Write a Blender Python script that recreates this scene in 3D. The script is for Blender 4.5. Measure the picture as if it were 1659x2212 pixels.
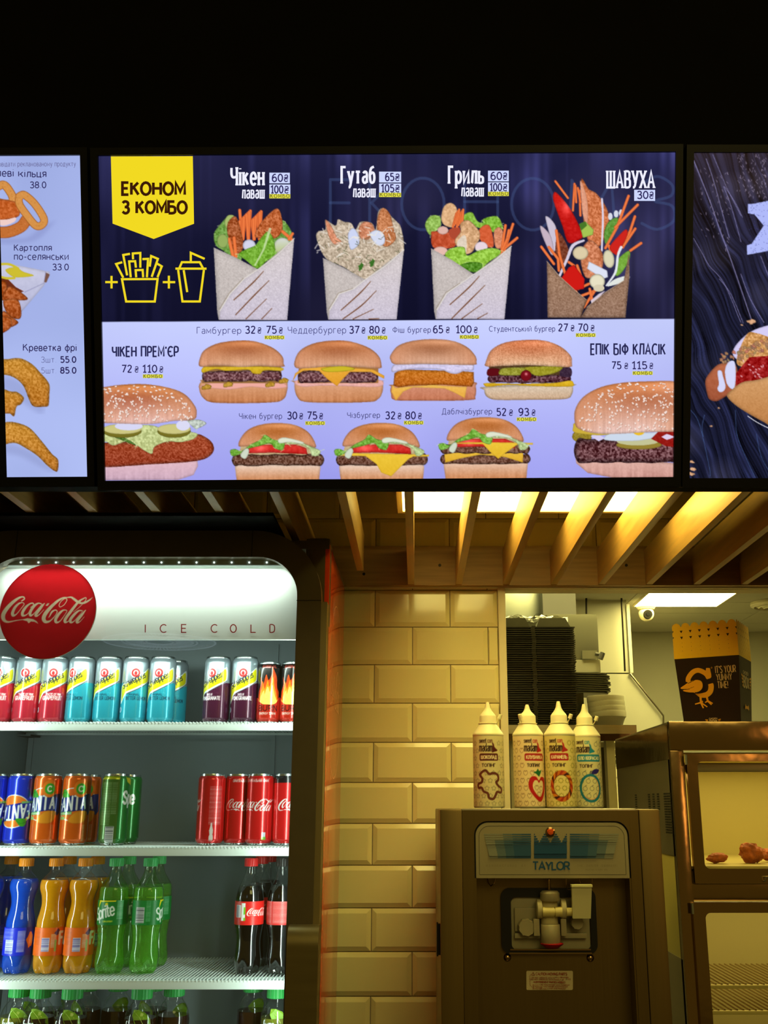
import bpy, bmesh, math, random
import numpy as np
from mathutils import Vector, Matrix, Euler
R = math.radians
rnd = random.Random(7)
for _o in list(bpy.data.objects): bpy.data.objects.remove(_o)
SC = bpy.context.scene
COL = SC.collection
# ------------------------------------------------------------------ camera, world, exposure
F, CX, CY, EYE = 2200.0, 900.0, 1106.0, 1.6
TH = math.atan(634 / 2200.0); CT, ST = math.cos(TH), math.sin(TH)
cam = bpy.data.cameras.new('camera'); camo = bpy.data.objects.new('camera', cam); COL.objects.link(camo)
cam.sensor_fit = 'VERTICAL'; cam.sensor_height = 24.0; cam.sensor_width = 24.0
cam.lens = F / 2212.0 * 24.0
cam.shift_x = (829.5 - CX) / 2212.0; cam.clip_start = 0.05; cam.clip_end = 60
camo.location = (0, 0, EYE); camo.rotation_euler = (math.pi / 2 + TH, 0, 0)
SC.camera = camo
w = bpy.data.worlds.new('world'); SC.world = w; w.use_nodes = True
w.node_tree.nodes['Background'].inputs[0].default_value = (1.0, 0.68, 0.13, 1)
w.node_tree.nodes['Background'].inputs[1].default_value = 0.11
SC.view_settings.view_transform = 'Standard'; SC.view_settings.look = 'None'
SC.view_settings.exposure = 0.0; SC.view_settings.gamma = 1.0; SC.view_settings.use_curve_mapping = False
SC.cycles.max_bounces = 10; SC.cycles.transparent_max_bounces = 24; SC.cycles.sample_clamp_indirect = 4.0
SC.cycles.caustics_reflective = False; SC.cycles.caustics_refractive = False
KITCHEN_LIGHT = (1.0, 0.87, 0.28); KITCHEN_POWER = 25.0
GRILLE_LIGHT = (1.0, 0.82, 0.22); GRILLE_POWER = 10.0
def area(name, loc, rot, sx, sy, power, col, spread=180):
    l = bpy.data.lights.new(name, 'AREA'); l.shape = 'RECTANGLE'; l.size = sx; l.size_y = sy; l.energy = power; l.color = col
    l.spread = R(spread)
    o = bpy.data.objects.new(name, l); o.location = loc; o.rotation_euler = rot; COL.objects.link(o); return o
FR = (0.84, 1.0, 0.90)
# vertical LED strips of the drinks fridge behind its door frame, and the strip above the lit header
area('fridge_led_strip', (-0.245, 2.115, 1.32), Euler((R(90), 0, R(42))), 0.022, 1.25, 2.1, FR)
area('fridge_led_strip', (-0.898, 2.115, 1.32), Euler((R(90), 0, R(-42))), 0.022, 1.25, 2.1, FR)
area('fridge_shelf_led', (-0.585, 2.135, EYE + 0.31), Euler((R(28), 0, 0)), 0.58, 0.02, 1.5, FR)
area('fridge_header_led', (-0.575, 2.080, EYE + 0.479), Euler((R(20), 0, 0)), 0.60, 0.012, 0.95, (0.90, 1.0, 0.90))
# unseen fill light added on the customers' side, then the warm hall tube
area('hall_fill', (0.9, -1.2, 3.3), Euler((R(28), 0, 0)), 1.6, 1.6, 26, (1.0, 0.82, 0.28))
area('hall_tube_lamp', (1.93, -1.2, 2.15), Euler((R(90), 0, R(20))), 0.07, 0.5, 1.6, (1.0, 0.5, 0.16))
# ------------------------------------------------------------------ projection helpers
def P(px, py, Y):
    u = (px - CX) / F; v = (CY - py) / F; t = Y / (CT - v * ST)
    return Vector((u * t, Y, EYE + (ST + v * CT) * t))
def PH(px, py, h):
    u = (px - CX) / F; v = (CY - py) / F; t = h / (ST + v * CT)
    return Vector((u * t, (CT - v * ST) * t, EYE + h))
def s2l(c):
    c = np.asarray(c, float) / 255.0
    return np.where(c <= 0.04045, c / 12.92, ((c + 0.055) / 1.055) ** 2.4)
def L3(c): return tuple(float(x) for x in s2l(c))
# ------------------------------------------------------------------ materials
MATS = {}
def mat(name, col=(128, 128, 128), rough=0.5, metal=0.0, emis=0.0, trans=0.0, alpha=1.0, coat=0.0, noise=0.0, nscale=40.0, bump=0.0, bscale=60.0,
        stretch=None, attr=None, sss=0.0, ior=1.45, lin=False, spec=0.5, rvar=0.0):
    if name in MATS: return MATS[name]
    m = bpy.data.materials.new(name); m.use_nodes = True; MATS[name] = m
    nt = m.node_tree; N = nt.nodes; Lk = nt.links; b = N['Principled BSDF']
    c = tuple(col) if lin else L3(col)
    b.inputs['Base Color'].default_value = (*c, 1); b.inputs['Roughness'].default_value = rough
    b.inputs['Metallic'].default_value = metal; b.inputs['Transmission Weight'].default_value = trans
    b.inputs['Coat Weight'].default_value = coat; b.inputs['Coat Roughness'].default_value = 0.05
    b.inputs['IOR'].default_value = ior; b.inputs['Alpha'].default_value = alpha
    b.inputs['Specular IOR Level'].default_value = spec
    if sss: b.inputs['Subsurface Weight'].default_value = sss; b.inputs['Subsurface Scale'].default_value = 0.02
    csock = None
    if attr:
        a = N.new('ShaderNodeAttribute'); a.attribute_name = attr; csock = a.outputs['Color']
        Lk.new(csock, b.inputs['Base Color'])
    if emis:
        b.inputs['Emission Strength'].default_value = emis
        b.inputs['Emission Color'].default_value = (*c, 1)
        if csock: Lk.new(csock, b.inputs['Emission Color'])
        if attr or emis >= 1:
            b.inputs['Base Color'].default_value = (0.01, 0.01, 0.01, 1)
            for l in list(b.inputs['Base Color'].links): Lk.remove(l)
    if noise or bump or rvar:
        tc = N.new('ShaderNodeTexCoord'); mp = N.new('ShaderNodeMapping'); Lk.new(tc.outputs['Object'], mp.inputs[0])
        if stretch: mp.inputs['Scale'].default_value = stretch
    if noise or rvar:
        n = N.new('ShaderNodeTexNoise'); n.inputs['Scale'].default_value = nscale; n.inputs['Detail'].default_value = 4
        Lk.new(mp.outputs[0], n.inputs['Vector'])
    if noise:
        mr = N.new('ShaderNodeMapRange'); mr.inputs[3].default_value = 1 - noise; mr.inputs[4].default_value = 1 + noise
        mr.inputs[1].default_value = 0.3; mr.inputs[2].default_value = 0.7
        Lk.new(n.outputs['Fac'], mr.inputs[0])
        mx = N.new('ShaderNodeVectorMath'); mx.operation = 'SCALE'
        if csock: Lk.new(csock, mx.inputs[0])
        else: mx.inputs[0].default_value = c
        Lk.new(mr.outputs[0], mx.inputs['Scale']); Lk.new(mx.outputs[0], b.inputs['Base Color'])
    if rvar:
        m2 = N.new('ShaderNodeMapRange'); m2.inputs[3].default_value = max(0.03, rough - rvar); m2.inputs[4].default_value = rough + rvar
        Lk.new(n.outputs['Fac'], m2.inputs[0]); Lk.new(m2.outputs[0], b.inputs['Roughness'])
    if bump:
        n2 = N.new('ShaderNodeTexNoise'); n2.inputs['Scale'].default_value = bscale; n2.inputs['Detail'].default_value = 3
        Lk.new(mp.outputs[0], n2.inputs['Vector'])
        bp = N.new('ShaderNodeBump'); bp.inputs['Strength'].default_value = bump; bp.inputs['Distance'].default_value = 0.002
        Lk.new(n2.outputs['Fac'], bp.inputs['Height']); Lk.new(bp.outputs[0], b.inputs['Normal'])
    return m
def schlick(nt, f0):
    N = nt.nodes; l = N.new('ShaderNodeLayerWeight'); l.inputs[0].default_value = .5; p = N.new('ShaderNodeMath'); p.operation = 'POWER'; p.inputs[1].default_value = 5
    m = N.new('ShaderNodeMath'); m.operation = 'MULTIPLY_ADD'; m.inputs[1].default_value = 1 - f0; m.inputs[2].default_value = f0
    nt.links.new(l.outputs['Facing'], p.inputs[0]); nt.links.new(p.outputs[0], m.inputs[0]); return m
def thin_glass(name, col=(1, 1, 1), ior=1.45, rough=0.0, gain=1.0):
    if name in MATS: return MATS[name]
    m = bpy.data.materials.new(name); m.use_nodes = True; MATS[name] = m
    nt = m.node_tree; N = nt.nodes; N.clear()
    o = N.new('ShaderNodeOutputMaterial'); mx = N.new('ShaderNodeMixShader'); t = N.new('ShaderNodeBsdfTransparent')
    g = N.new('ShaderNodeBsdfGlossy'); f = schlick(nt, ((ior - 1) / (ior + 1)) ** 2)
    t.inputs[0].default_value = (*col, 1); g.inputs['Roughness'].default_value = rough
    ml = N.new('ShaderNodeMath'); ml.operation = 'MULTIPLY'; ml.inputs[1].default_value = gain; ml.use_clamp = True
    nt.links.new(f.outputs[0], ml.inputs[0]); nt.links.new(ml.outputs[0], mx.inputs[0])
    nt.links.new(t.outputs[0], mx.inputs[1]); nt.links.new(g.outputs[0], mx.inputs[2]); nt.links.new(mx.outputs[0], o.inputs[0])
    return m
def glow(name, col, strength, lin=False):
    if name in MATS: return MATS[name]
    m = bpy.data.materials.new(name); m.use_nodes = True; MATS[name] = m
    N = m.node_tree.nodes; N.clear(); o = N.new('ShaderNodeOutputMaterial'); e = N.new('ShaderNodeEmission')
    e.inputs[0].default_value = (*(col if lin else L3(col)), 1); e.inputs[1].default_value = strength
    m.node_tree.links.new(e.outputs[0], o.inputs[0]); return m
def glow_attr(name, strength=1.0):
    m = glow(name, (255, 255, 255), strength); N = m.node_tree.nodes
    if 'Attribute' not in N:
        a = N.new('ShaderNodeAttribute'); a.attribute_name = 'Col'; m.node_tree.links.new(a.outputs['Color'], N['Emission'].inputs[0])
    return m
def liquid(name, col, tr=0.55, rough=0.08, clear=0.0, tint=(1, 1, 1)):
    """cloudy drink: diffuse and translucent body under a glossy skin"""
    if name in MATS: return MATS[name]
    m = bpy.data.materials.new(name); m.use_nodes = True; MATS[name] = m
    nt = m.node_tree; N = nt.nodes; N.clear(); c = (*L3(col), 1)
    o = N.new('ShaderNodeOutputMaterial'); d = N.new('ShaderNodeBsdfDiffuse'); t = N.new('ShaderNodeBsdfTranslucent'); g = N.new('ShaderNodeBsdfGlossy')
    a = N.new('ShaderNodeMixShader'); b = N.new('ShaderNodeMixShader'); f = schlick(nt, .025)
    d.inputs[0].default_value = c; t.inputs[0].default_value = c; g.inputs['Roughness'].default_value = rough; a.inputs[0].default_value = tr
    nt.links.new(d.outputs[0], a.inputs[1]); nt.links.new(t.outputs[0], a.inputs[2]); nt.links.new(f.outputs[0], b.inputs[0])
    if clear:
        tp = N.new('ShaderNodeBsdfTransparent'); tp.inputs[0].default_value = (*tint, 1); e = N.new('ShaderNodeMixShader'); e.inputs[0].default_value = clear
        nt.links.new(a.outputs[0], e.inputs[1]); nt.links.new(tp.outputs[0], e.inputs[2]); a = e
    nt.links.new(a.outputs[0], b.inputs[1]); nt.links.new(g.outputs[0], b.inputs[2]); nt.links.new(b.outputs[0], o.inputs[0]); return m
def liquid_attr(name, tr, rough):
    m = liquid(name, (255, 255, 255), tr, rough); nt = m.node_tree; a = nt.nodes.new('ShaderNodeAttribute'); a.attribute_name = 'Col'
    for n in nt.nodes:
        if n.bl_idname in ('ShaderNodeBsdfDiffuse', 'ShaderNodeBsdfTranslucent'): nt.links.new(a.outputs['Color'], n.inputs[0])
    return m
# ------------------------------------------------------------------ objects
def wloc(p):
    v = Vector((0, 0, 0))
    while p is not None: v += Vector(p.location); p = p.parent
    return v
def tag(o, label=None, cat=None, group=None, kind=None):
    if label: o['label'] = label
    if cat: o['category'] = cat
    if group: o['group'] = group
    if kind: o['kind'] = kind
    return o
def thing(name, label, cat, loc=(0, 0, 0), group=None, kind=None):
    o = bpy.data.objects.new(name, None); o.empty_display_size = 0.05; o.location = loc; COL.objects.link(o)
    return tag(o, label, cat, group, kind)
def relabel(o, label, group=None): o['label'] = label; o['group'] = group if group else o.get('group', ''); return o
def copy_tree(o, parent=None):
    c = o.copy(); COL.objects.link(c)
    if parent is not None: c.parent = parent
    for ch in KIDS.get(o.name, []): copy_tree(ch, c)
    return c
KIDS = {}
class MB:
    """collects shapes, then links them as one mesh object"""
    def __init__(s): s.v = []; s.f = []; s.m = []; s.mi = 0
    def add(s, vs, fs):
        b = len(s.v); s.v += [tuple(v) for v in vs]; s.f += [tuple(b + i for i in f) for f in fs]; s.m += [s.mi] * len(fs); return s
    def box(s, a, b, bev=0.0):
        x0, y0, z0 = (min(a[i], b[i]) for i in range(3)); x1, y1, z1 = (max(a[i], b[i]) for i in range(3))
        if bev <= 0:
            return s.add([(x0, y0, z0), (x1, y0, z0), (x1, y1, z0), (x0, y1, z0), (x0, y0, z1), (x1, y0, z1), (x1, y1, z1), (x0, y1, z1)],
                         [(0, 3, 2, 1), (4, 5, 6, 7), (0, 1, 5, 4), (1, 2, 6, 5), (2, 3, 7, 6), (3, 0, 4, 7)])
        bm = bmesh.new(); bmesh.ops.create_cube(bm, size=1.0)
        for v in bm.verts: v.co = Vector(((x0 + x1) / 2 + v.co.x * (x1 - x0), (y0 + y1) / 2 + v.co.y * (y1 - y0), (z0 + z1) / 2 + v.co.z * (z1 - z0)))
        bv = min(bev, (x1 - x0) * .49, (y1 - y0) * .49, (z1 - z0) * .49)
        bmesh.ops.bevel(bm, geom=bm.edges[:], offset=bv, segments=2, affect='EDGES', profile=0.7); s.addbm(bm); bm.free(); return s
    def addbm(s, bm):
        bm.verts.index_update(); s.add([v.co[:] for v in bm.verts], [[v.index for v in f.verts] for f in bm.faces])
    def hexa(s, p):   # 8 corner points: 4 front (counter-clockwise), 4 back
        return s.add(p, [(0, 1, 2, 3), (7, 6, 5, 4), (0, 4, 5, 1), (1, 5, 6, 2), (2, 6, 7, 3), (3, 7, 4, 0)])
    def lathe(s, prof, c=(0, 0, 0), seg=32, fn=None, axis='z', cap=True):
        """prof: list of (r, z); fn(angle, r, z) -> r"""
        vs = []; n = len(prof)
        for r, z in prof:
            for k in range(seg):
                a = 2 * math.pi * k / seg; rr = fn(a, r, z) if fn else r
                if axis == 'z': vs.append((c[0] + rr * math.cos(a), c[1] + rr * math.sin(a), c[2] + z))
                elif axis == 'y': vs.append((c[0] + rr * math.cos(a), c[1] + z, c[2] + rr * math.sin(a)))
                else: vs.append((c[0] + z, c[1] + rr * math.cos(a), c[2] + rr * math.sin(a)))
        fs = [(i * seg + k, i * seg + (k + 1) % seg, (i + 1) * seg + (k + 1) % seg, (i + 1) * seg + k) for i in range(n - 1) for k in range(seg)]
        if cap:
            if prof[0][0] > 1e-5: fs.append(tuple(range(seg - 1, -1, -1)))
            if prof[-1][0] > 1e-5: fs.append(tuple((n - 1) * seg + k for k in range(seg)))
        if axis == 'y': fs = [f[::-1] for f in fs]
        return s.add(vs, fs)
    def tube(s, pts, r, seg=8, closed=False):
        pts = [Vector(p) for p in pts]; n = len(pts); vs = []
        up = None
        for i, p in enumerate(pts):
            a = pts[(i - 1) % n] if (closed or i > 0) else p; b = pts[(i + 1) % n] if (closed or i < n - 1) else p
            d = (b - a).normalized()
            if up is None: up = Vector((0, 0, 1)) if abs(d.z) < .9 else Vector((1, 0, 0))
            x = d.cross(up).normalized(); y = x.cross(d).normalized(); up = y
            rr = r[i] if isinstance(r, (list, tuple)) else r
            vs += [p + x * rr * math.cos(2 * math.pi * k / seg) + y * rr * math.sin(2 * math.pi * k / seg) for k in range(seg)]
        m = n if closed else n - 1
        fs = [(i * seg + k, ((i + 1) % n) * seg + k, ((i + 1) % n) * seg + (k + 1) % seg, i * seg + (k + 1) % seg) for i in range(m) for k in range(seg)]
        if not closed: fs += [tuple(range(seg)), tuple((n - 1) * seg + k for k in range(seg - 1, -1, -1))]
        return s.add(vs, fs)
    def prism(s, pts, y0, y1, mp=None):
        """outline in (x, z) extruded along y"""
        mp = mp or (lambda x, z, y: (x, y, z)); n = len(pts)
        return s.add([mp(x, z, y0) for x, z in pts] + [mp(x, z, y1) for x, z in pts],
                     [tuple(range(n))] + [tuple(n + i for i in range(n - 1, -1, -1))] + [(i, n + i, n + (i + 1) % n, (i + 1) % n) for i in range(n)])
    def ring(s, outer, inner, y0, y1):
        n = len(outer)
        vs = [(x, y0, z) for x, z in outer] + [(x, y0, z) for x, z in inner] + [(x, y1, z) for x, z in outer] + [(x, y1, z) for x, z in inner]
        fs = []
        for i in range(n):
            j = (i + 1) % n
            fs += [(i, j, n + j, n + i), (2 * n + i, 3 * n + i, 3 * n + j, 2 * n + j), (i, 2 * n + i, 2 * n + j, j), (n + i, n + j, 3 * n + j, 3 * n + i)]
        return s.add(vs, fs)
    def build(s, name, mats, parent=None, smooth=35, local=False, norm=True):
        me = bpy.data.meshes.new(name)
        off = Vector((0, 0, 0)) if (local or parent is None) else wloc(parent)
        v = np.array(s.v, float) - np.array(off)
        me.from_pydata([tuple(x) for x in v], [], s.f)
        for m in (mats if isinstance(mats, (list, tuple)) else [mats]): me.materials.append(m)
        if max(s.m, default=0) > 0: me.polygons.foreach_set('material_index', s.m)
        if norm:
            bm = bmesh.new(); bm.from_mesh(me); bmesh.ops.recalc_face_normals(bm, faces=bm.faces); bm.to_mesh(me); bm.free()
        if smooth: me.polygons.foreach_set('use_smooth', [True] * len(me.polygons)); me.set_sharp_from_angle(angle=R(smooth))
        me.update()
        o = bpy.data.objects.new(name, me); COL.objects.link(o)
        if parent is not None: o.parent = parent; KIDS.setdefault(parent.name, []).append(o)
        return o
def rrect(x0, z0, x1, z1, r, n=8):
    if not isinstance(r, (list, tuple)): r = [r] * 4       # order: bottom-left, bottom-right, top-right, top-left
    out = []
    for (cx, cz, rr, a0) in ((x0 + r[0], z0 + r[0], r[0], 180), (x1 - r[1], z0 + r[1], r[1], 270), (x1 - r[2], z1 - r[2], r[2], 0), (x0 + r[3], z1 - r[3], r[3], 90)):
        out += [(cx + rr * math.cos(R(a0 + 90 * k / n)), cz + rr * math.sin(R(a0 + 90 * k / n))) for k in range(n + 1)]
    return out
def pxbox(mb, x0, y0, x1, y1, Y, D, bev=0.0):
    """axis-aligned box whose front face (at distance Y) spans the given photo rectangle"""
    ym = (y0 + y1) / 2; a = P(x0, ym, Y); b = P(x1, ym, Y); return mb.box((a.x, Y, P(x0, y0, Y).z), (b.x, Y + D, P(x0, y1, Y).z), bev)
# ------------------------------------------------------------------ stroke alphabet (cap height 10, x-height 7)
G = {}
def _g(ch, wd, st):
    for c in ch: G[c] = (wd, st)
_g('AА', 7.6, '0 0,3.8 10,7.6 0/1.3 3.2,6.3 3.2'); _g('BВ', 6.2, '0 0,0 10/s0 10,3.4 10,5.3 9.3,5.6 7.6,5.3 5.9,3.4 5.2,0 5.2/s0 5.2,3.8 5.2,5.9 4.3,6.2 2.6,5.9 .8,3.8 0,0 0')
_g('Б', 6.2, '5.6 10,0 10,0 0/s0 5.7,3.8 5.7,5.9 4.7,6.2 2.9,5.9 .9,3.8 0,0 0'); _g('CС', 7, 'o4.2 5 4.2 5 48 312'); _g('D', 7, '0 0,0 10/s0 10,3.4 10,6.2 8.6,7 5,6.2 1.4,3.4 0,0 0')
_g('Д', 7.6, '1.2 0,2.6 10,6.4 10,6.4 0/0 -2,0 0,7.6 0,7.6 -2'); _g('EЕ', 5.4, '5.4 10,0 10,0 0,5.4 0/0 5.2,4.8 5.2'); _g('F', 5.2, '5.2 10,0 10,0 0/0 5.2,4.6 5.2')
_g('G', 7.6, 'o4.2 5 4.2 5 48 330/7.6 0,7.6 4.8,4.6 4.8'); _g('HН', 6.6, '0 0,0 10/6.6 0,6.6 10/0 5.2,6.6 5.2'); _g('IІ', 0.4, '.2 0,.2 10'); _g('J', 3.4, 's3.4 10,3.4 2,2.4 .2,0 .2')
_g('KК', 6.2, '0 0,0 10/6 10,.2 4.6/2 6.2,6.3 0'); _g('L', 5, '0 10,0 0,5 0'); _g('MМ', 8, '0 0,0 10,4 2.5,8 10,8 0'); _g('N', 6.8, '0 0,0 10,6.8 0,6.8 10')
_g('OО', 8.2, 'o4.1 5 4.1 5 0 360'); _g('PР', 5.8, '0 0,0 10/s0 10,3.4 10,5.5 9,5.8 7.2,5.5 5.3,3.4 4.4,0 4.4'); _g('Q', 8.2, 'o4.1 5 4.1 5 0 360/5 2.6,8 -.6')
_g('R', 6.2, '0 0,0 10/s0 10,3.4 10,5.5 9,5.8 7.2,5.5 5.4,3.4 4.6,0 4.6/3 4.6,6.3 0'); _g('S', 5.8, 's5.4 8.6,4.4 9.8,2.6 10,.7 9,.5 7.2,1.8 5.7,4 4.8,5.5 3.6,5.6 1.6,4 .1,2 0,.2 1.4')
_g('TТ', 6.6, '0 10,6.6 10/3.3 10,3.3 0'); _g('U', 6.6, 's0 10,0 6,.1 2.4,1.4 .4,3.3 0,5.2 .4,6.5 2.4,6.6 6,6.6 10'); _g('V', 7, '0 10,3.5 0,7 10'); _g('W', 10, '0 10,2.5 0,5 9,7.5 0,10 10')
_g('XХ', 6.8, '0 0,6.8 10/0 10,6.8 0'); _g('Y', 6.8, '0 10,3.4 4.6,6.8 10/3.4 4.6,3.4 0'); _g('У', 6.8, '0 10,3.6 3.4/6.8 10,3 .9,1.8 0,.4 0'); _g('Z', 6.2, '0 10,6.2 10,0 0,6.2 0')
_g('Г', 4.8, '0 0,0 10,4.8 10'); _g('Ж', 9.6, '4.8 0,4.8 10/.2 10,4.6 5.2,0 0/9.4 10,5 5.2,9.6 0'); _g('З', 5.6, 's.2 8.6,1.4 9.8,3.2 10,5 9,5.1 7,3.8 5.5,2 5.3/s2 5.3,4.2 5,5.6 3.8,5.6 1.6,4 .1,2 0,0 1.4')
_g('И', 6.8, '0 10,0 0,6.8 10,6.8 0'); _g('Й', 6.8, '0 10,0 0,6.8 10,6.8 0/s2 12.4,3.4 11.4,4.8 12.4'); _g('Л', 6.8, '0 0,.9 .5,2 10,6.8 10,6.8 0'); _g('П', 6.6, '0 0,0 10,6.6 10,6.6 0')
_g('Ф', 9, '4.5 -.4,4.5 10.6/o4.5 5.2 4.2 3.4 0 360'); _g('Ц', 7.4, '0 10,0 0,7.4 0,7.4 -2/6.2 10,6.2 0'); _g('Ч', 6, 's0 10,0 6.4,1.2 4.6,3.4 4.4,6 5/6 10,6 0'); _g('Ш', 9, '0 10,0 0,9 0,9 10/4.5 10,4.5 0')
_g('Щ', 10, '0 10,0 0,10 0,10 -2/4.5 10,4.5 0/9 10,9 0'); _g('Ь', 5.8, '0 10,0 0/s0 5.5,3.4 5.5,5.6 4.6,5.8 2.8,5.6 .9,3.4 0,0 0'); _g('Є', 6.8, 'o4.2 5 4.2 5 48 312/.2 5,5 5')
_g('Ю', 10.4, '0 0,0 10/0 5,2.6 5/o6.5 5 3.9 5 0 360'); _g('Я', 6, '6 0,6 10/s6 10,2.6 10,.4 9,.3 7,.8 5.2,2.6 4.6,6 4.6/2.8 4.6,0 0'); _g('Ї', 2, '1 0,1 10/0 12,.2 12/1.8 12,2 12')
_g('aа', 5, 's.6 6,2.2 7,4 6.8,4.9 5.4,4.9 3,4.9 0/s4.9 3.9,2.6 3.9,.6 3.2,.2 1.6,1.2 .2,2.8 0,4.2 .6,4.9 2'); _g('б', 5.6, 's5 10.2,2 9.4,.6 7.4,.2 4,1 .8,2.8 0,4.8 .8,5.5 3.3,4.8 5.8,2.8 6.5,.8 5.4'); _g('eе', 5.6, 's.4 3.6,5.5 3.6,5.2 5.6,3.8 7,2 6.9,.6 5.8,.1 3.6,.6 1.2,2.2 0,4 .1,5.2 1')
_g('oо', 5.8, 'o2.9 3.5 2.9 3.5 0 360'); _g('pр', 5.6, '0 -3,0 7/o2.8 3.5 2.8 3.5 0 360'); _g('cс', 4.8, 'o3 3.5 3 3.5 52 308'); _g('yу', 5.4, '0 7,2.8 .6/5.4 7,2.2 -1.8,1.2 -2.8,.2 -2.8'); _g('xх', 5, '0 0,5 7/0 7,5 0')
_g('ф', 7.4, '3.7 -3,3.7 10/o3.7 3.5 3.5 3.5 0 360'); _g('iі', .6, '.3 0,.3 7/.3 9.2,.3 9.7'); _g('ї', 2, '1 0,1 7/0 9.2,0 9.6/2 9.2,2 9.6'); _g('й', 5.2, '0 7,0 0,5.2 7,5.2 0/s1.2 9.6,2.6 8.6,4 9.6'); _g('ґ', 4, '0 0,0 7,4 7,4 9')
_g('b', 5.6, '0 0,0 10/o2.8 3.5 2.8 3.5 0 360'); _g('d', 5.6, '5.6 0,5.6 10/o2.8 3.5 2.8 3.5 0 360'); _g('f', 4.2, 's4.6 9.8,3 10.2,1.7 9.2,1.5 7,1.5 0/0 6.6,4 6.6'); _g('g', 5.6, 's5.6 7,5.6 -1,4.4 -2.9,2.4 -3,.6 -2.2/o2.8 3.5 2.8 3.5 0 360')
_g('h', 5.2, '0 0,0 10/s0 4.6,1 6.6,2.8 7,4.6 6.2,5.2 4.4,5.2 0'); _g('k', 5, '0 0,0 10/4.6 7,.2 2.8/1.8 4.3,5 0'); _g('l', .4, '.2 0,.2 10'); _g('m', 8.6, '0 0,0 7/s0 4.8,1 6.7,2.4 7,4 6,4.3 4.4,4.3 0/s4.3 4.8,5.3 6.7,6.7 7,8.3 6,8.6 4.4,8.6 0')
_g('n', 5.2, '0 0,0 7/s0 4.6,1 6.6,2.8 7,4.6 6.2,5.2 4.4,5.2 0'); _g('r', 3.2, '0 0,0 7/s0 4,.8 6.2,2 7,3.2 6.9'); _g('s', 4.4, 's4.1 6,2.4 7,.8 6.4,.6 4.8,2.2 3.8,4 2.6,3.8 .8,2 0,.2 .9'); _g('t', 3.6, 's1.4 9.4,1.4 2,2 .2,3.6 .2/0 7,3.4 7')
_g('u', 5.2, 's0 7,0 2.6,.6 .8,2.4 0,4.2 .4,5.2 2.4/5.2 7,5.2 0'); _g('v', 5.2, '0 7,2.6 0,5.2 7'); _g('w', 8, '0 7,2 0,4 6.6,6 0,8 7'); _g('z', 4.8, '0 7,4.8 7,0 0,4.8 0')
_g('0', 6, 'o3 5 3 5 0 360'); _g('1', 4, '0 8,2.8 10,2.8 0/.6 0,5 0'); _g('2', 5.8, 's.3 8.2,1.4 9.7,3.2 10,5 9,5.2 7,3.6 4.4,.2 0/.2 0,5.8 0'); _g('3', 5.6, 's.2 8.8,1.6 9.9,3.4 10,5 9,5 7,3.8 5.5,2 5.3/s2 5.3,4.2 5,5.6 3.6,5.5 1.5,4 .1,2 0,0 1')
_g('4', 6.4, '4.6 0,4.6 10,0 3,6.4 3'); _g('5', 5.8, 's.2 1,2 0,4 .2,5.6 1.8,5.6 4,4.2 5.8,2.4 6,.6 5.5/.6 5.4,.9 10,5.3 10'); _g('6', 5.8, 's5 9.7,3 9.8,1 8,.2 5,.4 1.8,2 .1,3.8 0,5.6 1.4,5.6 4,4.2 5.8,2.2 5.8,.4 4'); _g('7', 5.8, '0 10,5.8 10,1.8 0')
_g('8', 5.8, 'o2.9 7.6 2.5 2.4 0 360/o2.9 2.6 2.9 2.6 0 360'); _g('9', 5.8, 's.8 .3,2.8 .2,4.8 2,5.6 5,5.4 8.2,3.8 9.9,2 10,.2 8.6,.2 6,1.6 4.2,3.6 4.2,5.4 6'); _g('₴', 6, 's.8 8.6,2.2 9.9,4.4 9.8,5.3 8,4.2 6.2,1.4 4,.6 2,1.8 .2,4 .1,5.4 1.4/0 6.2,6 6.2/0 3.9,6 3.9')
_g('.', .6, '.3 0,.3 .5'); _g('’', .8, '.6 10,.2 7.8'); _g("'", .6, '.3 10,.3 7.8'); _g('-', 3.4, '0 3.8,3.4 3.8'); _g('!', .6, '.3 10,.3 3/.3 0,.3 .5'); _g(' ', 2.6, ''); _g('·', 1, '.3 5,.7 5')
def catmull(p, n=6, closed=False):
    p = [np.array(q, float) for q in p]; m = len(p); out = []
    for i in range(m if closed else m - 1):
        if closed: a, b, c, d = p[(i - 1) % m], p[i], p[(i + 1) % m], p[(i + 2) % m]
        else: a, b, c, d = p[max(i - 1, 0)], p[i], p[i + 1], p[min(i + 2, m - 1)]
        for k in range(n):
            t = k / n; out.append(.5 * (2 * b + (c - a) * t + (2 * a - 5 * b + 4 * c - d) * t * t + (3 * b - a - 3 * c + d) * t ** 3))
    if not closed: out.append(p[-1])
    return out
_GC = {}
def glyph(ch):
    if ch in _GC: return _GC[ch]
    if ch in G:
        wd, st = G[ch]; out = []
        for q in st.split('/'):
            if not q: continue
            if q[0] == 'o':
                z = [float(x) for x in q[1:].split()]; n = 16
                out.append([(z[0] + z[2] * math.cos(R(z[4] + (z[5] - z[4]) * k / n)), z[1] + z[3] * math.sin(R(z[4] + (z[5] - z[4]) * k / n))) for k in range(n + 1)])
            else:
                sm = q[0] == 's'; pts = [tuple(float(x) for x in e.split()) for e in q[1 if sm else 0:].split(',')]
                out.append([tuple(x) for x in catmull(pts, 4)] if sm else pts)
        r = (wd, out)
    elif ch.upper() in G and ch.upper() != ch:
        wd, o = glyph(ch.upper()); r = (wd * .78, [[(x * .78, y * .7) for x, y in s] for s in o])
    else: r = glyph(' ')
    _GC[ch] = r; return r
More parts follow.
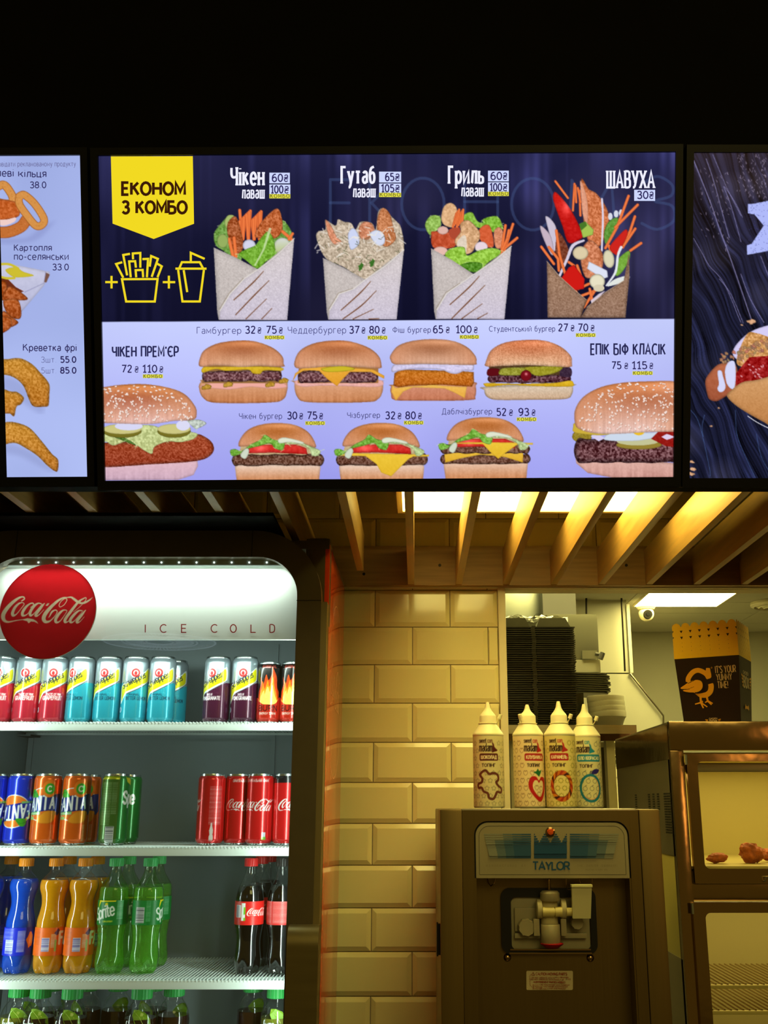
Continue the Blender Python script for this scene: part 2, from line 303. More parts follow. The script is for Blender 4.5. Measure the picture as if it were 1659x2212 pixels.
def text_strokes(s, x0, yb, cap, x1=None, up=True, shear=0.0, gap=2.6, lw=1.0, align='l'):
    """polylines of a line of writing; x1 fits the width"""
    X = 0; out = []
    for ch in s:
        wd, st = glyph(ch)
        for q in st: out.append([(X + x + y * shear, y) for x, y in q])
        X += wd + gap
    X -= gap; sy = cap / 10.0; sx = ((x1 - x0 - lw) / X) if x1 is not None else sy
    ox = x0 + lw / 2 if x1 is not None else (x0 if align == 'l' else x0 - X * sx * (1 if align == 'r' else .5))
    return [[(ox + x * sx, yb + (y * sy if up else -y * sy)) for x, y in q] for q in out]
def ribbon(pts, wd):
    """quads of a stroke with mitred joints"""
    p = [np.array(q[:2], float) for q in pts]; n = len(p)
    keep = [0] + [i for i in range(1, n) if np.hypot(*(p[i] - p[i - 1])) > 1e-9]; p = [p[i] for i in keep]
    ws = [wd[i] for i in keep] if isinstance(wd, (list, tuple)) else [wd] * len(p); n = len(p)
    if n < 2: return []
    closed = np.hypot(*(p[0] - p[-1])) < 1e-6 and n > 3
    L, Rr = [], []
    for i in range(n):
        a = p[i - 1] if i > 0 else (p[-2] if closed else None); b = p[i + 1] if i < n - 1 else (p[1] if closed else None)
        d1 = (p[i] - a) / np.hypot(*(p[i] - a)) if a is not None else None; d2 = (b - p[i]) / np.hypot(*(b - p[i])) if b is not None else None
        if d1 is None: d = d2; k = 1.0
        elif d2 is None: d = d1; k = 1.0
        else:
            d = d1 + d2; l = np.hypot(*d); d = d / l if l > 1e-6 else d1; k = 1.0 / max(0.45, l / 2)
        nn = np.array((-d[1], d[0])) * ws[i] / 2 * k; e = 0.0
        L.append(p[i] + nn); Rr.append(p[i] - nn)
    return [[tuple(L[i]), tuple(L[i + 1]), tuple(Rr[i + 1]), tuple(Rr[i])] for i in range(n - 1)]
class Decal:
    """flat print built as thin geometry on a mapped surface: mp(x, y, lift) -> point"""
    def __init__(s, mp, step=0.00006, base=0.0003): s.mb = MB(); s.mp = mp; s.k = 0; s.step = step; s.base = base; s.z = None
    def lift(s): s.k += 1; return s.base + s.step * (s.k % 60 if s.z is None else s.z)
    def poly(s, pts, mi=0):
        h = s.lift(); s.mb.mi = mi; s.mb.add([s.mp(x, y, h) for x, y in pts], [tuple(range(len(pts)))]); return s
    def line(s, pts, wd, mi=0):
        h = s.lift(); s.mb.mi = mi
        for q in ribbon(pts, wd): s.mb.add([s.mp(x, y, h) for x, y in q], [(0, 1, 2, 3)])
        return s
    def text(s, t, x0, yb, cap, x1=None, wd=1.0, mi=0, up=False, shear=0.0, serif=0.0, gap=2.6, align='l'):
        for q in text_strokes(t, x0, yb, cap, x1, up, shear, gap, wd, align):
            s.line(q, wd, mi)
            if serif:
                for e, f in ((q[0], q[1]), (q[-1], q[-2])):
                    if abs(e[0] - f[0]) < abs(e[1] - f[1]) * .35 and abs(e[1] - f[1]) > cap * .15: s.line([(e[0] - serif, e[1]), (e[0] + serif, e[1])], wd * .62, mi)
        return s
    def build(s, name, mats, parent, local=False): return s.mb.build(name, mats, parent, smooth=0, local=local, norm=False)
# ------------------------------------------------------------------ numpy painter for printed pictures
def vnoise(h, w, sc, seed):
    r = np.random.RandomState(seed); gy = int(h / sc) + 3; gx = int(w / sc) + 3; g = r.rand(gy, gx)
    y = np.arange(h) / sc; x = np.arange(w) / sc; y0 = y.astype(int); x0 = x.astype(int); fy = (y - y0)[:, None]; fx = (x - x0)[None]
    fy = fy * fy * (3 - 2 * fy); fx = fx * fx * (3 - 2 * fx); a = g[y0][:, x0]; b = g[y0][:, x0 + 1]; c = g[y0 + 1][:, x0]; d = g[y0 + 1][:, x0 + 1]
    return a * (1 - fy) * (1 - fx) + b * (1 - fy) * fx + c * fy * (1 - fx) + d * fy * fx
def blur(a, r):
    r = int(max(1, r))
    for ax in (0, 1):
        for _ in range(2):
            p = np.concatenate([np.repeat(a.take([0], ax), r + 1, ax), a, np.repeat(a.take([-1], ax), r, ax)], ax); c = np.cumsum(p, ax)
            n = a.shape[ax]; a = (c.take(range(2 * r + 1, 2 * r + 1 + n), ax) - c.take(range(0, n), ax)) / (2 * r + 1)
    return a
class Cv:
    SEED = [100]
    def __init__(s, x0, y0, x1, y1, k, bg, up=False):
        s.x0, s.y0, s.x1, s.y1, s.k, s.up = x0, y0, x1, y1, k, up
        s.W = int(round((x1 - x0) * k)); s.H = int(round((y1 - y0) * k)); s.a = np.empty((s.H, s.W, 3)); s.a[:] = bg
    def t(s, p):
        p = np.array([q[:2] for q in p], float); q = np.empty_like(p); q[:, 0] = (p[:, 0] - s.x0) * s.k
        q[:, 1] = ((s.y1 - p[:, 1]) if s.up else (p[:, 1] - s.y0)) * s.k; return q
    def box(s, q, pad=1):
        a = max(0, int(math.floor(q[:, 0].min() - pad))); b = min(s.W, int(math.ceil(q[:, 0].max() + pad)) + 1)
        c = max(0, int(math.floor(q[:, 1].min() - pad))); d = min(s.H, int(math.ceil(q[:, 1].max() + pad)) + 1)
        return (a, b, c, d) if b > a and d > c else None
    def mask(s, pts):
        q = s.t(pts); bb = s.box(q)
        if not bb: return None
        a, b, c, d = bb; xs = (np.arange((b - a) * 2) + .5) / 2 + a; ys = (np.arange((d - c) * 2) + .5) / 2 + c
        m = np.zeros((len(ys), len(xs)), bool); n = len(q)
        for i in range(n):
            xa, ya = q[i]; xb, yb = q[(i + 1) % n]
            r = np.nonzero((ya > ys) != (yb > ys))[0]
            if len(r): xi = xa + (ys[r] - ya) * (xb - xa) / (yb - ya); m[r] ^= xs[None] < xi[:, None]
        m = m.astype(float); return bb, (m[0::2, 0::2] + m[1::2, 0::2] + m[0::2, 1::2] + m[1::2, 1::2]) / 4
    def comp(s, bb, m, col): a, b, c, d = bb; v = s.a[c:d, a:b]; v += (col - v) * m[..., None]
    def fill(s, pts, c, c2=None, gr=None, edge=None, smooth=0, alpha=1.0, hl=None, soft=0, cc=None, ss=None):
        if smooth: pts = catmull(pts, 6, True)
        r = s.mask(pts)
        if r is None: return
        bb, m = r; h, w_ = m.shape; col = np.empty((h, w_, 3)); c = np.array(c, float)
        if c2 is not None: t = np.linspace(0, 1, h)[:, None, None]; col[:] = c * (1 - t) + np.array(c2, float) * t
        else: col[:] = c
        if cc is not None:      # lighter / other colour towards the sides
            t = (np.abs(np.linspace(-1, 1, w_)) ** 2.5)[None, :, None]; col = col * (1 - t) + np.array(cc, float) * t
        Cv.SEED[0] += 1; sd = Cv.SEED[0]
        if gr:
            am, sc = gr[0], gr[1] * s.k; nz = vnoise(h, w_, max(1.2, sc), sd) * .6 + vnoise(h, w_, max(1.0, sc / 2.2), sd + 999) * .4
            nz = (nz - .5) * 2
            if len(gr) > 2: nz = np.sign(nz) * np.abs(nz) ** gr[2]
            col = col + nz[..., None] * am
        if ss is not None:      # vertical streaks
            nz = vnoise(1, w_, max(1.2, ss[1] * s.k), sd + 5)[0] - .5; t = np.linspace(0, 1, h) ** 2; col = col + (nz[None] * t[:, None] * 2 * ss[0])[..., None]
        if edge:
            p = int(edge[1] * s.k) + 1; mp = np.pad(m, p); b = blur(mp, max(1, edge[1] * s.k / 2))[p:-p, p:-p]; e = 1 - np.clip((b - .5) * 2, 0, 1)
            col = col * (1 - edge[0] * e[..., None]) if edge[0] > 0 else col + (255 - col) * (-edge[0] * e[..., None])
        if hl:                  # x, y, rx, ry, amount
            a, b_, cc_, d = bb; X = (np.arange(w_) + a) / s.k + s.x0; Yy = (np.arange(h) + cc_) / s.k + s.y0
            for q in (hl if isinstance(hl[0], (list, tuple)) else [hl]):
                g = np.exp(-(((X - q[0]) / q[2]) ** 2)[None] - (((Yy - q[1]) / q[3]) ** 2)[:, None]); col = col + g[..., None] * q[4]
        if soft: p = int(soft * s.k) + 1; m = blur(m, max(1, soft * s.k))
        s.comp(bb, np.clip(m, 0, 1) * alpha, np.clip(col, 0, 255)); return s
    def stroke(s, pts, wd, c, alpha=1.0, smooth=0):
        if smooth:
            if isinstance(wd, (list, tuple)): wd = [float(v) for v in np.interp(np.arange(5 * (len(wd) - 1) + 1) / 5, np.arange(len(wd)), wd)]
            pts = catmull(pts, 5)
        q = s.t(pts); ws = (np.array(wd, float) if isinstance(wd, (list, tuple)) else np.full(len(q), float(wd))) * s.k / 2
        bb = s.box(q, ws.max() + 1)
        if not bb: return
        a, b, cc, d = bb; X = (np.arange(a, b) + .5)[None]; Y = (np.arange(cc, d) + .5)[:, None]; D = np.full((d - cc, b - a), 1e9)
        for i in range(len(q) - 1):
            p0, p1 = q[i], q[i + 1]; e = p1 - p0; l2 = max(1e-9, e @ e); t = np.clip(((X - p0[0]) * e[0] + (Y - p0[1]) * e[1]) / l2, 0, 1)
            D = np.minimum(D, np.hypot(X - p0[0] - t * e[0], Y - p0[1] - t * e[1]) - (ws[i] + t * (ws[i + 1] - ws[i])))
        s.comp(bb, np.clip(.5 - D, 0, 1) * alpha, np.array(c, float)); return s
    def text(s, t, x0, yb, cap, x1=None, wd=1.0, c=(0, 0, 0), shear=0.0, gap=2.6, align='l', alpha=1.0):
        for q in text_strokes(t, x0, yb, cap, x1, s.up, shear, gap, wd, align): s.stroke(q, wd, c, alpha)
    def ell(s, x, y, rx, ry, c, rot=0, n=20, **kw):
        ca, sa = math.cos(R(rot)), math.sin(R(rot))
        s.fill([(x + rx * math.cos(2 * math.pi * k / n) * ca - ry * math.sin(2 * math.pi * k / n) * sa, y + rx * math.cos(2 * math.pi * k / n) * sa + ry * math.sin(2 * math.pi * k / n) * ca) for k in range(n)], c, **kw)
    def sample(s, x, y):
        fx = np.clip((x - s.x0) * s.k - .5, 0, s.W - 1.001); fy = np.clip(((s.y1 - y) if s.up else (y - s.y0)) * s.k - .5, 0, s.H - 1.001)
        ix = fx.astype(int); iy = fy.astype(int); tx = (fx - ix)[..., None]; ty = (fy - iy)[..., None]; A = s.a
        return (A[iy, ix] * (1 - tx) + A[iy, ix + 1] * tx) * (1 - ty) + (A[iy + 1, ix] * (1 - tx) + A[iy + 1, ix + 1] * tx) * ty
def grid_mesh(name, pts, cols, material, parent, wrap=False, smooth=False, local=True):
    """pts (H, W, 3), cols (H, W, 3) in display values -> mesh with colour attribute"""
    H, W = pts.shape[:2]; me = bpy.data.meshes.new(name); off = np.zeros(3) if local else np.array(wloc(parent))
    V = (pts.reshape(-1, 3) - off).astype(np.float32); nW = W if wrap else W - 1
    i = np.arange(H - 1)[:, None] * W; j = np.arange(nW)[None]; j2 = (j + 1) % W
    Fq = np.stack([i + j, i + j2, i + W + j2, i + W + j], -1).reshape(-1, 4); n = len(Fq)
    me.vertices.add(len(V)); me.vertices.foreach_set('co', V.ravel()); me.loops.add(n * 4); me.loops.foreach_set('vertex_index', Fq.ravel().astype(np.int32))
    me.polygons.add(n); me.polygons.foreach_set('loop_start', (np.arange(n) * 4).astype(np.int32)); me.polygons.foreach_set('loop_total', np.full(n, 4, np.int32))
    if smooth: me.polygons.foreach_set('use_smooth', np.ones(n, bool))
    me.update(calc_edges=True)
    ca = me.color_attributes.new('Col', 'FLOAT_COLOR', 'POINT'); C = np.ones((len(V), 4), np.float32); C[:, :3] = s2l(cols.reshape(-1, 3)); ca.data.foreach_set('color', C.ravel())
    me.materials.append(material); o = bpy.data.objects.new(name, me); COL.objects.link(o)
    if parent is not None: o.parent = parent; KIDS.setdefault(parent.name, []).append(o)
    return o
def homog(src, dst):
    A = []; b = []
    for (x, y), (X, Y) in zip(src, dst): A += [[x, y, 1, 0, 0, 0, -X * x, -X * y], [0, 0, 0, x, y, 1, -Y * x, -Y * y]]; b += [X, Y]
    h = np.linalg.solve(np.array(A, float), np.array(b, float)); return np.append(h, 1).reshape(3, 3)
def ap(Hm, x, y):
    d = Hm[2, 0] * x + Hm[2, 1] * y + Hm[2, 2]; return (Hm[0, 0] * x + Hm[0, 1] * y + Hm[0, 2]) / d, (Hm[1, 0] * x + Hm[1, 1] * y + Hm[1, 2]) / d
def Zm(sc, ox, oy):
    def f(s):
        v = [float(q) for q in s.split()]; return [(ox + v[i] / sc, oy + v[i + 1] / sc) for i in range(0, len(v), 2)]
    return f
# the flowing script on the red disc: strokes of varying width (x y width), in disc units
_SC = '330 775 20,368 745 20,345 712 22,280 728 36,200 790 52,120 880 62,70 970 66,66 1040 62,100 1094 42,165 1110 24,270 1088 14,385 1072 10|345 800 12,290 818 30,235 880 44,206 965 46,222 1008 40,270 985 18,330 900 12,372 830 12,345 800 12|' \
      '480 880 12,520 845 18,508 812 20,460 824 26,400 880 42,362 960 46,372 1008 38,425 998 18,485 930 9|640 822 18,590 815 26,530 862 42,482 950 46,492 1008 36,535 985 16,600 900 10,660 822 8|690 815 14,640 885 42,577 985 46,582 1016 34,625 995 14,690 915 7|' \
      '940 874 12,922 842 12,952 778 13,1010 735 16,1038 765 12,1002 838 12,945 875 12|1040 722 12,980 727 26,900 772 40,800 872 54,722 980 62,702 1056 62,735 1106 48,805 1095 24,878 1010 13,903 945 13,872 922 20,822 950 30,792 1018 16,776 1040 6|' \
      '1036 722 14,1100 718 26,1150 748 36,1212 792 40,1270 812 30,1330 800 34,1390 765 24,1445 715 3|1040 922 12,990 928 28,932 985 44,892 1068 46,906 1116 38,960 1098 18,1020 1010 11,1054 942 11,1040 922 12|' \
      '1160 950 6,1250 870 9,1328 772 11,1338 728 13,1300 738 20,1220 795 36,1125 930 46,1045 1060 48,1044 1112 38,1088 1103 16,1135 1050 8|1290 932 14,1240 934 26,1182 985 42,1124 1068 46,1134 1116 36,1182 1098 16,1250 1010 9,1308 932 7|' \
      '1345 925 14,1292 1000 40,1232 1088 46,1238 1120 34,1275 1103 13,1335 1030 6'
SCRIPT = [[((float(a.split()[0]) - 755) / 752, (935 - float(a.split()[1])) / 752, float(a.split()[2]) / 752) for a in st.split(',')] for st in _SC.split('|')]
SCRIPT_FILL = [[((x - 755) / 752, (935 - y) / 752) for x, y in L] for L in ([(380, 1068), (450, 1050), (540, 1065), (590, 1095), (630, 1137), (560, 1106), (510, 1103), (475, 1132), (448, 1098), (380, 1080)], [(735, 815), (770, 815), (745, 855), (710, 855)])]
def script_to(cv, cx, cy, sc, c, sy=1.0):
    for st in SCRIPT:
        p = catmull([np.array(q) for q in st], 5); cv.stroke([(cx + q[0] * sc, cy + (q[1] if cv.up else -q[1]) * sc * sy) for q in p], [max(float(q[2]), .004) * sc for q in p], c)
    for L in SCRIPT_FILL: cv.fill([(cx + x * sc, cy + (y if cv.up else -y) * sc * sy) for x, y in L], c)
# ------------------------------------------------------------------ the printed food pictures of the menu screens (display colours)
def blob(cx, cy, rx, ry, rot=0, irr=.15, seed=1, n=14):
    r = random.Random(seed); ca, sa = math.cos(R(rot)), math.sin(R(rot)); o = []
    for k in range(n):
        a = 2 * math.pi * k / n; q = 1 + r.uniform(-irr, irr); x, y = rx * q * math.cos(a), ry * q * math.sin(a); o.append((cx + x * ca - y * sa, cy + x * sa + y * ca))
    return o
def bun_top(cv, pts, c=(198, 114, 58), c2=(226, 178, 146), dark=(168, 84, 36), seeds=None, ss=26, gr=(10, 2.0)):
    xs = [p[0] for p in pts]; ys = [p[1] for p in pts]; cx = (min(xs) + max(xs)) / 2; w_ = max(xs) - min(xs); h = max(ys) - min(ys)
    cv.fill(pts, c, c2, gr=gr, edge=(.28, 7), smooth=1, cc=(214, 146, 108), ss=(ss, 2.2), hl=[(cx, min(ys) + h * .38, w_ * .3, h * .28, np.array(dark) - np.array(c)), (cx + w_ * .1, min(ys) + h * .1, w_ * .3, h * .12, 34)])
    if seeds:
        r = random.Random(seeds[0])
        for _ in range(seeds[1]):
            a = r.uniform(-.97, .97); b = r.random() ** seeds[2]; x = cx + a * w_ / 2 * math.sqrt(max(0, 1 - (1 - b) ** 2 * .9)); y = min(ys) + h * (.03 + .9 * b)
            if b < .2 and r.random() < .2: continue
            s_ = seeds[3] * r.uniform(.8, 1.2); rot = r.uniform(30, 150) if b > .3 else r.uniform(-25, 25)
            cv.ell(x + .6, y + .8, s_, s_ * .62, (120, 62, 30), rot=rot, n=10, alpha=.6); cv.ell(x, y, s_, s_ * .6, (250, 232, 224), rot=rot, n=10)
def patty(cv, x0, y0, x1, y1, c=(112, 74, 72), am=70, seed=1, sc=3.0):
    r = random.Random(seed); n = 16; top = [(x0 + (x1 - x0) * (k + .5) / n, y0 + r.uniform(0, 2.5)) for k in range(n)]; bot = [(x1 - (x1 - x0) * (k + .5) / n, y1 - r.uniform(0, 2.5)) for k in range(n)]
    cv.fill([(x0, (y0 + y1) / 2)] + top + [(x1, (y0 + y1) / 2)] + bot, c, gr=(am, sc, .8), edge=(.55, (y1 - y0) * .3), smooth=1)
def lettuce(cv, pts, seed=1, c=(120, 176, 62), w_=6):
    cv.fill(pts, c, gr=(46, 4), edge=(.35, 2.5), smooth=1); r = random.Random(seed)
    for _ in range(len(pts)):
        a = pts[r.randrange(len(pts))]; cv.stroke([a, (a[0] + r.uniform(-9, 9), a[1] + r.uniform(-3, 7))], 1.3, (216, 238, 170), .6)
def cheese(cv, pts, c=(238, 190, 64), c2=(218, 160, 40)): cv.fill(pts, c, c2, edge=(.18, 1.6), gr=(6, 4))
def wrap_paper(cv, L, V, Rr, BR, BL, c=(206, 196, 192), gr=20, marks=True):
    cv.fill([L, ((L[0] + V[0]) / 2, (L[1] + V[1]) / 2 - 2), V, Rr, BR, BL, (BL[0] - 3, BL[1] - 16)], c, np.array(c) * .93, gr=(gr, 2.2), edge=(.16, 12))
    fl = [V, ((V[0] + Rr[0]) / 2 + 4, (V[1] + Rr[1]) / 2 + 2), Rr, BR, (BL[0] + 1, BL[1]), (BL[0] + 3, BL[1] - 20), (BL[0] + 24, BL[1] - 55), (BL[0] + 55, V[1] + 20)]
    cv.fill(fl, (216, 206, 204) if marks else np.array(c) * 1.04, (205, 196, 214) if marks else c, gr=(gr, 2.0), edge=(.10, 9))
    cv.stroke([(BL[0] + 3, BL[1] - 20), (BL[0] + 24, BL[1] - 55), (BL[0] + 55, V[1] + 20), V, ((V[0] + Rr[0]) / 2 + 3, (V[1] + Rr[1]) / 2 + 2), Rr], 2.0, (236, 230, 222), .8)
    cv.stroke([(BL[0] + 1, BL[1] - 22), (BL[0] + 22, BL[1] - 57), (BL[0] + 53, V[1] + 19)], 1.4, (130, 112, 90), .6)
    if marks:
        vx, vy = V
        for a in ([(12, 4), (-12, 30), (-52, 66)], [(24, 24), (-8, 56), (-48, 98)], [(18, 64), (-26, 107)], [(30, 84), (8, 107)]): cv.stroke([(vx + p[0], min(vy + p[1], BR[1] - 1)) for p in a], [1.2] + [2.6] * (len(a) - 2) + [2.0], (112, 60, 22), 1, smooth=1)
def carrot(cv, pts, wd=4): cv.stroke(pts, wd + 1, (196, 84, 40)); cv.stroke(pts, wd - .6, (240, 124, 66))
def center_picture():
    cv = Cv(200, 318, 1472, 1052, 1.0, (13, 13, 36)); A = cv.a; H, W = A.shape[:2]
    n = vnoise(1, W, 38, 3)[0] * .6 + vnoise(1, W, 11, 4)[0] * .4; n2 = vnoise(H, W, 90, 5); yy = np.linspace(1, 0, H)[:, None]
    A += (np.clip(n[None] - .42, 0, 1) * (yy ** 1.6) * n2)[..., None] * np.array((110, 110, 190)); A += (yy ** 3)[..., None] * np.array((22, 22, 34))
    A += np.clip(vnoise(H, W, 120, 6) - .55, 0, 1)[..., None] * np.array((70, 62, 70)) * (np.linspace(0, 1, W)[None, :, None])
    gh = (70, 92, 140)
    for p in ([(758, 391), (711, 391), (711, 495), (758, 495)], [(711, 441), (752, 441)], [(796, 391), (796, 495)], [(846, 391), (800, 441), (850, 495)], [(1001, 391), (1001, 495)], [(1073, 391), (1073, 495)], [(1001, 438), (1073, 438)],
              [(1228, 495), (1234, 391), (1277, 468), (1320, 391), (1328, 495)], [(1388, 398), (1420, 382), (1452, 400), (1450, 424), (1415, 436), (1452, 446), (1456, 478), (1420, 497), (1386, 484)]): cv.stroke(p, 6, gh, .42, smooth=1 if len(p) > 8 else 0)
    for cx in (911, 1149): cv.stroke([(cx + 46 * math.cos(k * .2094), 443 + 56 * math.sin(k * .2094)) for k in range(31)], 6, gh, .42)
    z3, z4 = Zm(3.687, 440, 330), Zm(2.765, 880, 330)
    # first wrap: chicken, carrot, lettuce and egg
    for p in ('75 660 120 590 190 520 250 560 300 700 280 900 160 800 90 750', '560 560 640 560 700 690 600 820 540 760'): lettuce(cv, z3(p), 1, (110, 156, 70))
    cv.fill(z3('160 560 190 510 240 520 230 600 180 620'), (170, 190, 110), smooth=1, edge=(.3, 2))
    for i in range(22):
        x = 280 + (i * 53) % 180; carrot(cv, z3('%d %d %d %d' % (x, 470 + (i * 37) % 90, x + 20 - (i * 7) % 40, 700)), 5.5)
    cv.fill(z3('190 560 250 520 290 640 310 760 260 820 210 740 180 640'), (168, 88, 48), gr=(60, 3), smooth=1, edge=(.4, 3))
    cv.fill(z3('400 680 440 580 520 490 580 455 610 510 620 620 570 690 480 690'), (186, 96, 50), gr=(58, 3), smooth=1, edge=(.4, 3))
    carrot(cv, z3('195 700 230 850'), 6); carrot(cv, z3('235 690 250 840'), 6); carrot(cv, z3('620 640 690 700'), 6); carrot(cv, z3('670 700 700 655'), 5)
    cv.ell(*z3('355 750')[0], 14, 13, (214, 214, 236), edge=(.25, 4)); cv.ell(*z3('618 755')[0], 18, 18, (218, 220, 222), c2=(180, 196, 120), edge=(.2, 4)); cv.ell(*z3('145 715')[0], 12, 15, (150, 176, 96), edge=(.3, 3))
    lettuce(cv, z3('270 820 330 780 400 750 440 700 500 640 545 690 565 790 590 830 500 870 420 935 330 870'), 2, (116, 172, 52)); cv.stroke(z3('400 910 470 780 520 620'), [3, 4, 6], (206, 226, 176), .8)
    wrap_paper(cv, (460, 538), (555, 585), (633, 518), (617.5, 694), (470.5, 694))
    # second wrap: pale salad with dill
    cv.fill(z3('890 700 900 640 960 620 960 545 1040 590 1060 540 1110 560 1165 570 1200 620 1240 560 1330 570 1360 620 1380 480 1430 450 1480 510 1530 560 1560 600 1585 740 1560 860 1400 960 1280 1020 1100 920 960 850'), (196, 178, 156), gr=(58, 3.4), smooth=1, edge=(.3, 3))
    cv.fill(z3('960 545 1010 600 1050 680 1090 720 1030 740 985 670'), (220, 146, 112), gr=(44, 3), smooth=1, edge=(.3, 2)); cv.fill(z3('1225 610 1270 560 1330 575 1350 640 1300 700 1240 690'), (206, 134, 100), gr=(50, 3), smooth=1, edge=(.3, 2))
    cv.fill(z3('1370 560 1395 470 1430 450 1475 500 1500 600 1520 700 1440 760 1380 690'), (196, 124, 80), gr=(50, 3), smooth=1, edge=(.35, 3)); cv.fill(z3('1140 660 1180 610 1220 660 1225 740 1160 780'), (206, 214, 244), smooth=1, edge=(.25, 3)); cv.fill(z3('1315 650 1370 625 1425 660 1430 730 1380 750 1330 700'), (214, 220, 242), smooth=1, edge=(.3, 3))
    r = random.Random(5)
    for _ in range(60):
        x, y = r.uniform(900, 1560), r.uniform(640, 960)
        if abs(x - 1270) / 420 + (y - 640) / 420 > 1.15: continue
        cv.stroke(z3('%f %f %f %f' % (x, y, x + r.uniform(-40, 40), y + r.uniform(-25, 25))), 1.1, (62, 72, 40), .8)
    for _ in range(50):
        x, y = r.uniform(890, 1570), r.uniform(600, 860); cv.stroke(z3('%f %f %f %f' % (x, y, x + r.uniform(-50, 50), y + r.uniform(-40, 40))), 2.2, (238, 232, 222), .7)
    for q in ('1240 920', '1330 890'): cv.fill(blob(*z3(q)[0], 5, 8, 20, .3, 3), (60, 112, 40), smooth=1)
    wrap_paper(cv, (695, 560), (785.8, 607), (869.6, 542), (853.5, 693), (706, 693))
    # third wrap: grilled chicken and tomato
    lettuce(cv, z4('98 440 130 385 185 385 195 430 180 460 130 500'), 3, (150, 190, 90)); lettuce(cv, z4('330 380 380 362 420 420 500 420 555 430 560 470 480 470 350 430'), 4, (140, 190, 70)); lettuce(cv, z4('440 410 530 385 558 450 500 480'), 5, (130, 186, 60))
    cv.fill(z4('195 400 210 330 250 305 285 330 290 380 270 450 215 440'), (222, 176, 130), gr=(30, 4), smooth=1, edge=(.35, 3))
    cv.fill(z4('135 500 150 475 280 490 290 540 260 575 150 575'), (196, 82, 50), gr=(30, 5), smooth=1, edge=(.3, 3)); cv.fill(z4('240 470 300 450 310 510 260 520'), (176, 74, 50), smooth=1); cv.fill(z4('415 480 450 440 490 450 510 560 470 570 430 530'), (214, 96, 56), gr=(16, 4), smooth=1, edge=(.25, 3))
    for i in range(8): carrot(cv, z4('%d %d %d %d' % (265 + i * 8, 450 - (i % 3) * 10, 285 + i * 6, 370 - (i % 4) * 8)), 4)
    cv.fill(z4('275 540 310 480 310 430 360 410 420 470 425 520 400 560 380 600 330 610'), (214, 168, 124), gr=(44, 4), smooth=1, edge=(.35, 3)); cv.fill(z4('290 540 340 500 345 600 310 600'), (226, 210, 190), gr=(16, 3), smooth=1)
    cv.ell(*z4('205 470')[0], 12, 9, (226, 182, 170), edge=(.3, 3)); cv.ell(*z4('190 595')[0], 16, 10, (232, 188, 176), edge=(.25, 3)); cv.ell(*z4('435 570')[0], 14, 12, (234, 214, 224), edge=(.25, 3)); cv.fill(z4('510 480 540 450 565 480 560 570 520 570'), (216, 140, 104), gr=(34, 3), smooth=1, edge=(.3, 2))
    for p in ('555 600 580 440', '570 600 625 432', '560 590 650 515', '580 560 600 470', '550 610 590 520'): carrot(cv, z4(p), 5)
    lettuce(cv, z4('220 630 250 580 330 570 350 620 420 590 500 575 550 590 540 620 480 660 410 720 330 700'), 6, (150, 200, 70)); lettuce(cv, z4('300 690 360 660 440 670 420 715 370 718'), 7, (84, 140, 40))
    wrap_paper(cv, (928.6, 539), (1021, 595), (1102.4, 534), (1087, 692), (938, 692))
    # fourth wrap: peppers in a brown bread
    for p in ('880 175 955 275', '995 190 985 350', '1000 200 1005 300', '1025 230 1030 380', '1015 215 1030 300'): carrot(cv, z4(p), 4)
    cv.fill(z4('820 385 880 440 890 560 860 600 850 520'), (206, 196, 214), smooth=1, edge=(.3, 2)); cv.fill(z4('790 440 850 500 870 600 850 610 800 500'), (200, 180, 196), smooth=1, edge=(.3, 2))
    cv.fill(z4('1035 165 1080 220 1130 250 1190 340 1200 430 1150 560 1090 560 1050 420'), (206, 118, 74), gr=(50, 3), smooth=1, edge=(.35, 4)); cv.fill(z4('1030 170 1060 240 1075 330 1070 430 1045 380 1035 280'), (228, 160, 130), gr=(14, 3), smooth=1, edge=(.2, 2))
    cv.fill(z4('895 480 950 560 960 640 910 700 880 600'), (120, 60, 40), gr=(30, 3), smooth=1); cv.fill(z4('868 250 890 245 970 340 1040 480 1040 515 960 545 920 440 870 300'), (214, 36, 28), (190, 20, 20), gr=(14, 5), edge=(.3, 4), smooth=1, hl=(z4('945 330')[0][0], z4('945 330')[0][1], 8, 14, 60))
    cv.fill(z4('1022 430 1060 415 1110 465 1105 495 1045 515'), (166, 196, 84), smooth=0, edge=(.3, 2)); cv.fill(z4('1022 430 1060 415 1070 440 1035 470'), (72, 120, 40)); cv.stroke(z4('1160 280 1165 400 1158 590'), 4, (220, 214, 236), smooth=1)
    for q in ('1210 385', '1245 370', '1275 365'): cv.ell(*z4(q)[0], 5, 8, (216, 220, 232))
    cv.fill(z4('1170 500 1190 430 1230 395 1260 400 1240 470 1190 560'), (96, 150, 58), edge=(.4, 3), gr=(30, 4), smooth=1)
    for p in ('1180 575 1250 450 1320 262', '1240 450 1300 390 1375 315', '1285 570 1330 470 1358 385', '1290 560 1360 458', '1330 590 1395 545', '1200 560 1215 600'): carrot(cv, z4(p), 5)
    cv.fill(z4('1205 570 1260 500 1305 462 1312 500 1260 600 1240 615'), (206, 38, 30), edge=(.3, 3), smooth=1); cv.fill(z4('1240 740 1250 650 1320 590 1325 640 1280 720'), (120, 172, 62), edge=(.35, 3), gr=(20, 4), smooth=1)
    cv.fill(z4('1030 640 1050 560 1100 530 1160 600 1165 680 1130 740 1060 750'), (208, 128, 90), gr=(50, 4), smooth=1, edge=(.35, 4)); cv.ell(*z4('1030 605')[0], 17, 15, (222, 206, 168), edge=(.3, 4)); cv.ell(*z4('1200 640')[0], 12, 20, (222, 216, 182), rot=-10, edge=(.3, 4))
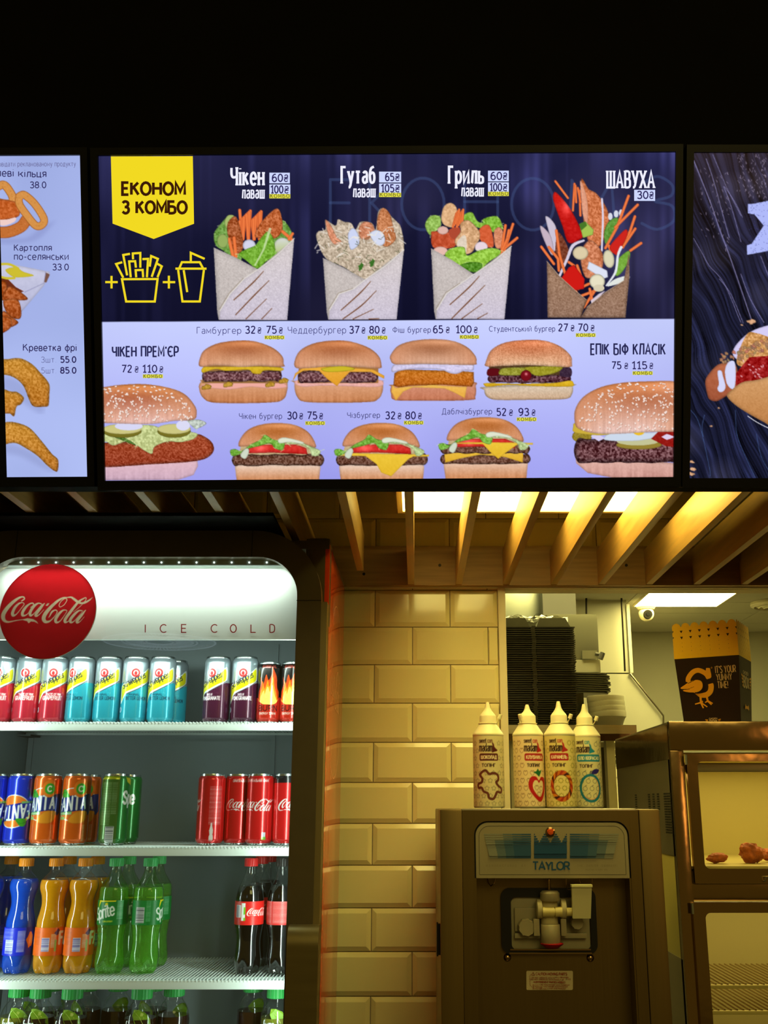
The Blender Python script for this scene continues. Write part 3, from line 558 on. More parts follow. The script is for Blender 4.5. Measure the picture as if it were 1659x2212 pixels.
    cv.stroke(z4('905 740 950 640 985 560 1050 530'), [5, 6, 7, 4], (216, 208, 228), smooth=1)
    for p in ('795 568 870 670', '840 570 895 640 900 710', '885 470 905 620', '900 600 940 740 1005 840', '960 660 990 680', '1010 680 1045 780', '1015 820 1080 790', '1040 860 1120 830', '1050 930 1110 840', '1085 820 1100 890'): carrot(cv, z4(p), 5)
    cv.fill(z4('910 760 960 690 990 675 1055 760 1050 820 990 830'), (208, 28, 22), edge=(.3, 3)); cv.fill(z4('1080 655 1190 710 1195 750 1165 760 1070 700'), (222, 226, 244), edge=(.25, 3)); cv.ell(*z4('1130 775')[0], 17, 16, (232, 226, 196), edge=(.35, 4)); cv.ell(*z4('1140 815')[0], 12, 8, (216, 206, 176))
    cv.fill(z4('1190 800 1240 760 1320 740 1310 770 1220 800'), (226, 230, 226), smooth=1); cv.stroke(z4('1185 800 1240 720 1255 620 1275 570'), [3, 5, 5, 6], (228, 232, 240), smooth=1); cv.fill(z4('1090 890 1140 850 1180 830 1100 915'), (216, 200, 214))
    for a in (z4('828 655 900 740 1010 840 1068 888 1030 992 832 992'), z4('1322 600 1325 740 1300 992 1030 992 1068 930 1180 840 1290 770')):
        cv.fill(a, (166, 130, 104), (150, 116, 96), gr=(34, 2.4), edge=(.25, 9)); cv.stroke(a[:4] if a[0][0] < 1200 else a[4:], 1.6, (206, 178, 150), .7)
    cv.stroke(z4('1068 888 1040 950 1030 992'), 2, (80, 54, 40), .7)
    # the pale lower half
    X0, Y0 = 200, 318; t = np.clip((np.arange(H) + Y0 - 698) / 340, 0, 1)[:, None, None]; col = np.array((196, 204, 252)) * (1 - t) + np.array((160, 160, 240)) * t
    yl = 698 - (np.arange(W) + X0 - 221) * (7 / 1234.); m = np.clip((np.arange(H)[:, None] + Y0) - yl[None] + .5, 0, 1)[..., None]; A[:] = A * (1 - m) + (col + (vnoise(H, W, 160, 9)[..., None] - .5) * 16) * m
    z5, z6, z7, z2 = Zm(3.77, 400, 690), Zm(3.77, 820, 690), Zm(3.779, 1220, 690), Zm(3.606, 0, 690)
    # hamburger
    cv.fill(z5('105 570 120 520 180 500 780 500 820 520 820 590 790 660 680 688 250 690 140 650'), (226, 170, 132), (198, 124, 76), gr=(9, 3), edge=(.25, 7), smooth=1, ss=(16, 4)); cv.fill(z5('110 560 220 520 420 500 620 520 760 520 820 560 700 575 520 560 360 580 200 570'), (240, 172, 160), edge=(.2, 3), smooth=1)
    cv.fill(z5('140 380 770 380 775 530 130 530'), (150, 108, 60)); patty(cv, *z5('130 425')[0], *z5('778 520')[0], (120, 78, 82), 78, 1); cv.fill(z5('135 445 140 400 240 398 420 395 620 395 780 405 770 430 640 425 600 455 540 450 500 420 330 430 240 415'), (226, 190, 44), (196, 160, 30), gr=(14, 5), edge=(.25, 2), smooth=1)
    for q in ('175 560', '350 540', '690 540', '800 510'): cv.fill(blob(*z5(q)[0], 11, 7, -10, .35, 4), (190, 146, 50), gr=(30, 3), edge=(.4, 2))
    bun_top(cv, z5('115 395 112 330 150 260 260 205 420 183 560 190 700 240 780 310 792 370 785 398 600 390 450 398 250 385'), ss=14)
    # cheddar burger
    cv.fill(z5('878 530 900 510 1560 510 1598 520 1595 600 1560 660 1460 686 1000 686 900 640'), (228, 172, 136), (198, 126, 78), gr=(9, 3), edge=(.25, 7), smooth=1, ss=(16, 4)); cv.fill(z5('880 530 960 500 1500 500 1600 520 1560 560 1300 555 1100 550 950 560'), (236, 176, 168), gr=(14, 4), edge=(.2, 2), smooth=1)
    cv.fill(z5('915 390 1560 390 1560 530 905 530'), (170, 116, 60)); patty(cv, *z5('905 425')[0], *z5('1560 530')[0], (122, 80, 84), 78, 2); cheese(cv, z5('862 520 885 450 950 405 1200 395 1520 420 1610 470 1608 495 1500 440 1330 440 1270 500 1225 555 1150 500 1080 430 960 425 900 460'), (240, 176, 64), (226, 156, 40)); cv.fill(z5('1100 410 1260 390 1370 410 1320 430 1150 440'), (206, 186, 40), edge=(.3, 2), smooth=1)
    bun_top(cv, z5('890 405 883 340 930 260 1040 205 1190 183 1330 190 1480 240 1565 310 1586 380 1570 410 1400 400 1200 390 1000 408'), ss=14)
    # fish burger
    cv.fill(z6('80 560 120 540 720 520 772 560 768 640 720 670 300 675 110 668 80 620'), (216, 150, 124), (196, 116, 82), gr=(10, 3), edge=(.25, 6), smooth=1, ss=(14, 4)); cheese(cv, z6('92 545 120 570 200 560 420 545 640 560 700 560 682 655 600 610 520 575 260 565 180 600 120 676 82 600'), (242, 192, 92), (232, 166, 60))
    cv.fill(z6('100 550 108 450 160 418 400 425 700 435 755 440 758 530 740 560 500 545 260 550 140 565'), (206, 124, 38), (186, 96, 26), gr=(40, 2.6), edge=(.35, 6)); cv.fill(z6('92 440 90 400 140 375 400 370 720 370 755 410 740 430 680 430 620 455 560 450 480 420 300 415 180 425'), (214, 206, 238), gr=(22, 4), edge=(.3, 4), smooth=1)
    bun_top(cv, z6('76 340 78 300 140 225 260 185 420 172 580 185 700 235 770 310 778 360 760 382 560 380 330 375 120 378'), (206, 136, 90), (222, 176, 150), (168, 98, 56), ss=10)
    # student burger
    cv.fill(z6('842 590 860 560 1540 540 1566 560 1560 620 1500 662 1200 668 940 668 860 640'), (222, 206, 184), (206, 168, 134), gr=(20, 2.2), edge=(.3, 7), smooth=1); cv.fill(z6('880 385 1540 385 1540 480 880 480'), (84, 60, 36), gr=(16, 4)); patty(cv, *z6('868 460')[0], *z6('1552 535')[0], (96, 56, 66), 74, 3)
    cv.fill(z6('842 550 860 530 1100 535 1400 530 1540 510 1570 530 1550 560 1300 558 1060 548 880 560'), (232, 190, 40), (206, 160, 30), edge=(.25, 2), gr=(14, 4), smooth=1); cv.fill(z6('870 470 875 415 960 415 965 465'), (96, 14, 22), edge=(.3, 3), smooth=1); cv.fill(z6('1460 470 1480 410 1550 410 1548 480'), (60, 40, 60), gr=(20, 3), smooth=1)
    cv.fill(z6('962 460 990 410 1150 402 1180 410 1160 460 1050 470'), (150, 150, 50), gr=(40, 3), edge=(.4, 3), smooth=1); cv.fill(z6('1180 400 1460 395 1460 430 1380 460 1270 472 1210 440'), (158, 152, 40), gr=(26, 3), edge=(.35, 3), smooth=1); cv.ell(*z6('1182 470')[0], 12, 12, (120, 14, 26), edge=(.4, 3), hl=(z6('1182 455')[0][0], z6('1182 455')[0][1], 3, 3, 120))
    bun_top(cv, z6('858 395 856 350 900 260 1010 200 1180 178 1340 185 1470 235 1550 310 1558 370 1545 400 1400 395 1200 385 1000 390'), (214, 116, 66), (232, 196, 160), (196, 92, 46), ss=20, gr=(34, 1.8))
    # three lettuce burgers of the bottom row
    def low(z, dx, kind):
        o = (lambda s: [(x + dx, y - (12 if kind == 2 else 0)) for x, y in z(s)]); B = o('395 1210 410 1190 1080 1190 1090 1215 1070 1400 420 1400')
        cv.fill([(x, y) for x, y in B], (240, 214, 196), (196, 112, 56), gr=(10, 3), edge=(.2, 7), ss=(20, 4))
        cv.fill(o('455 1000 1030 1000 1060 1130 420 1130'), (196, 172, 130), gr=(20, 5))
        if kind == 2:
            patty(cv, *o('370 1155')[0], *o('1110 1240')[0], (116, 78, 62), 60, 11); cheese(cv, o('405 1150 700 1120 1050 1140 1045 1225 900 1180 700 1160 540 1190 412 1225'), (240, 196, 70), (222, 170, 44)); patty(cv, *o('370 1070')[0], *o('1105 1155')[0], (120, 82, 66), 60, 12)
        else: patty(cv, *o('370 1105')[0], *o('1120 1205')[0], (112, 74, 58), 60, 10 + kind)
        bun_top(cv, o('425 1040 440 980 500 910 600 868 740 853 880 870 980 920 1035 990 1050 1055 960 1030 860 1020 780 1020 740 1030 640 1020 560 1035 470 1045'), (206, 130, 74), (222, 160, 118), (178, 96, 34), ss=10)
        cv.fill(o('500 1100 505 1060 580 1030 900 1030 975 1060 985 1110 700 1095'), (222, 60, 50), (196, 30, 28), gr=(18, 6), edge=(.3, 4), hl=(o('600 1060')[0][0], o('600 1060')[0][1], 14, 7, 50))
        if kind >= 1: cheese(cv, o('380 1120 480 1100 700 1105 1000 1110 1130 1115 1125 1130 1000 1130 960 1150 820 1290 740 1260 700 1190 610 1125'if kind == 1 else '490 1070 500 1062 720 1058 1130 1065 1128 1080 1000 1080 900 1150 845 1195 780 1140 720 1075'), (240, 200, 60), (230, 184, 46))
        lettuce(cv, o('358 1075 400 1065 450 1080 520 1030 600 990 640 950 700 985 760 1000 800 1020 780 1075 720 1060 680 1020 600 1040 480 1070 430 1110 370 1120'), 20 + kind, (120, 178, 66)); lettuce(cv, o('800 990 900 1000 1000 1040 1088 1080 1070 1120 1020 1120 1000 1070 930 1030 820 1020'), 30 + kind, (190, 210, 150))
        cv.fill(o('745 990 790 972 870 985 950 1010 940 1025 840 1010 760 1020'), (224, 230, 206), edge=(.25, 2), smooth=1); cv.fill(o('440 1120 470 1070 500 1060 510 1090 480 1145'), (210, 220, 200), edge=(.25, 2), smooth=1)
    low(z5, 0, 0); low(z5, 224, 1); low(z5, 449, 2)
    # two tall seeded burgers at the corners
    cv.fill(z2('700 1140 1530 1100 1535 1150 1500 1220 1380 1258 700 1258'), (230, 190, 200), (206, 170, 190), gr=(8, 4), edge=(.2, 7), ss=(16, 4)); cv.fill(z2('700 990 1000 960 1300 950 1500 900 1600 930 1655 990 1640 1060 1530 1110 1200 1135 700 1150'), (168, 76, 44), (150, 60, 36), gr=(50, 2.6), edge=(.4, 8), smooth=1)
    lettuce(cv, z2('700 900 900 850 1150 830 1300 870 1450 880 1530 900 1500 940 1400 965 1300 960 1200 1000 1180 1055 1120 1030 1060 990 980 960 880 990 820 960 700 960'), 41, (196, 206, 140)); lettuce(cv, z2('700 860 820 900 900 930 1000 970 1060 990 990 940 880 900'), 42, (86, 124, 50)); lettuce(cv, z2('1455 800 1540 790 1600 820 1530 860 1500 850'), 43, (190, 200, 190))
    for q in ('950 880 150', '1350 880 130'):
        a, b, c_ = (float(v) for v in q.split()); cv.ell(*z2('%f %f' % (a, b))[0], c_ / 3.606, 14, (120, 112, 36), edge=(.3, 2)); cv.ell(*z2('%f %f' % (a, b - 18))[0], c_ / 3.606, 11, (206, 200, 130), edge=(.2, 3))
    cv.ell(*z2('1000 840')[0], 30, 9, (216, 216, 246)); cv.ell(*z2('1420 835')[0], 15, 11, (220, 220, 246))
    bun_top(cv, z2('500 810 600 600 850 530 1100 513 1300 540 1430 590 1510 680 1525 740 1500 790 1350 800 1150 825 800 815'), (196, 112, 44), (238, 196, 190), (170, 78, 24), seeds=(3, 230, .9, 2.6), ss=16)
    cv.fill(z7('70 1100 300 1150 900 1190 900 1310 400 1312 180 1270 85 1190'), (232, 190, 176), (206, 150, 140), gr=(9, 3), edge=(.2, 7), ss=(18, 4)); cv.fill(z7('52 980 80 930 200 940 200 1000 100 1015'), (150, 130, 40), gr=(26, 3), edge=(.3, 2), smooth=1); patty(cv, *z7('65 985')[0], *z7('1150 1190')[0], (104, 62, 66), 80, 21, 3.4)
    cv.ell(*z7('600 1040')[0], 50, 10, (150, 130, 50), edge=(.3, 3)); cv.ell(*z7('590 1010')[0], 46, 9, (196, 196, 150)); cv.fill(z7('310 990 400 935 700 940 780 920 760 970 600 1005 400 1008'), (206, 218, 236), edge=(.2, 3), smooth=1); cv.fill(z7('700 990 760 930 900 910 900 1060 820 1050'), (150, 26, 20), gr=(14, 5)); cv.fill(z7('205 970 240 935 320 985 270 1010'), (214, 206, 240)); cv.fill(z7('785 975 830 950 900 975 830 1000'), (222, 206, 236)); cv.ell(*z7('600 935')[0], 12, 7, (236, 190, 40)); cv.fill(z7('60 890 75 860 150 910 400 930 300 960 80 940'), (206, 176, 60), edge=(.2, 2), smooth=1)
    bun_top(cv, z7('72 840 80 740 150 640 290 565 480 528 700 518 900 520 1150 600 1250 800 1000 920 700 935 300 950 110 910'), (204, 118, 58), (240, 206, 200), (176, 84, 30), seeds=(5, 300, .9, 2.5), ss=18)
    return cv
def left_picture():
    cv = Cv(-60, 325, 200, 1045, 1.0, (168, 182, 236)); H, W = cv.a.shape[:2]; cv.a += (vnoise(H, W, 120, 51)[..., None] - .5) * 22
    z = Zm(3.606, 0, 310); q = Zm(3.606, 0, 690)
    cv.fill(z('-60 735 200 735 330 640 450 600 420 620 260 760 -60 780'), (140, 150, 206), smooth=1, alpha=.6, soft=4)
    def ring(pts, w_, c, c2):
        cv.stroke(pts, w_ + 3, c2, smooth=1); cv.stroke(pts, w_, c, smooth=1)
        for i in range(60):
            p = catmull(pts, 5)[(i * 7) % (5 * (len(pts) - 1))]; r = random.Random(i); cv.ell(p[0] + r.uniform(-w_, w_) * .4, p[1] + r.uniform(-w_, w_) * .4, 1.8, 1.4, np.array(c) + r.uniform(-30, 24), n=8, alpha=.6)
    ring(z('-80 380 20 320 80 380 100 440 60 470 -40 450'), 15, (214, 146, 74), (160, 92, 36)); cv.fill(z('-60 450 60 440 140 470 150 560 60 590 -60 600'), (196, 96, 40), gr=(30, 4), edge=(.3, 5), smooth=1); cv.fill(z('-40 600 60 590 120 575 110 610 20 640'), (240, 206, 200), smooth=1)
    ring(z('-60 690 60 690 160 650 200 600'), 22, (196, 112, 52), (150, 76, 30)); ring(z('150 410 190 400 270 470 340 580 330 630 280 640 210 560 150 470 150 410'), 14, (214, 146, 74), (160, 92, 36))
    cv.fill(z('-60 920 60 935 385 1000 385 1030 340 1110 170 1310 -60 1310'), (206, 206, 228), (180, 182, 216), edge=(.15, 6), gr=(6, 8)); cv.fill(z('355 1005 388 1022 360 1085 340 1080'), (120, 84, 70)); cv.stroke(z('355 1000 340 1090 190 1160'), 1.5, (150, 150, 186)); cv.fill(z('-60 1060 0 1050 60 1060 120 1120 185 1155 60 1190 -60 1190'), (110, 46, 24), smooth=0)
    cv.fill(z('40 985 120 965 180 1000 262 1030 150 1045 90 1035'), (206, 190, 50), smooth=1, edge=(.1, 3)); cv.stroke(z('-60 950 60 940 140 975'), 5, (206, 190, 50), smooth=1); cv.stroke(z('-60 1020 40 1050 110 1050'), 5, (206, 190, 50), smooth=1)
    for p in ('-60 1080 20 1070 50 1100 40 1190 -60 1210', '10 1220 60 1120 130 1140 215 1215 100 1225', '20 1240 60 1215 140 1225 165 1330 140 1372 60 1340', '-60 1240 0 1240 15 1300 -10 1380 -60 1380', '-20 1410 20 1310 80 1350 140 1400 60 1440', '-60 1370 60 1355 90 1400 70 1450 -20 1500 -60 1500'): cv.fill(z(p), (186, 96, 42), (160, 76, 32), gr=(46, 4), edge=(.35, 5), smooth=1)
    for p in ('-60 470 40 455 130 480 220 560 340 700 300 740 150 640 40 560 -60 600', '-60 990 100 985 250 1050 350 1130 420 1190 390 1200 300 1160 150 1080 -60 1040'): cv.fill(q(p), (140, 150, 200), smooth=1, alpha=.5, soft=5)
    def shr(p): cv.fill(q(p), (206, 146, 56), (186, 116, 40), gr=(46, 3), edge=(.35, 8), smooth=1)
    shr('-60 330 60 315 150 308 240 350 310 420 380 510 382 600 375 680 340 690 260 688 225 640 180 530 120 470 40 440 -60 450'); shr('-60 560 20 552 80 570 130 575 182 620 160 670 125 690 105 765 70 745 0 745 -60 740'); shr('-60 835 60 810 140 820 230 860 320 960 400 1060 450 1110 448 1190 425 1200 360 1150 290 1080 200 1020 100 975 -60 1000')
    return cv
def right_picture():
    cv = Cv(1478, 318, 1700, 1050, 1.0, (24, 26, 48)); A = cv.a; H, W = A.shape[:2]; yy, xx = np.mgrid[0:H, 0:W].astype(float)
    u = xx - yy * .42; U = (u - u.min()); r1 = vnoise(1, int(U.max()) + 4, 5, 61)[0]; r2 = vnoise(1, int(U.max()) + 4, 1.6, 62)[0]
    Ui = (U + (vnoise(H, W, 60, 63) - .5) * 26).clip(0, U.max()).astype(int); n = r1[Ui] * .6 + r2[Ui] * .4; A += (n - .45)[..., None] * np.array((44, 50, 88)) * (.5 + vnoise(H, W, 30, 64))[..., None]
    A += np.clip(vnoise(H, W, 80, 65) - .5, 0, 1)[..., None] * np.array((60, 56, 60)) + np.linspace(1, 0, H)[:, None, None] ** 3 * np.array((26, 14, 0))
    z = Zm(5.67, 1440, 310); q = Zm(3.779, 1220, 690); r = random.Random(3)
    for p, wd in (('330 200 420 430 540 740 640 1040 750 1340 860 1660 960 1960 1040 2200', 2.2), ('480 180 560 420 690 900 760 1150', 1.6), ('690 520 780 760 900 1200', 1.3), ('700 520 820 700 920 900', 1.2), ('560 130 680 420 740 560 900 880', 1.2), ('330 1160 420 1320 520 1500 700 1720 900 2200', 1.4), ('640 1660 780 1850 930 2210', 1.4), ('1140 1380 1240 1640', 1.4), ('900 1600 1010 1900 1180 2200', 1.6)): cv.stroke(z(p), wd, (150, 144, 196), .7, smooth=1)
    for p in ('1030 760 1100 880 1180 1240 1185 1310', '1390 760 1400 950 1450 1100 1550 1320', '1560 960 1600 1150 1680 1300', '1140 800 1120 900 1130 980'): cv.stroke(q(p), 1.4, (70, 96, 150), .7, smooth=1)
    for _ in range(150):
        x, y = (r.uniform(850, 1240), r.uniform(120, 650)) if r.random() < .6 else (r.uniform(400, 760), r.uniform(250, 1300)); cv.stroke(z('%f %f %f %f' % (x, y, x + r.uniform(-14, 22), y + r.uniform(8, 34))), 1.1, (176, 160, 190), .6)
    L = z('985 735 1070 728 1100 720 1245 690 1245 800 1400 1100 1300 1300 975 1362 972 1245 1030 1225 1175 1000 1060 860 985 850'); cv.fill(L, (176, 186, 250), edge=(0, 1))
    for _ in range(120): x, y = r.uniform(985, 1240), r.uniform(700, 1340); cv.ell(*z('%f %f' % (x, y))[0], .9, .8, (60, 60, 130), n=6, alpha=.7)
    cv.fill(z('1240 770 1300 760 1300 870 1230 810'), (24, 26, 48)); cv.fill(q('1380 320 1380 240 1480 130 1600 70 1740 55 1740 230 1500 360'), (214, 206, 246), edge=(.15, 5), smooth=1); cv.fill(q('1400 330 1480 130 1560 120 1680 160 1740 180 1740 400 1450 400'), (206, 150, 90), gr=(60, 4), smooth=1)
    cv.fill(q('1145 520 1180 450 1250 380 1330 370 1400 400 1400 600 1320 640 1240 685 1180 670 1160 620'), (186, 106, 72), (160, 84, 56), gr=(8, 5), edge=(.3, 7), smooth=1); cv.fill(q('1380 470 1500 320 1760 300 1760 560 1400 580'), (150, 22, 22), gr=(46, 5))
    for _ in range(26): cv.ell(*q('%f %f' % (r.uniform(1420, 1720), r.uniform(350, 500)))[0], 3, 1.6, (240, 190, 200), rot=r.uniform(0, 90), alpha=.7)
    for _ in range(70): x = r.uniform(1270, 1740); y = 330 - (x - 1270) * .35 + r.uniform(-30, 60); cv.fill(blob(*q('%f %f' % (x, y))[0], r.uniform(3, 6), r.uniform(2, 4), r.uniform(0, 90), .3, int(x)), (206 - r.random() * 40, 152 - r.random() * 40, 100), edge=(.3, 1), alpha=.9)
    cv.fill(q('1310 400 1340 355 1380 355 1392 440 1385 560 1360 585 1320 540 1305 460'), (214, 216, 250), edge=(.12, 3), smooth=1); cv.fill(q('1245 440 1275 432 1290 480 1310 560 1295 600 1262 610 1243 580 1255 540'), (214, 216, 250), edge=(.12, 2), smooth=1)
    cv.fill(q('1320 640 1360 590 1440 530 1540 512 1760 505 1760 920 1620 860 1480 780 1380 710'), (214, 160, 106), (186, 122, 66), gr=(12, 2.5), edge=(.25, 9), smooth=1); cv.stroke(q('1490 810 1580 870 1740 950'), 1.6, (230, 230, 240), smooth=1)
    for a, b, s_ in ((1520, 25, 9), (1035, 1190, 6), (1045, 1250, 6), (1030, 1290, 7), (1255, 742, 3), (1195, 893, 3.4), (1440, 52, 3)): cv.fill(blob(*q('%f %f' % (a, b))[0], s_, s_ * .6, 10, .35, int(a)), (222, 170, 130), gr=(30, 2), edge=(.3, 1))
    return cv
# ------------------------------------------------------------------ menu screens
M_BEZEL = mat('black_bezel', (9, 9, 10), rough=.45, spec=.25)
TILT, TW = R(19), 0.95; THH = TW * .5625
GS = glow_attr('screen_picture_glow', 1.0)
INK = [glow('screen_ink_dark', (46, 40, 92), 1), glow('screen_ink_mid', (84, 84, 138), 1), glow('screen_ink_white', (240, 240, 255), 1), glow('screen_yellow', (242, 218, 34), 1), glow('screen_brown_ink', (58, 26, 8), 1),
       glow('screen_tag_white', (206, 216, 255), 1), glow('screen_combo_yellow', (222, 218, 70), 1), glow('screen_combo_ink', (96, 90, 40), 1), glow('screen_ink_grey', (112, 112, 160), 1)]
def screen(label, corners, cv, k, roll, s0=0.0, s1=1.0):
    """corners: photo points of the lit picture, clockwise from top left"""
    cx = sum(c[0] for c in corners) / 4; cy = sum(c[1] for c in corners) / 4; wpx = (corners[1][0] - corners[0][0] + corners[2][0] - corners[3][0]) / 2
    t = TW * F / wpx; c = Vector(((cx - CX) / F * t, (CT - (CY - cy) / F * ST) * t, EYE + (ST + (CY - cy) / F * CT) * t))
    root = thing('menu_screen', label, 'menu screen', c); root.rotation_euler = Euler((TILT, 0, 0)); root.rotation_euler = (Matrix.Rotation(TILT, 3, 'X') @ Matrix.Rotation(-roll, 3, 'Y')).to_euler()
    Hm = homog(corners, [(0, 0), (1, 0), (1, 1), (0, 1)]); Hi = np.linalg.inv(Hm)
    W, Hh = TW, THH; b = .012; m = MB(); m.ring([(-W/2 - b, -Hh/2 - .016), (W/2 + b, -Hh/2 - .016), (W/2 + b, Hh/2 + b), (-W/2 - b, Hh/2 + b)], [(-W/2, -Hh/2), (W/2, -Hh/2), (W/2, Hh/2), (-W/2, Hh/2)], -.006, .03)
    m.build('bezel', M_BEZEL, root, local=True); m = MB(); m.box((-W/2 - .005, .012, -Hh/2 - .01), (W/2 + .005, .035, Hh/2 + .005)); m.build('back_cover', M_BEZEL, root, local=True)
    nx = int(wpx * (s1 - s0) * k); ny = int(wpx * .5625 * k); s, tt = np.meshgrid(np.linspace(s0, s1, nx), np.linspace(0, 1, ny)); X, Y = ap(Hi, s, tt); cols = cv.sample(X, Y)
    pts = np.stack([(s - .5) * W, np.zeros_like(s), (.5 - tt) * Hh], -1); grid_mesh('picture', pts, cols, GS, root)
    def mp(x, y, h):
        a, b_ = ap(Hm, x, y); return ((a - .5) * W, -.0004 - h, (.5 - b_) * Hh)
    return root, mp
root, mp = screen('wide menu screen of wraps above burgers with a yellow badge', [(213.5, 342), (1459, 330), (1453, 1035), (228, 1040)], center_picture(), .72, R(.37))
d = Decal(mp); d.poly([(240, 342.5), (415.5, 341.4), (418, 487), (331.5, 520), (243.5, 487)]); d.build('badge', INK[3], root, True)
d = Decal(mp, base=.0012); d.text('ЕКОНОМ', 262, 425, 26, 401.5, 6.0); d.text('З КОМБО', 262.5, 465, 25, 405.5, 6.0); d.build('badge_lettering', INK[4], root, True)
d = Decal(mp); Z1 = Zm(3.606, 0, 310)
for s_ in ('950 1070 1225 1068 1203 1243 982 1243 950 1070', '960 1058 905 952 952 938', '990 1040 960 882 1012 873', '1036 915 1034 870 1092 866 1092 980', '1018 1055 1006 932 1052 930 1058 980', '1060 1055 1056 1000 1110 998 1114 1055', '1108 914 1152 912 1143 1055', '1165 972 1176 890 1228 912 1180 1052', '1225 1055 1258 970 1214 944',
           '870 1045 870 1142', '822 1093 918 1093', '1313 1043 1313 1142', '1266 1093 1362 1093', '1364 988 1604 988', '1394 985 1414 938 1552 938 1577 985', '1385 998 1418 1243 1552 1243 1584 998', '1483 935 1483 865 1590 912', '1428 1000 1455 1170'): d.line(Z1(s_), 4.6, 3)
d.mb.mi = 0; d.build('meal_icons', [INK[3]] * 4, root, True)
for t_, x0, x1, yb, cap, wd in (('Чікен', 496, 570, 402.5, 36, 5.2), ('лаваш', 520, 570, 431.5, 24, 2.9), ('Гутаб', 733, 809, 398, 34, 5.2), ('лаваш', 759, 809, 428.3, 24, 2.9), ('Гриль', 965, 1043.5, 397.6, 35, 5.2), ('лаваш', 993, 1043, 425.8, 24, 2.9), ('ШАВУХА', 1308.6, 1414.5, 406.7, 35, 4.6)):
    d = Decal(mp); d.text(t_, x0, yb, cap, x1, wd, 0, serif=cap * .09, gap=3.4); d.build('wrap_name', INK[2], root, True)
def tagbox(x0, y0, x1, y1, t_, combo, tx0, yb, first):
    d = Decal(mp); d.z = 1; d.poly([(x0, y0), (x1, y0), (x1, y1), (x0, y1)]); d.z = 3
    if combo: d.poly([(x0, y1 - 9.5), (x1, y1 - 9.5), (x1, y1), (x0, y1)], 1)
    d.z = None; d.k = 5; d.text(t_[:-1], tx0, yb, 15.5, x1 - 14.5, 2.7, 2); d.text('₴', x1 - 13.5, yb, 14, x1 - 2.5, 2.1, 2)
    if combo: d.text('КОМБО', x0 + 2, y1 - 1, 8, x1 - 1.5, 1.2, 3, gap=4.5)
    d.build('price_tag', [INK[5], INK[6], INK[0], INK[7]], root, True)
for a in ((580, 376.5, 624, 399.5, '60₴', 0, 585, 395.5, 1), (580, 402, 625, 432, '100₴', 1, 582, 420.5, 0), (816.5, 373.6, 864, 397, '65₴', 0, 829, 393, 1), (816.5, 399.2, 864, 428.6, '105₴', 1, 820, 417.5, 0), (1052, 370.8, 1097, 394, '60₴', 0, 1057, 390, 1), (1052, 396, 1097, 425.8, '100₴', 1, 1055, 414.5, 0), (1369.4, 411.5, 1415, 435.5, '30₴', 0, 1375, 430.5, 1)): tagbox(*a)
for t_, x0, x1, yb, cap in (('Гамбургер', 423.5, 519.5, 723.7, 13.5), ('Чеддербургер', 619, 745, 723, 14), ('Фіш бургер', 844.5, 928, 721.5, 12), ('Студентський бургер', 1053.5, 1197, 719, 11.5), ('Чікен бургер', 514, 607, 907.5, 12), ('Чізбургер', 746.7, 818, 905.5, 11.5), ('Даблчізбургер', 951, 1060, 898, 12)): d = Decal(mp); d.text(t_, x0, yb, cap, x1, 1.45, 0); d.build('burger_name', INK[1], root, True)
for a, x0, x1, b_, x2, x3, h0, h1, yb in (('32', 527, 550, '75', 572, 595.5, 553.5, 599.5, 723), ('37', 751, 773.5, '80', 794.5, 817, 777.5, 821, 723), ('65', 932, 954.5, '100', 981, 1016, 959.5, 1020, 722), ('27', 1203, 1225, '70', 1246, 1269, 1230, 1273.5, 718), ('30', 617, 639.5, '75', 660, 682.5, 643, 686, 908), ('32', 828.5, 851, '80', 872, 895, 855, 899, 908), ('52', 1069, 1091, '93', 1117, 1140, 1096, 1145, 901), ('72', 262, 285, '110', 306.5, 339, 290, 343, 807), ('75', 1319, 1341, '115', 1363, 1397, 1346.5, 1401, 800)):
    d = Decal(mp); d.text(a, x0, yb, 15, x1, 2.5, 0); d.text(b_, x2, yb, 15, x3, 2.5, 0); d.text('₴', h0, yb, 12, h0 + 9.5, 1.7, 0); d.text('₴', h1, yb, 12, h1 + 9.5, 1.7, 0); d.build('burger_price', INK[0], root, True)
for x0, x1, y0 in ((569, 612, 728), (791, 834, 728.5), (990, 1032, 727), (1241.7, 1285, 723), (656.5, 699, 913), (869, 911.5, 912.3), (1113, 1156.3, 905.4), (307.8, 351, 811.5), (1365, 1409, 805.4)):
    d = Decal(mp); d.z = 1; d.poly([(x0, y0), (x1, y0), (x1, y0 + 8), (x0, y0 + 8)], 0); d.z = None; d.k = 5; d.text('КОМБО', x0 + 1.5, y0 + 7.6, 7.2, x1 - 1.5, 1.2, 1, gap=4.5); d.build('combo_mark', [INK[6], INK[7]], root, True)
TI = glow('screen_title_ink', (40, 40, 84), 1)
d = Decal(mp); d.text('ЧІКЕН ПРЕМ’ЄР', 241.5, 773, 21, 385.5, 3.4, 0, gap=3); d.build('burger_title', TI, root, True); d = Decal(mp); d.text('ЕПІК БІФ КЛАСІК', 1273, 769, 22.5, 1437, 3.4, 0, gap=3); d.build('burger_title', TI, root, True)
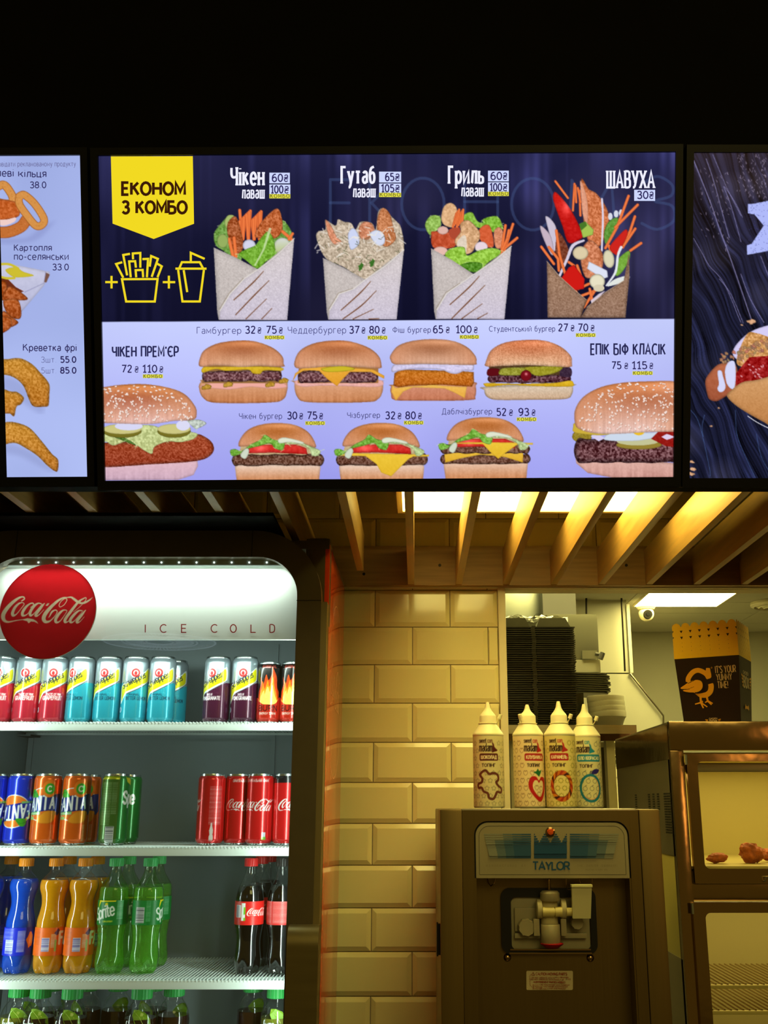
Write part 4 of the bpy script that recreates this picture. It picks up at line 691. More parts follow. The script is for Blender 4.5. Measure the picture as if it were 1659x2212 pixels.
# left screen: onion rings, wedges and shrimps
lc = [(-1052, 347), (175.5, 335.5), (190.5, 1034.5), (-1026, 1041)]
root, mp = screen('menu screen with fried onion rings, potato wedges and shrimps, cut by the picture edge', lc, left_picture(), .72, R(.35), s0=.955 - .1)
d = Decal(mp)
for t_, x0, x1, yb, cap, wd, mi in (('овідати рекламованому продукту', -3, 166, 359.6, 10.5, 1.1, 2), ('леві кільця', -6, 101, 382, 15, 2.0, 0), ('38.0', 65, 101, 406, 13, 2.0, 0), ('Картопля', 30.5, 113, 542, 13, 1.8, 0), ('по-селянськи', 31, 150, 561.8, 14, 1.8, 0), ('33.0', 114.5, 150.6, 584.5, 13, 2.0, 0),
    ('Креветка фрі', 50.7, 166.5, 759.5, 14, 2.0, 0), ('3шт.', 89, 122, 785, 12, 1.0, 1), ('55.0', 130.5, 166, 785, 12.5, 2.5, 0), ('5шт.', 89.5, 122.5, 808.6, 12, 1.0, 1), ('85.0', 130.8, 166.5, 808.6, 12.5, 2.5, 0)): d.text(t_, x0, yb, cap, x1, wd, mi)
d.build('dish_names', [INK[0], INK[1], INK[8]], root, True)
rc = [(1497, 329.5), (2738, 323), (2722, 1045), (1488, 1041)]
root, mp = screen('menu screen with a sausage bun on dark wood boards, cut by the picture edge', rc, right_picture(), .72, R(.0), s1=.16)
# ------------------------------------------------------------------ room shell
YT = 2.68                                   # face of the tiled pier
HS = 0.56                                   # underside of the slats above the eye
M_DARK = mat('dark_wall_paint', (9, 8, 7), rough=.9, noise=.2, nscale=6, spec=.1)
M_TILE = mat('glazed_tile', (240, 230, 176), rough=.13, noise=.03, nscale=3, coat=.3, bump=.05, bscale=9)
M_GROUT = mat('tile_grout', (150, 140, 118), rough=.9, noise=.15, nscale=60)
M_TRIM = mat('cream_trim_plastic', (226, 216, 186), rough=.45, noise=.04, nscale=8)
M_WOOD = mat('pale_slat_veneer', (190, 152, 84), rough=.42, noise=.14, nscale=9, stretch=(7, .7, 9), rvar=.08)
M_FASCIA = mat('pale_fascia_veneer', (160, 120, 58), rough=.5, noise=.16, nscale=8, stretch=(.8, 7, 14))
M_CEIL = mat('ceiling_panel_paint', (206, 202, 186), rough=.9, noise=.03, nscale=3)
M_KW = mat('kitchen_wall_paint', (196, 192, 170), rough=.8, noise=.04, nscale=2)
M_STEEL = mat('brushed_steel', (180, 170, 148), rough=.34, metal=1, noise=.06, nscale=6, stretch=(1, 1, 18), rvar=.08)
M_STEELV = mat('brushed_steel_panel', (128, 108, 66), rough=.36, metal=1, noise=.02, nscale=5, stretch=(160, 1, 1), rvar=.05)
M_MIRROR = mat('polished_steel', (158, 130, 88), rough=.13, metal=1, noise=.05, nscale=4, bump=.6, bscale=9)
M_DUCT = mat('galvanised_steel', (190, 196, 188), rough=.3, metal=1, noise=.1, nscale=5, stretch=(1, 1, 3))
def struct(mb, name, m, smooth=0): o = mb.build(name, m, smooth=smooth); o['kind'] = 'structure'; return o
XT1 = P(1078, 1430, YT).x
pier = struct(MB().box((-2.2, YT + .008, 0), (XT1, YT + .16, EYE + 1.3)), 'wall_centre', M_GROUT)
HO = EYE + .557
over = struct(MB().box((XT1, YT + .008, HO + .004), (2.4, YT + .055, EYE + 1.3)), 'wall_over_opening', M_GROUT)
zr0 = P(891, 1354, YT).z; dz = (zr0 - P(891, 2153, YT).z) / 9; xj = P(891, 1400, YT).x
def tile(x0, x1, z0, z1, parent):
    g = .0012; b = .011; x0 += g; x1 -= g; z0 += g; z1 -= g; m = MB(); y = YT + .008; bx0 = b if x1 - x0 > .03 else .002
    a = [(x0, y, z0), (x1, y, z0), (x1, y, z1), (x0, y, z1)]; c = [(x0, y - .003, z0), (x1, y - .003, z0), (x1, y - .003, z1), (x0, y - .003, z1)]
    t = [(x0 + bx0, y - .008, z0 + b), (x1 - bx0, y - .008, z0 + b), (x1 - bx0, y - .008, z1 - b), (x0 + bx0, y - .008, z1 - b)]
    m.add(a + c + t, [(0, 1, 5, 4), (1, 2, 6, 5), (2, 3, 7, 6), (3, 0, 4, 7), (4, 5, 9, 8), (5, 6, 10, 9), (6, 7, 11, 10), (7, 4, 8, 11), (8, 9, 10, 11)])
    o = m.build('tile', M_TILE, parent, smooth=0, norm=False); o.rotation_euler = (0, 0, 0); return o
for r_ in range(-14, 5):
    z1 = zr0 + dz * r_; z0 = z1 - dz; off = 0 if r_ % 2 == 0 else .1
    for k in range(-7, 9):
        x0 = xj + .2 * k + off; x1 = x0 + .2
        if r_ > 1:
            tile(x0, x1, z0, z1, pier if x0 < XT1 else over) if x1 < 1.4 and x0 > -1.0 else None
        elif x0 < XT1 and x1 > -.62:
            if r_ == 1: z1b = P(900, 1273, YT).z
            tile(x0, min(x1, XT1), z0, z1, pier)
tr = lambda n, *a: struct(MB().box(*a, bev=.003), n, M_TRIM, 30)
tr('trim_1', (XT1, YT - .012, 0), (P(1096, 1500, YT).x, YT + .17, P(1100, 1268, YT).z))
tr('trim_2', (XT1 + .002, YT - .014, HO), (2.4, YT + .06, P(1200, 1266, YT).z))
tr('trim_3', (-.5, YT - .016, P(900, 1272, YT).z), (XT1, YT - .001, P(900, 1266, YT).z))
struct(MB().box((-1.2, 1.945, EYE + .5525), (-.285, 2.5, EYE + .5592)), 'shade_slab', M_DARK)  # added black slab standing in for the shade above the fridge
# dark bulkhead behind the screens, kitchen shell, floor
struct(MB().box((-3, 1.665, EYE + .525), (3.4, 1.695, EYE + 2.4)), 'wall_front', M_DARK)
struct(MB().box((-3, 1.70, EYE + .86), (3.4, 2.9, EYE + .9)), 'ceiling_1', M_DARK)
struct(MB().box((-3.2, -3.6, -.05), (5.2, 7.6, 0)), 'floor', mat('grey_floor_tile', (92, 86, 78), rough=.5, noise=.1, nscale=5))
HK = 1.2; YB = 7.3
struct(MB().box((-1.5, YB, 0), (4.9, YB + .1, EYE + HK + .1)), 'wall_back', M_KW)
struct(MB().box((-1.6, 2.86, 0), (-1.5, YB, EYE + HK + .1)), 'wall_left', M_KW)
struct(MB().box((4.8, 2.2, 0), (4.9, YB, EYE + HK + .1)), 'wall_right', M_KW)
ceil = struct(MB().box((-1.5, 2.86, EYE + HK + .012), (4.8, YB, EYE + HK + .06)), 'ceiling_2', M_GROUT)
yl = [YB - .02 - .37 * i for i in range(0, 12)]
for i in range(len(yl) - 1):
    for k in range(7):
        x0 = -1.4 + k * .9; ceil_p = MB().box((x0 + .003, yl[i + 1] + .003, EYE + HK), (x0 + .897, yl[i] - .003, EYE + HK + .011)).build('ceiling_panel', M_CEIL, ceil, smooth=0)
# the lit ceiling panel seen over the popcorn boxes, and its neighbours
def lamp(label, c0, c1, power, group=None, yf=None):
    t = thing('ceiling_light', label, 'ceiling light', ((c0[0] + c1[0]) / 2, (c0[1] + c1[1]) / 2, c0[2]), group)
    x0, y0, z = c0; x1, y1, _ = c1; m = MB(); m.box((x0 - .012, y0 - .012, z), (x1 + .012, y0, z + .012)); m.box((x0 - .012, y1, z), (x1 + .012, y1 + .012, z + .012)); m.box((x0 - .012, y0, z), (x0, y1, z + .012)); m.box((x1, y0, z), (x1 + .012, y1, z + .012))
    m.build('frame', M_TRIM, t, smooth=0); MB().box((x0, y0, z + .003), (x1, y1, z + .0095)).build('diffuser', glow('diffuser_%.1f_%.2f' % (power, z), KITCHEN_LIGHT if z > 2.5 else GRILLE_LIGHT, power, True), t, smooth=0); return t
a = PH(1370, 1306, HK); b = PH(1547, 1306, HK)
lamp('lit white ceiling panel above the dome camera in the kitchen', (a.x, a.y - .62, EYE + HK - .013), (b.x, a.y, EYE + HK), KITCHEN_POWER)
lamp('lit ceiling panel over the container stack, hidden behind the header', (.35, 3.3, EYE + HK - .013), (.95, 3.9, EYE + HK), KITCHEN_POWER * 1.25)
lamp('lit ceiling panel over the hot cabinet, hidden behind the header', (1.7, 3.3, EYE + HK - .013), (2.3, 3.9, EYE + HK), KITCHEN_POWER * .9)
# slatted ceiling with the lamp lying over it
gr = thing('slat_ceiling', 'ceiling of pale wooden slats under the menu screens', 'slat ceiling', (.3, 2.3, EYE + HS))
for k in range(-8, 10):
    x = -.0145 + .1255 * k; yb_ = 2.634 if k != -1 else 2.47
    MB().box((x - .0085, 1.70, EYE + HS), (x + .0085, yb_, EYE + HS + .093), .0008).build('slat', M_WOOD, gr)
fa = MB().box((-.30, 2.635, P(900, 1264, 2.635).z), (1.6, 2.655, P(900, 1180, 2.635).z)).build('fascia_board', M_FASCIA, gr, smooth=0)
for px, py in ((950, 1221), (786, 1240), (1353, 1221)):
    c = P(px, py, 2.634); MB().lathe([(0, -.001), (.004, -.001), (.004, .002)], tuple(c), 10, axis='y').build('screw', mat('dark_screw', (40, 34, 28), rough=.4, metal=1), gr)
lamp('glowing white light panel lying over the wooden slats', (-.033, 1.74, EYE + .672), (.575, 2.33, EYE + .70), GRILLE_POWER)
MB().box((-.047, 1.727, EYE + .683), (.589, 2.343, EYE + .70)).build('lamp_housing', M_TRIM, bpy.data.objects['ceiling_light.003'], smooth=0)
# ------------------------------------------------------------------ kitchen behind the opening
def tbox(name, label, cat, rects, m, Y, D, **kw):
    mb = MB()
    for r_ in rects: pxbox(mb, *r_, Y, D, kw.get('bev', 0))
    o = mb.build(name, m, smooth=30); tag(o, label, cat, kw.get('group')); return o
M_HOOD = mat('cream_hood_paint', (222, 218, 196), rough=.42, noise=.04, nscale=3)
M_DGREY = mat('dark_grey_duct', (84, 82, 78), rough=.5, noise=.06, nscale=4)
YH = 6.1
# extraction hood: upright box, sloping skirt, hanging rods
hood = thing('extraction_hood', 'cream extraction hood with a sloping skirt behind the containers', 'hood', P(1290, 1560, YH))
m = MB(); pxbox(m, 1060, 1290, 1356, 1453, YH, .9); m.build('upper_box', M_HOOD, hood)
A_ = lambda x, y, Y: P(x, y, Y)
m = MB(); f = [A_(1060, 1590, YH), A_(1432, 1590, YH), A_(1432, 1545, YH), A_(1362, 1456, YH), A_(1060, 1454, YH)]; n = len(f)
m.add(f + [Vector((v.x, v.y + .9, v.z)) for v in f], [tuple(range(n)), tuple(range(2 * n - 1, n - 1, -1))] + [(i, n + i, n + (i + 1) % n, (i + 1) % n) for i in range(n)]); m.build('skirt', M_HOOD, hood)
MB().tube([A_(1361, 1455, YH - .01), A_(1433, 1546, YH - .01), A_(1433, 1592, YH - .01)], .006, 6).build('skirt_edge', M_STEEL, hood)
for x0, x1, y1 in ((1266, 1267, 1326), (1341, 1350, 1450)): MB().tube([A_(x0, 1262, YH - .06), A_(x1, y1, YH - .06)], .006, 6).build('hanging_rod', mat('dark_rod', (50, 44, 34), rough=.5, metal=.6), hood)
m = MB(); pxbox(m, 1357, 1305, 1364, 1453, YH - .01, .9); m.build('corner_strip', mat('pale_hood_edge', (236, 232, 212), rough=.4), hood)
tbox('round_duct', 'shiny galvanised duct under the ceiling beside the dark duct', 'duct', [(1060, 1140, 1169, 1345)], M_DUCT, 4.4, .6, bev=.03)
tbox('square_duct', 'dark grey square duct above the container stack', 'duct', [(1170, 1128, 1241, 1345)], M_DGREY, 4.3, .5)
# machine with a hinged cover right of the stack
eq = thing('dispenser_cabinet', 'olive grey metal dispenser with a hinged cover beside the container stack', 'dispenser', P(1240, 1440, 3.6))
m = MB(); pxbox(m, 1180, 1325, 1294, 1425, 3.62, .2, .02); m.build('cover', mat('olive_cover', (118, 116, 100), rough=.3, coat=.3), eq)
m = MB(); pxbox(m, 1180, 1425, 1297, 1452, 3.60, .16); m.build('body', mat('pale_body', (196, 192, 172), rough=.5), eq)
m = MB(); pxbox(m, 1258, 1405, 1290, 1423, 3.595, .02); m.build('latch_plate', M_DUCT, eq)
m = MB(); m.tube([P(1286, 1412, 3.59), P(1303, 1415, 3.59)], .006, 8); m.tube([P(1297, 1424, 3.585), P(1302, 1410, 3.585)], .009, 8); m.build('latch_knob', M_DGREY, eq)
m = MB(); pxbox(m, 1190, 1452, 1228, 1568, 3.63, .1); m.build('stand', M_DGREY, eq)
# dome camera on the kitchen ceiling
ca = PH(1395, 1307, HK - .005); rc_ = .055 * ca.y / 3.0
cm = thing('security_camera', 'white dome security camera under the kitchen ceiling', 'security camera', ca)
r1 = 21 / F * ca.y * .98; MB().lathe([(0, .01), (r1, .01), (r1, -.25 * r1), (r1 * .82, -.5 * r1), (0, -.5 * r1)], tuple(ca), 28).build('mounting_base', M_TRIM, cm)
rb = 16.5 / F * ca.y; cc = ca + Vector((0, 0, -.5 * r1 - rb * .55)); MB().lathe([(rb * math.sin(R(a)), -rb * math.cos(R(a))) for a in range(0, 136, 9)], tuple(cc), 28, cap=False).build('dome', M_TRIM, cm)
MB().lathe([(0, -.001), (rb * .58, 0), (rb * .62, .02), (rb * .5, .05)], (cc.x, cc.y - rb * 1.0, cc.z - .01), 24, axis='y').build('lens_ring', mat('black_lens_ring', (26, 24, 20), rough=.7, spec=.1), cm)
MB().lathe([(0, -.004), (rb * .26, -.004), (rb * .3, .01)], (cc.x, cc.y - rb * 1.02, cc.z - .01), 18, axis='y').build('lens', mat('black_lens', (6, 6, 6), rough=.5, spec=.1), cm)
# round air vent
va = PH(1668, 1301, HK - .002); vt = thing('air_vent', 'round white air vent beside the lit ceiling panel', 'vent', va)
for i, rr in enumerate((.13, .10, .07)): MB().lathe([(rr, .0), (rr, -.02), (rr - .02, -.03 - .005 * i), (rr - .026, -.01), (rr - .024, 0)], tuple(va), 36, cap=False).build('vent_ring', M_TRIM, vt)
MB().lathe([(0, -.002), (.12, -.002)], tuple(va), 32, cap=False).build('vent_throat', mat('vent_dark', (40, 38, 30), rough=.8), vt)
# stainless shelf carrying the containers
YS = 3.35
sh = thing('steel_shelf', 'stainless steel shelf carrying the black containers and white tubs', 'shelf', P(1230, 1600, YS))
m = MB(); e0 = P(1093, 1562, YS); e1 = P(1375, 1572, YS); zt = P(1230, 1566, YS).z
m.box((.2, YS, zt - .028), (e1.x, YS + .42, zt)); m.build('top', M_STEEL, sh)
m = MB(); m.box((.2, YS - .004, zt - .05), (e1.x, YS + .02, zt - .028)); m.build('front_lip', M_MIRROR, sh)
for px in (1113, 1322): m = MB(); pxbox(m, px - 9, 1588, px + 9, 1760, YS + .05, .05); o = m.build('post', mat('cream_post', (206, 198, 170), rough=.4), sh)
for a in ((1098, 1612, 1240, 1764), (1240, 1612, 1312, 1764)):
    pass
eqp = thing('kitchen_cabinet', 'olive steel kitchen cabinet behind the topping bottles', 'cabinet', P(1200, 1760, 3.7))
m = MB(); a = P(1100, 1612, 3.72); b = P(1312, 1612, 3.72); m.box((a.x, 3.72, 0), (b.x, 4.2, a.z)); m.build('body', mat('olive_steel', (120, 112, 84), rough=.45, metal=.5), eqp)
m = MB(); pxbox(m, 1100, 1604, 1342, 1614, 3.70, .5); m.build('top_edge', mat('cream_edge', (216, 210, 184), rough=.4), eqp)
for y in (1709, 1718, 1727, 1736): m = MB(); pxbox(m, 1168, y, 1186, y + 4, 3.70, .03); m.build('vent_slot', mat('slot_black', (10, 10, 8), rough=.6), eqp)
m = MB(); pxbox(m, 1102, 1600, 1108, 1764, 3.69, .04); m.build('door_edge', M_DGREY, eqp)
m = MB(); pxbox(m, 1310, 1604, 1316, 1764, 3.69, .04); m.build('door_seam', M_DGREY, eqp)
wt = thing('tiled_splashback', 'bright cream tiled splashback right of the kitchen cabinet', 'splashback', P(1345, 1700, 4.6))
for y0, y1 in ((1600, 1679), (1680.5, 1780), (1782, 1900), (1902, 2500), (2505, 3600)): m = MB(); pxbox(m, 1322, y0, 1400, y1, 4.6, .02); m.build('tile', mat('cream_tile', (236, 228, 190), rough=.2), wt)
rack = thing('wire_tray_rack', 'small steel rack of trays under the end of the shelf', 'rack', P(1345, 1640, 3.9))
for i, y in enumerate((1618, 1632, 1641)): m = MB(); pxbox(m, 1332, y, 1362, y + (5, 4, 9)[i], 3.86 + .04 * i, .3); m.build('tray', (M_STEEL, M_MIRROR, M_DUCT)[i], rack)
MB().tube([P(1354, 1602, 3.84), (P(1354, 1602, 3.84).x, 3.84, 0)], .006, 6).build('upright', M_DUCT, rack)
# black two-compartment containers, nested in a tall stack
def container_mesh():
    m = MB(); W, Dp, H = .275, .2, .036
    m.box((-W / 2, -Dp / 2, -.0016), (W / 2, Dp / 2, 0), .0)
    for s in (-1, 1):
        cx = s * W * .252; hw, hd = W * .215, Dp * .42
        b_ = [(cx - hw, -hd, 0), (cx + hw, -hd, 0), (cx + hw, hd, 0), (cx - hw, hd, 0)]; q = .74
        t_ = [(cx - hw * q, -hd * .86, H), (cx + hw * q, -hd * .86, H), (cx + hw * q, hd * .86, H), (cx - hw * q, hd * .86, H)]; m.add(b_ + t_, [(4, 5, 6, 7), (0, 1, 5, 4), (1, 2, 6, 5), (2, 3, 7, 6), (3, 0, 4, 7)])
    m.box((-W / 2 - .002, -Dp / 2 - .002, -.0032), (W / 2 + .002, -Dp / 2 + .002, .0008)); m.box((W / 2 - .002, -Dp / 2, -.0032), (W / 2 + .002, Dp / 2, .0008))
    m.box((-.007, -Dp / 2 - .001, -.003), (.007, Dp / 2, .004)); return m
M_BLK = mat('black_container_plastic', (60, 57, 42), rough=.24, noise=.1, nscale=20)
top_z = P(1180, 1351, YS + .08).z; base_z = zt; nC = 46; pitch = (top_z - .003 - base_z - .004) / (nC - 1); xc = P(1165, 1450, YS + .08).x - .014
c0 = container_mesh().build('takeaway_container', M_BLK, smooth=0); me_c = c0.data
for i in range(nC):
    o = c0 if i == 0 else c0.copy()
    if i: COL.objects.link(o)
    o.location = (xc + rnd.uniform(-.0022, .0022), YS + .19 + rnd.uniform(-.002, .002), base_z + .0035 + pitch * i); o.rotation_euler = (0, 0, rnd.uniform(-.008, .008))
    tag(o, 'black two-compartment plastic container in the tall stack on the steel shelf' if i < nC - 1 else 'topmost black container of the tall stack, its two domes showing', 'container', 'black containers in the tall stack')
# crumpled clear wrap left on top of the stack
m = MB(); nx, ny = 26, 10; tz = base_z + pitch * nC + .036
for j in range(ny):
    for i in range(nx):
        x = xc - .14 + .262 * i / (nx - 1); y = YS + .14 + .1 * j / (ny - 1); drop = max(0, i - 21) * .012 if j < 4 else 0
        m.v.append((x + (.01 if i > 21 else 0), y, tz + .004 + .009 * math.sin(i * .9 + j) * math.cos(j * 1.3) + rnd.uniform(0, .006) - drop))
for j in range(ny - 1):
    for i in range(nx - 1): m.f.append((j * nx + i, j * nx + i + 1, (j + 1) * nx + i + 1, (j + 1) * nx + i)); m.m.append(0)
o = m.build('plastic_film', thin_glass('clear_film', (.8, .8, .74), 1.5, .3, 1.6), smooth=60); tag(o, 'crumpled clear plastic film on top of the black container stack', 'plastic film')
# second, lower stack of black lids and the stack of white tubs
def lid_mesh(w_, d_):
    m = MB(); pts = rrect(-w_ / 2, -d_ / 2, w_ / 2, d_ / 2, .022, 4); n = len(pts)
    for z, s in ((0, 1), (.004, 1.0), (.006, .96)): m.v += [(x * s, y * s, z) for x, y in pts]
    for k in range(2): m.f += [(k * n + i, k * n + (i + 1) % n, (k + 1) * n + (i + 1) % n, (k + 1) * n + i) for i in range(n)]; m.m += [0] * n
    m.f += [tuple(range(n)), tuple(2 * n + i for i in range(n))]; m.m += [0, 0]; return m
YL = YS + .30; a = P(1232, 1490, YL - .06); b = P(1318, 1490, YL - .06); zl0 = P(1270, 1497, YL - .06).z; zl1 = P(1270, 1456, YL - .06).z
crate = tbox('low_crate', 'black crate under the short stack of lids', 'crate', [(1225, 1497, 1262, 1568)], M_BLK, YL - .04, .1); crate.data  # holds the lids up
l0 = lid_mesh(b.x - a.x, .16).build('container_lid', M_BLK, smooth=40)
nL = 10
for i in range(nL):
    o = l0 if i == 0 else l0.copy()
    if i: COL.objects.link(o)
    o.location = ((a.x + b.x) / 2 + (.004 if i % 3 else -.004) + .0008 * (5 - abs(i - 4)), YL + .02, zl0 + (zl1 - zl0) * i / (nL - 1)); o.rotation_euler = (0, R(1.2), 0)
    tag(o, 'rounded black lid in the short stack above the white tubs', 'lid', 'black lids in the short stack')
YW = YS + .13; pxm = (P(1351, 1520, YW).x - P(1271, 1520, YW).x) / 2; xw = P(1311, 1520, YW).x; zt0 = zt
def tub():
    m = MB(); r = pxm; h = P(1311, 1537, YW - pxm).z - zt0 + .006
    m.lathe([(r * .72, 0), (r * .74, .001), (r * .93, h - .022), (r * .985, h - .020), (r, h - .004), (r * .99, h), (r * .95, h), (r * .9, h - .02), (r * .7, .004), (0, .004)], (0, 0, 0), 36); return m
M_TUB = mat('white_tub_plastic', (226, 220, 192), rough=.4)
t0 = tub().build('plastic_tub', M_TUB, smooth=40)
for i in range(4):
    o = t0 if i == 0 else t0.copy()
    if i: COL.objects.link(o)
    o.location = (xw - .0015 * i, YW, zt0 + .0165 * i); o.rotation_euler = (0, 0, i)
    tag(o, ('lowest white tub of the nested stack beside the black containers', 'second lowest white tub of the nested stack', 'second highest white tub of the nested stack', 'topmost white tub of the nested stack under the black lids')[i], 'tub', 'white tubs nested on the shelf')
# ------------------------------------------------------------------ drinks fridge
YD, YG = 2.05, 2.062                     # door frame face, glass
FL, FRX = -.985, -.187                   # outer sides
ZF1 = P(300, 1146, YD).z; ZI1 = P(300, 1203, YD).z; IL, IR = -.896, -.2445; ZB = .12
fr = thing('drinks_fridge', 'glass-door drinks fridge with a lit white header and a round red logo', 'fridge', ((FL + FRX) / 2, 2.3, 0))
M_FRAME = mat('dark_door_frame', (92, 82, 60), rough=.42, noise=.06, nscale=30, spec=.4)
M_LINER = mat('fridge_liner', (122, 134, 138), rough=.6, noise=.04, nscale=4)
M_WHITE = mat('white_shelf_enamel', (226, 236, 232), rough=.35)
M_HEAD = mat('header_white', (236, 242, 236), rough=.55)
M_ALU = mat('dull_brass_edge', (150, 136, 96), rough=.4, metal=.7)
M_RED = mat('red_side_panel', (236, 76, 20), rough=.10, coat=.25, noise=.05, nscale=5, ior=1.5)
m = MB(); m.ring(rrect(FL, ZB, FRX - .008, ZF1, [.02, .02, .142, .142], 12), rrect(IL, ZB + .1, IR, ZI1, [.02, .02, .083, .083], 12), YD, YD + .035); m.build('door_frame', M_FRAME, fr, smooth=25)
zs = P(660, 1297, YD).z; SB = mat('seam_black', (12, 10, 6), rough=.8)
MB().box((IR - .001, YD - .0006, zs - .0006), (FRX - .008, YD + .001, zs + .0006)).build('frame_seam', SB, fr, smooth=0)
for px in (545, 36): x = P(px, 1170, YD).x; MB().box((x - .0006, YD - .0006, ZI1), (x + .0006, YD + .001, ZF1)).build('frame_seam', SB, fr, smooth=0)
m = MB(); m.box((FRX - .008, YD + .003, ZB), (FRX + .004, YD + .05, ZF1 - .15)); m.build('door_edge', M_ALU, fr, smooth=0)
m = MB(); m.box((FL, 2.088, 0), (FL + .012, 2.54, ZF1 - .012)); m.box((FL, 2.52, 0), (FRX, 2.54, ZF1 - .012)); m.box((FL, 2.088, ZF1 - .03), (FRX + .003, 2.54, ZF1 - .012)); m.box((FL, 2.088, 0), (FRX, 2.54, .1)); m.build('cabinet', M_FRAME, fr, smooth=0)
m = MB(); m.box((FRX - .006, 2.09, 0), (FRX + .004, 2.54, ZF1 - .02), .002); m.build('side_panel', M_RED, fr)
# corner post behind the rounded door corner
c_ = [P(640, 1147, 2.10).x, P(702, 1147, 2.10).x]; m = MB(); m.box((-.236, 2.09, ZF1 - .2), (FRX + .005, 2.13, ZF1 - .004), .012); m.build('corner_cover', M_FRAME, fr)
d = Decal(lambda x, y, h: (FRX + .004 + h, x, y)); cyy, czz = 2.31, P(722, 1492, 2.3).z
d.line([(cyy + .17 * math.cos(k * .1309), czz + .19 * math.sin(k * .1309)) for k in range(49)], .0022)
for st in SCRIPT: q = catmull([np.array(e) for e in st], 4); d.line([(cyy - .0 + e[0] * .15, czz + e[1] * .17) for e in q], [max(.0012, float(e[2]) * .06) for e in q])
d.build('side_logo', mat('pale_side_print', (236, 200, 150), rough=.4), fr)
# interior
XL, XR, YBk = -.932, -.232, 2.50; ZS = [P(300, 1566, 2.25).z, P(300, 1827, 2.25).z, P(300, 2104, 2.25).z]; ZS.append(2 * ZS[2] - ZS[1]); ZHB = P(300, 1381, 2.10).z
m = MB(); m.box((XL - .006, 2.10, .2), (XL, YBk, ZF1 - .04)); m.box((XR, 2.10, .2), (XR + .006, YBk, ZF1 - .04)); m.box((XL, YBk, .2), (XR, YBk + .006, ZF1 - .04)); m.box((XL, 2.13, ZF1 - .05), (XR, YBk, ZF1 - .04)); m.box((XL, 2.10, .2), (XR, YBk, .206)); m.build('liner', M_LINER, fr, smooth=0)
for px in (64, 588): x = P(px, 1640, YBk).x; m = MB(); m.box((x - .006, YBk - .004, .25), (x + .006, YBk, ZHB + .05)); [m.box((x - .002, YBk - .0045, .3 + k * .02), (x + .002, YBk - .0035, .312 + k * .02)) for k in range(70)]; m.build('shelf_rail', M_LINER, fr, smooth=0)
m = MB(); pr = [(2.100, ZHB), (2.122, ZI1 + .02)]
for i in range(len(pr) - 1): m.add([(XL, pr[i][0], pr[i][1]), (XR, pr[i][0], pr[i][1]), (XR, pr[i + 1][0], pr[i + 1][1]), (XL, pr[i + 1][0], pr[i + 1][1])], [(0, 1, 2, 3)])
m.add([(XL, 2.1, ZHB), (XR, 2.1, ZHB), (XR, 2.14, ZHB + .004), (XL, 2.14, ZHB + .004)], [(3, 2, 1, 0)]); m.build('header_panel', M_HEAD, fr, smooth=60, norm=False)
m = MB(); m.box((XL + .02, 2.075, ZI1 - .012), (XR - .02, 2.10, ZI1 + .004), .003); m.build('led_housing', mat('led_housing_grey', (190, 204, 196), rough=.5), fr)
m = MB()
for k in range(15): x = P(44 + 38 * k, 1207, 2.07).x; m.lathe([(0, 0), (.0016, 0), (.0016, .002)], (x, 2.0735, ZI1 - .006), 8, axis='y')
m.build('led_dots', glow('led_white', (.9, 1, .92), 3, True), fr, smooth=0)['kind'] = 'stuff'
d = Decal(lambda x, y, h: (P(x, y, 2.0995).x, 2.100 - h, P(x, y, 2.0985).z))
for ch, x in zip('ICECOLD', (312.5, 345, 391, 455, 496.5, 541, 582)): d.text(ch, x, 1366, 17, x + (2.5 if ch == 'I' else 15 if ch in 'CO' else 12.5), 2.2)
d.build('header_lettering', mat('brick_red_print', (176, 40, 40), rough=.5), fr)
MB().box((IL - .02, YG, ZB + .1), (IR + .02, YG + .003, ZI1 + .01)).build('glass_pane', thin_glass('fridge_glass', (.97, 1, .985), 1.45), fr, smooth=0)
cD = P(104, 1320, YG - .004); rD = 105 / F * 2.053
dc = Cv(-1.02, -1.02, 1.02, 1.02, 150, (176, 22, 28), up=True); script_to(dc, 0, 0, 1.0, (206, 188, 156))
rr_, aa_ = np.meshgrid(np.linspace(0.003, 1, 96), np.arange(400) / 400 * 2 * math.pi, indexing='ij'); X_, Y_ = rr_ * np.cos(aa_), rr_ * np.sin(aa_)
disc = grid_mesh('logo_disc', np.stack([cD.x + X_ * rD, cD.y - .002 + 0 * X_, cD.z + Y_ * rD], -1), dc.sample(X_, Y_), liquid_attr('backlit_logo_film', .55, .4), fr, wrap=True, local=False)
MB().lathe([(rD, -.0022), (rD + .0007, -.0018), (rD + .0007, .001), (rD, .001)], tuple(cD), 96, axis='y', cap=False).build('disc_rim', mat('disc_rim_white', (226, 226, 216), rough=.5), disc, smooth=30)
# curved door handle
hx0, hx1 = P(623, 2000, 2.0).x, P(690, 2000, 2.0).x; zt_ = P(655, 1999, 2.0).z; pr = [(2.05, zt_ - .004), (2.02, zt_)] + [(2.012 - .03 * math.sin(R(a)), zt_ - .035 * (1 - math.cos(R(a)))) for a in range(0, 91, 10)] + [(1.982, 1.0), (1.992, 1.0), (1.992, zt_ - .045), (2.01, zt_ - .014), (2.05, zt_ - .012)]
m = MB(); n = len(pr); m.add([(hx0, y, z) for y, z in pr] + [(hx1, y, z) for y, z in pr], [tuple(range(n)), tuple(range(2 * n - 1, n - 1, -1))] + [(i, (i + 1) % n, n + (i + 1) % n, n + i) for i in range(n)]); m.build('door_handle', mat('brushed_handle', (124, 112, 74), rough=.38, metal=.85, noise=.08, nscale=6, stretch=(1, 1, 16)), fr, smooth=30)
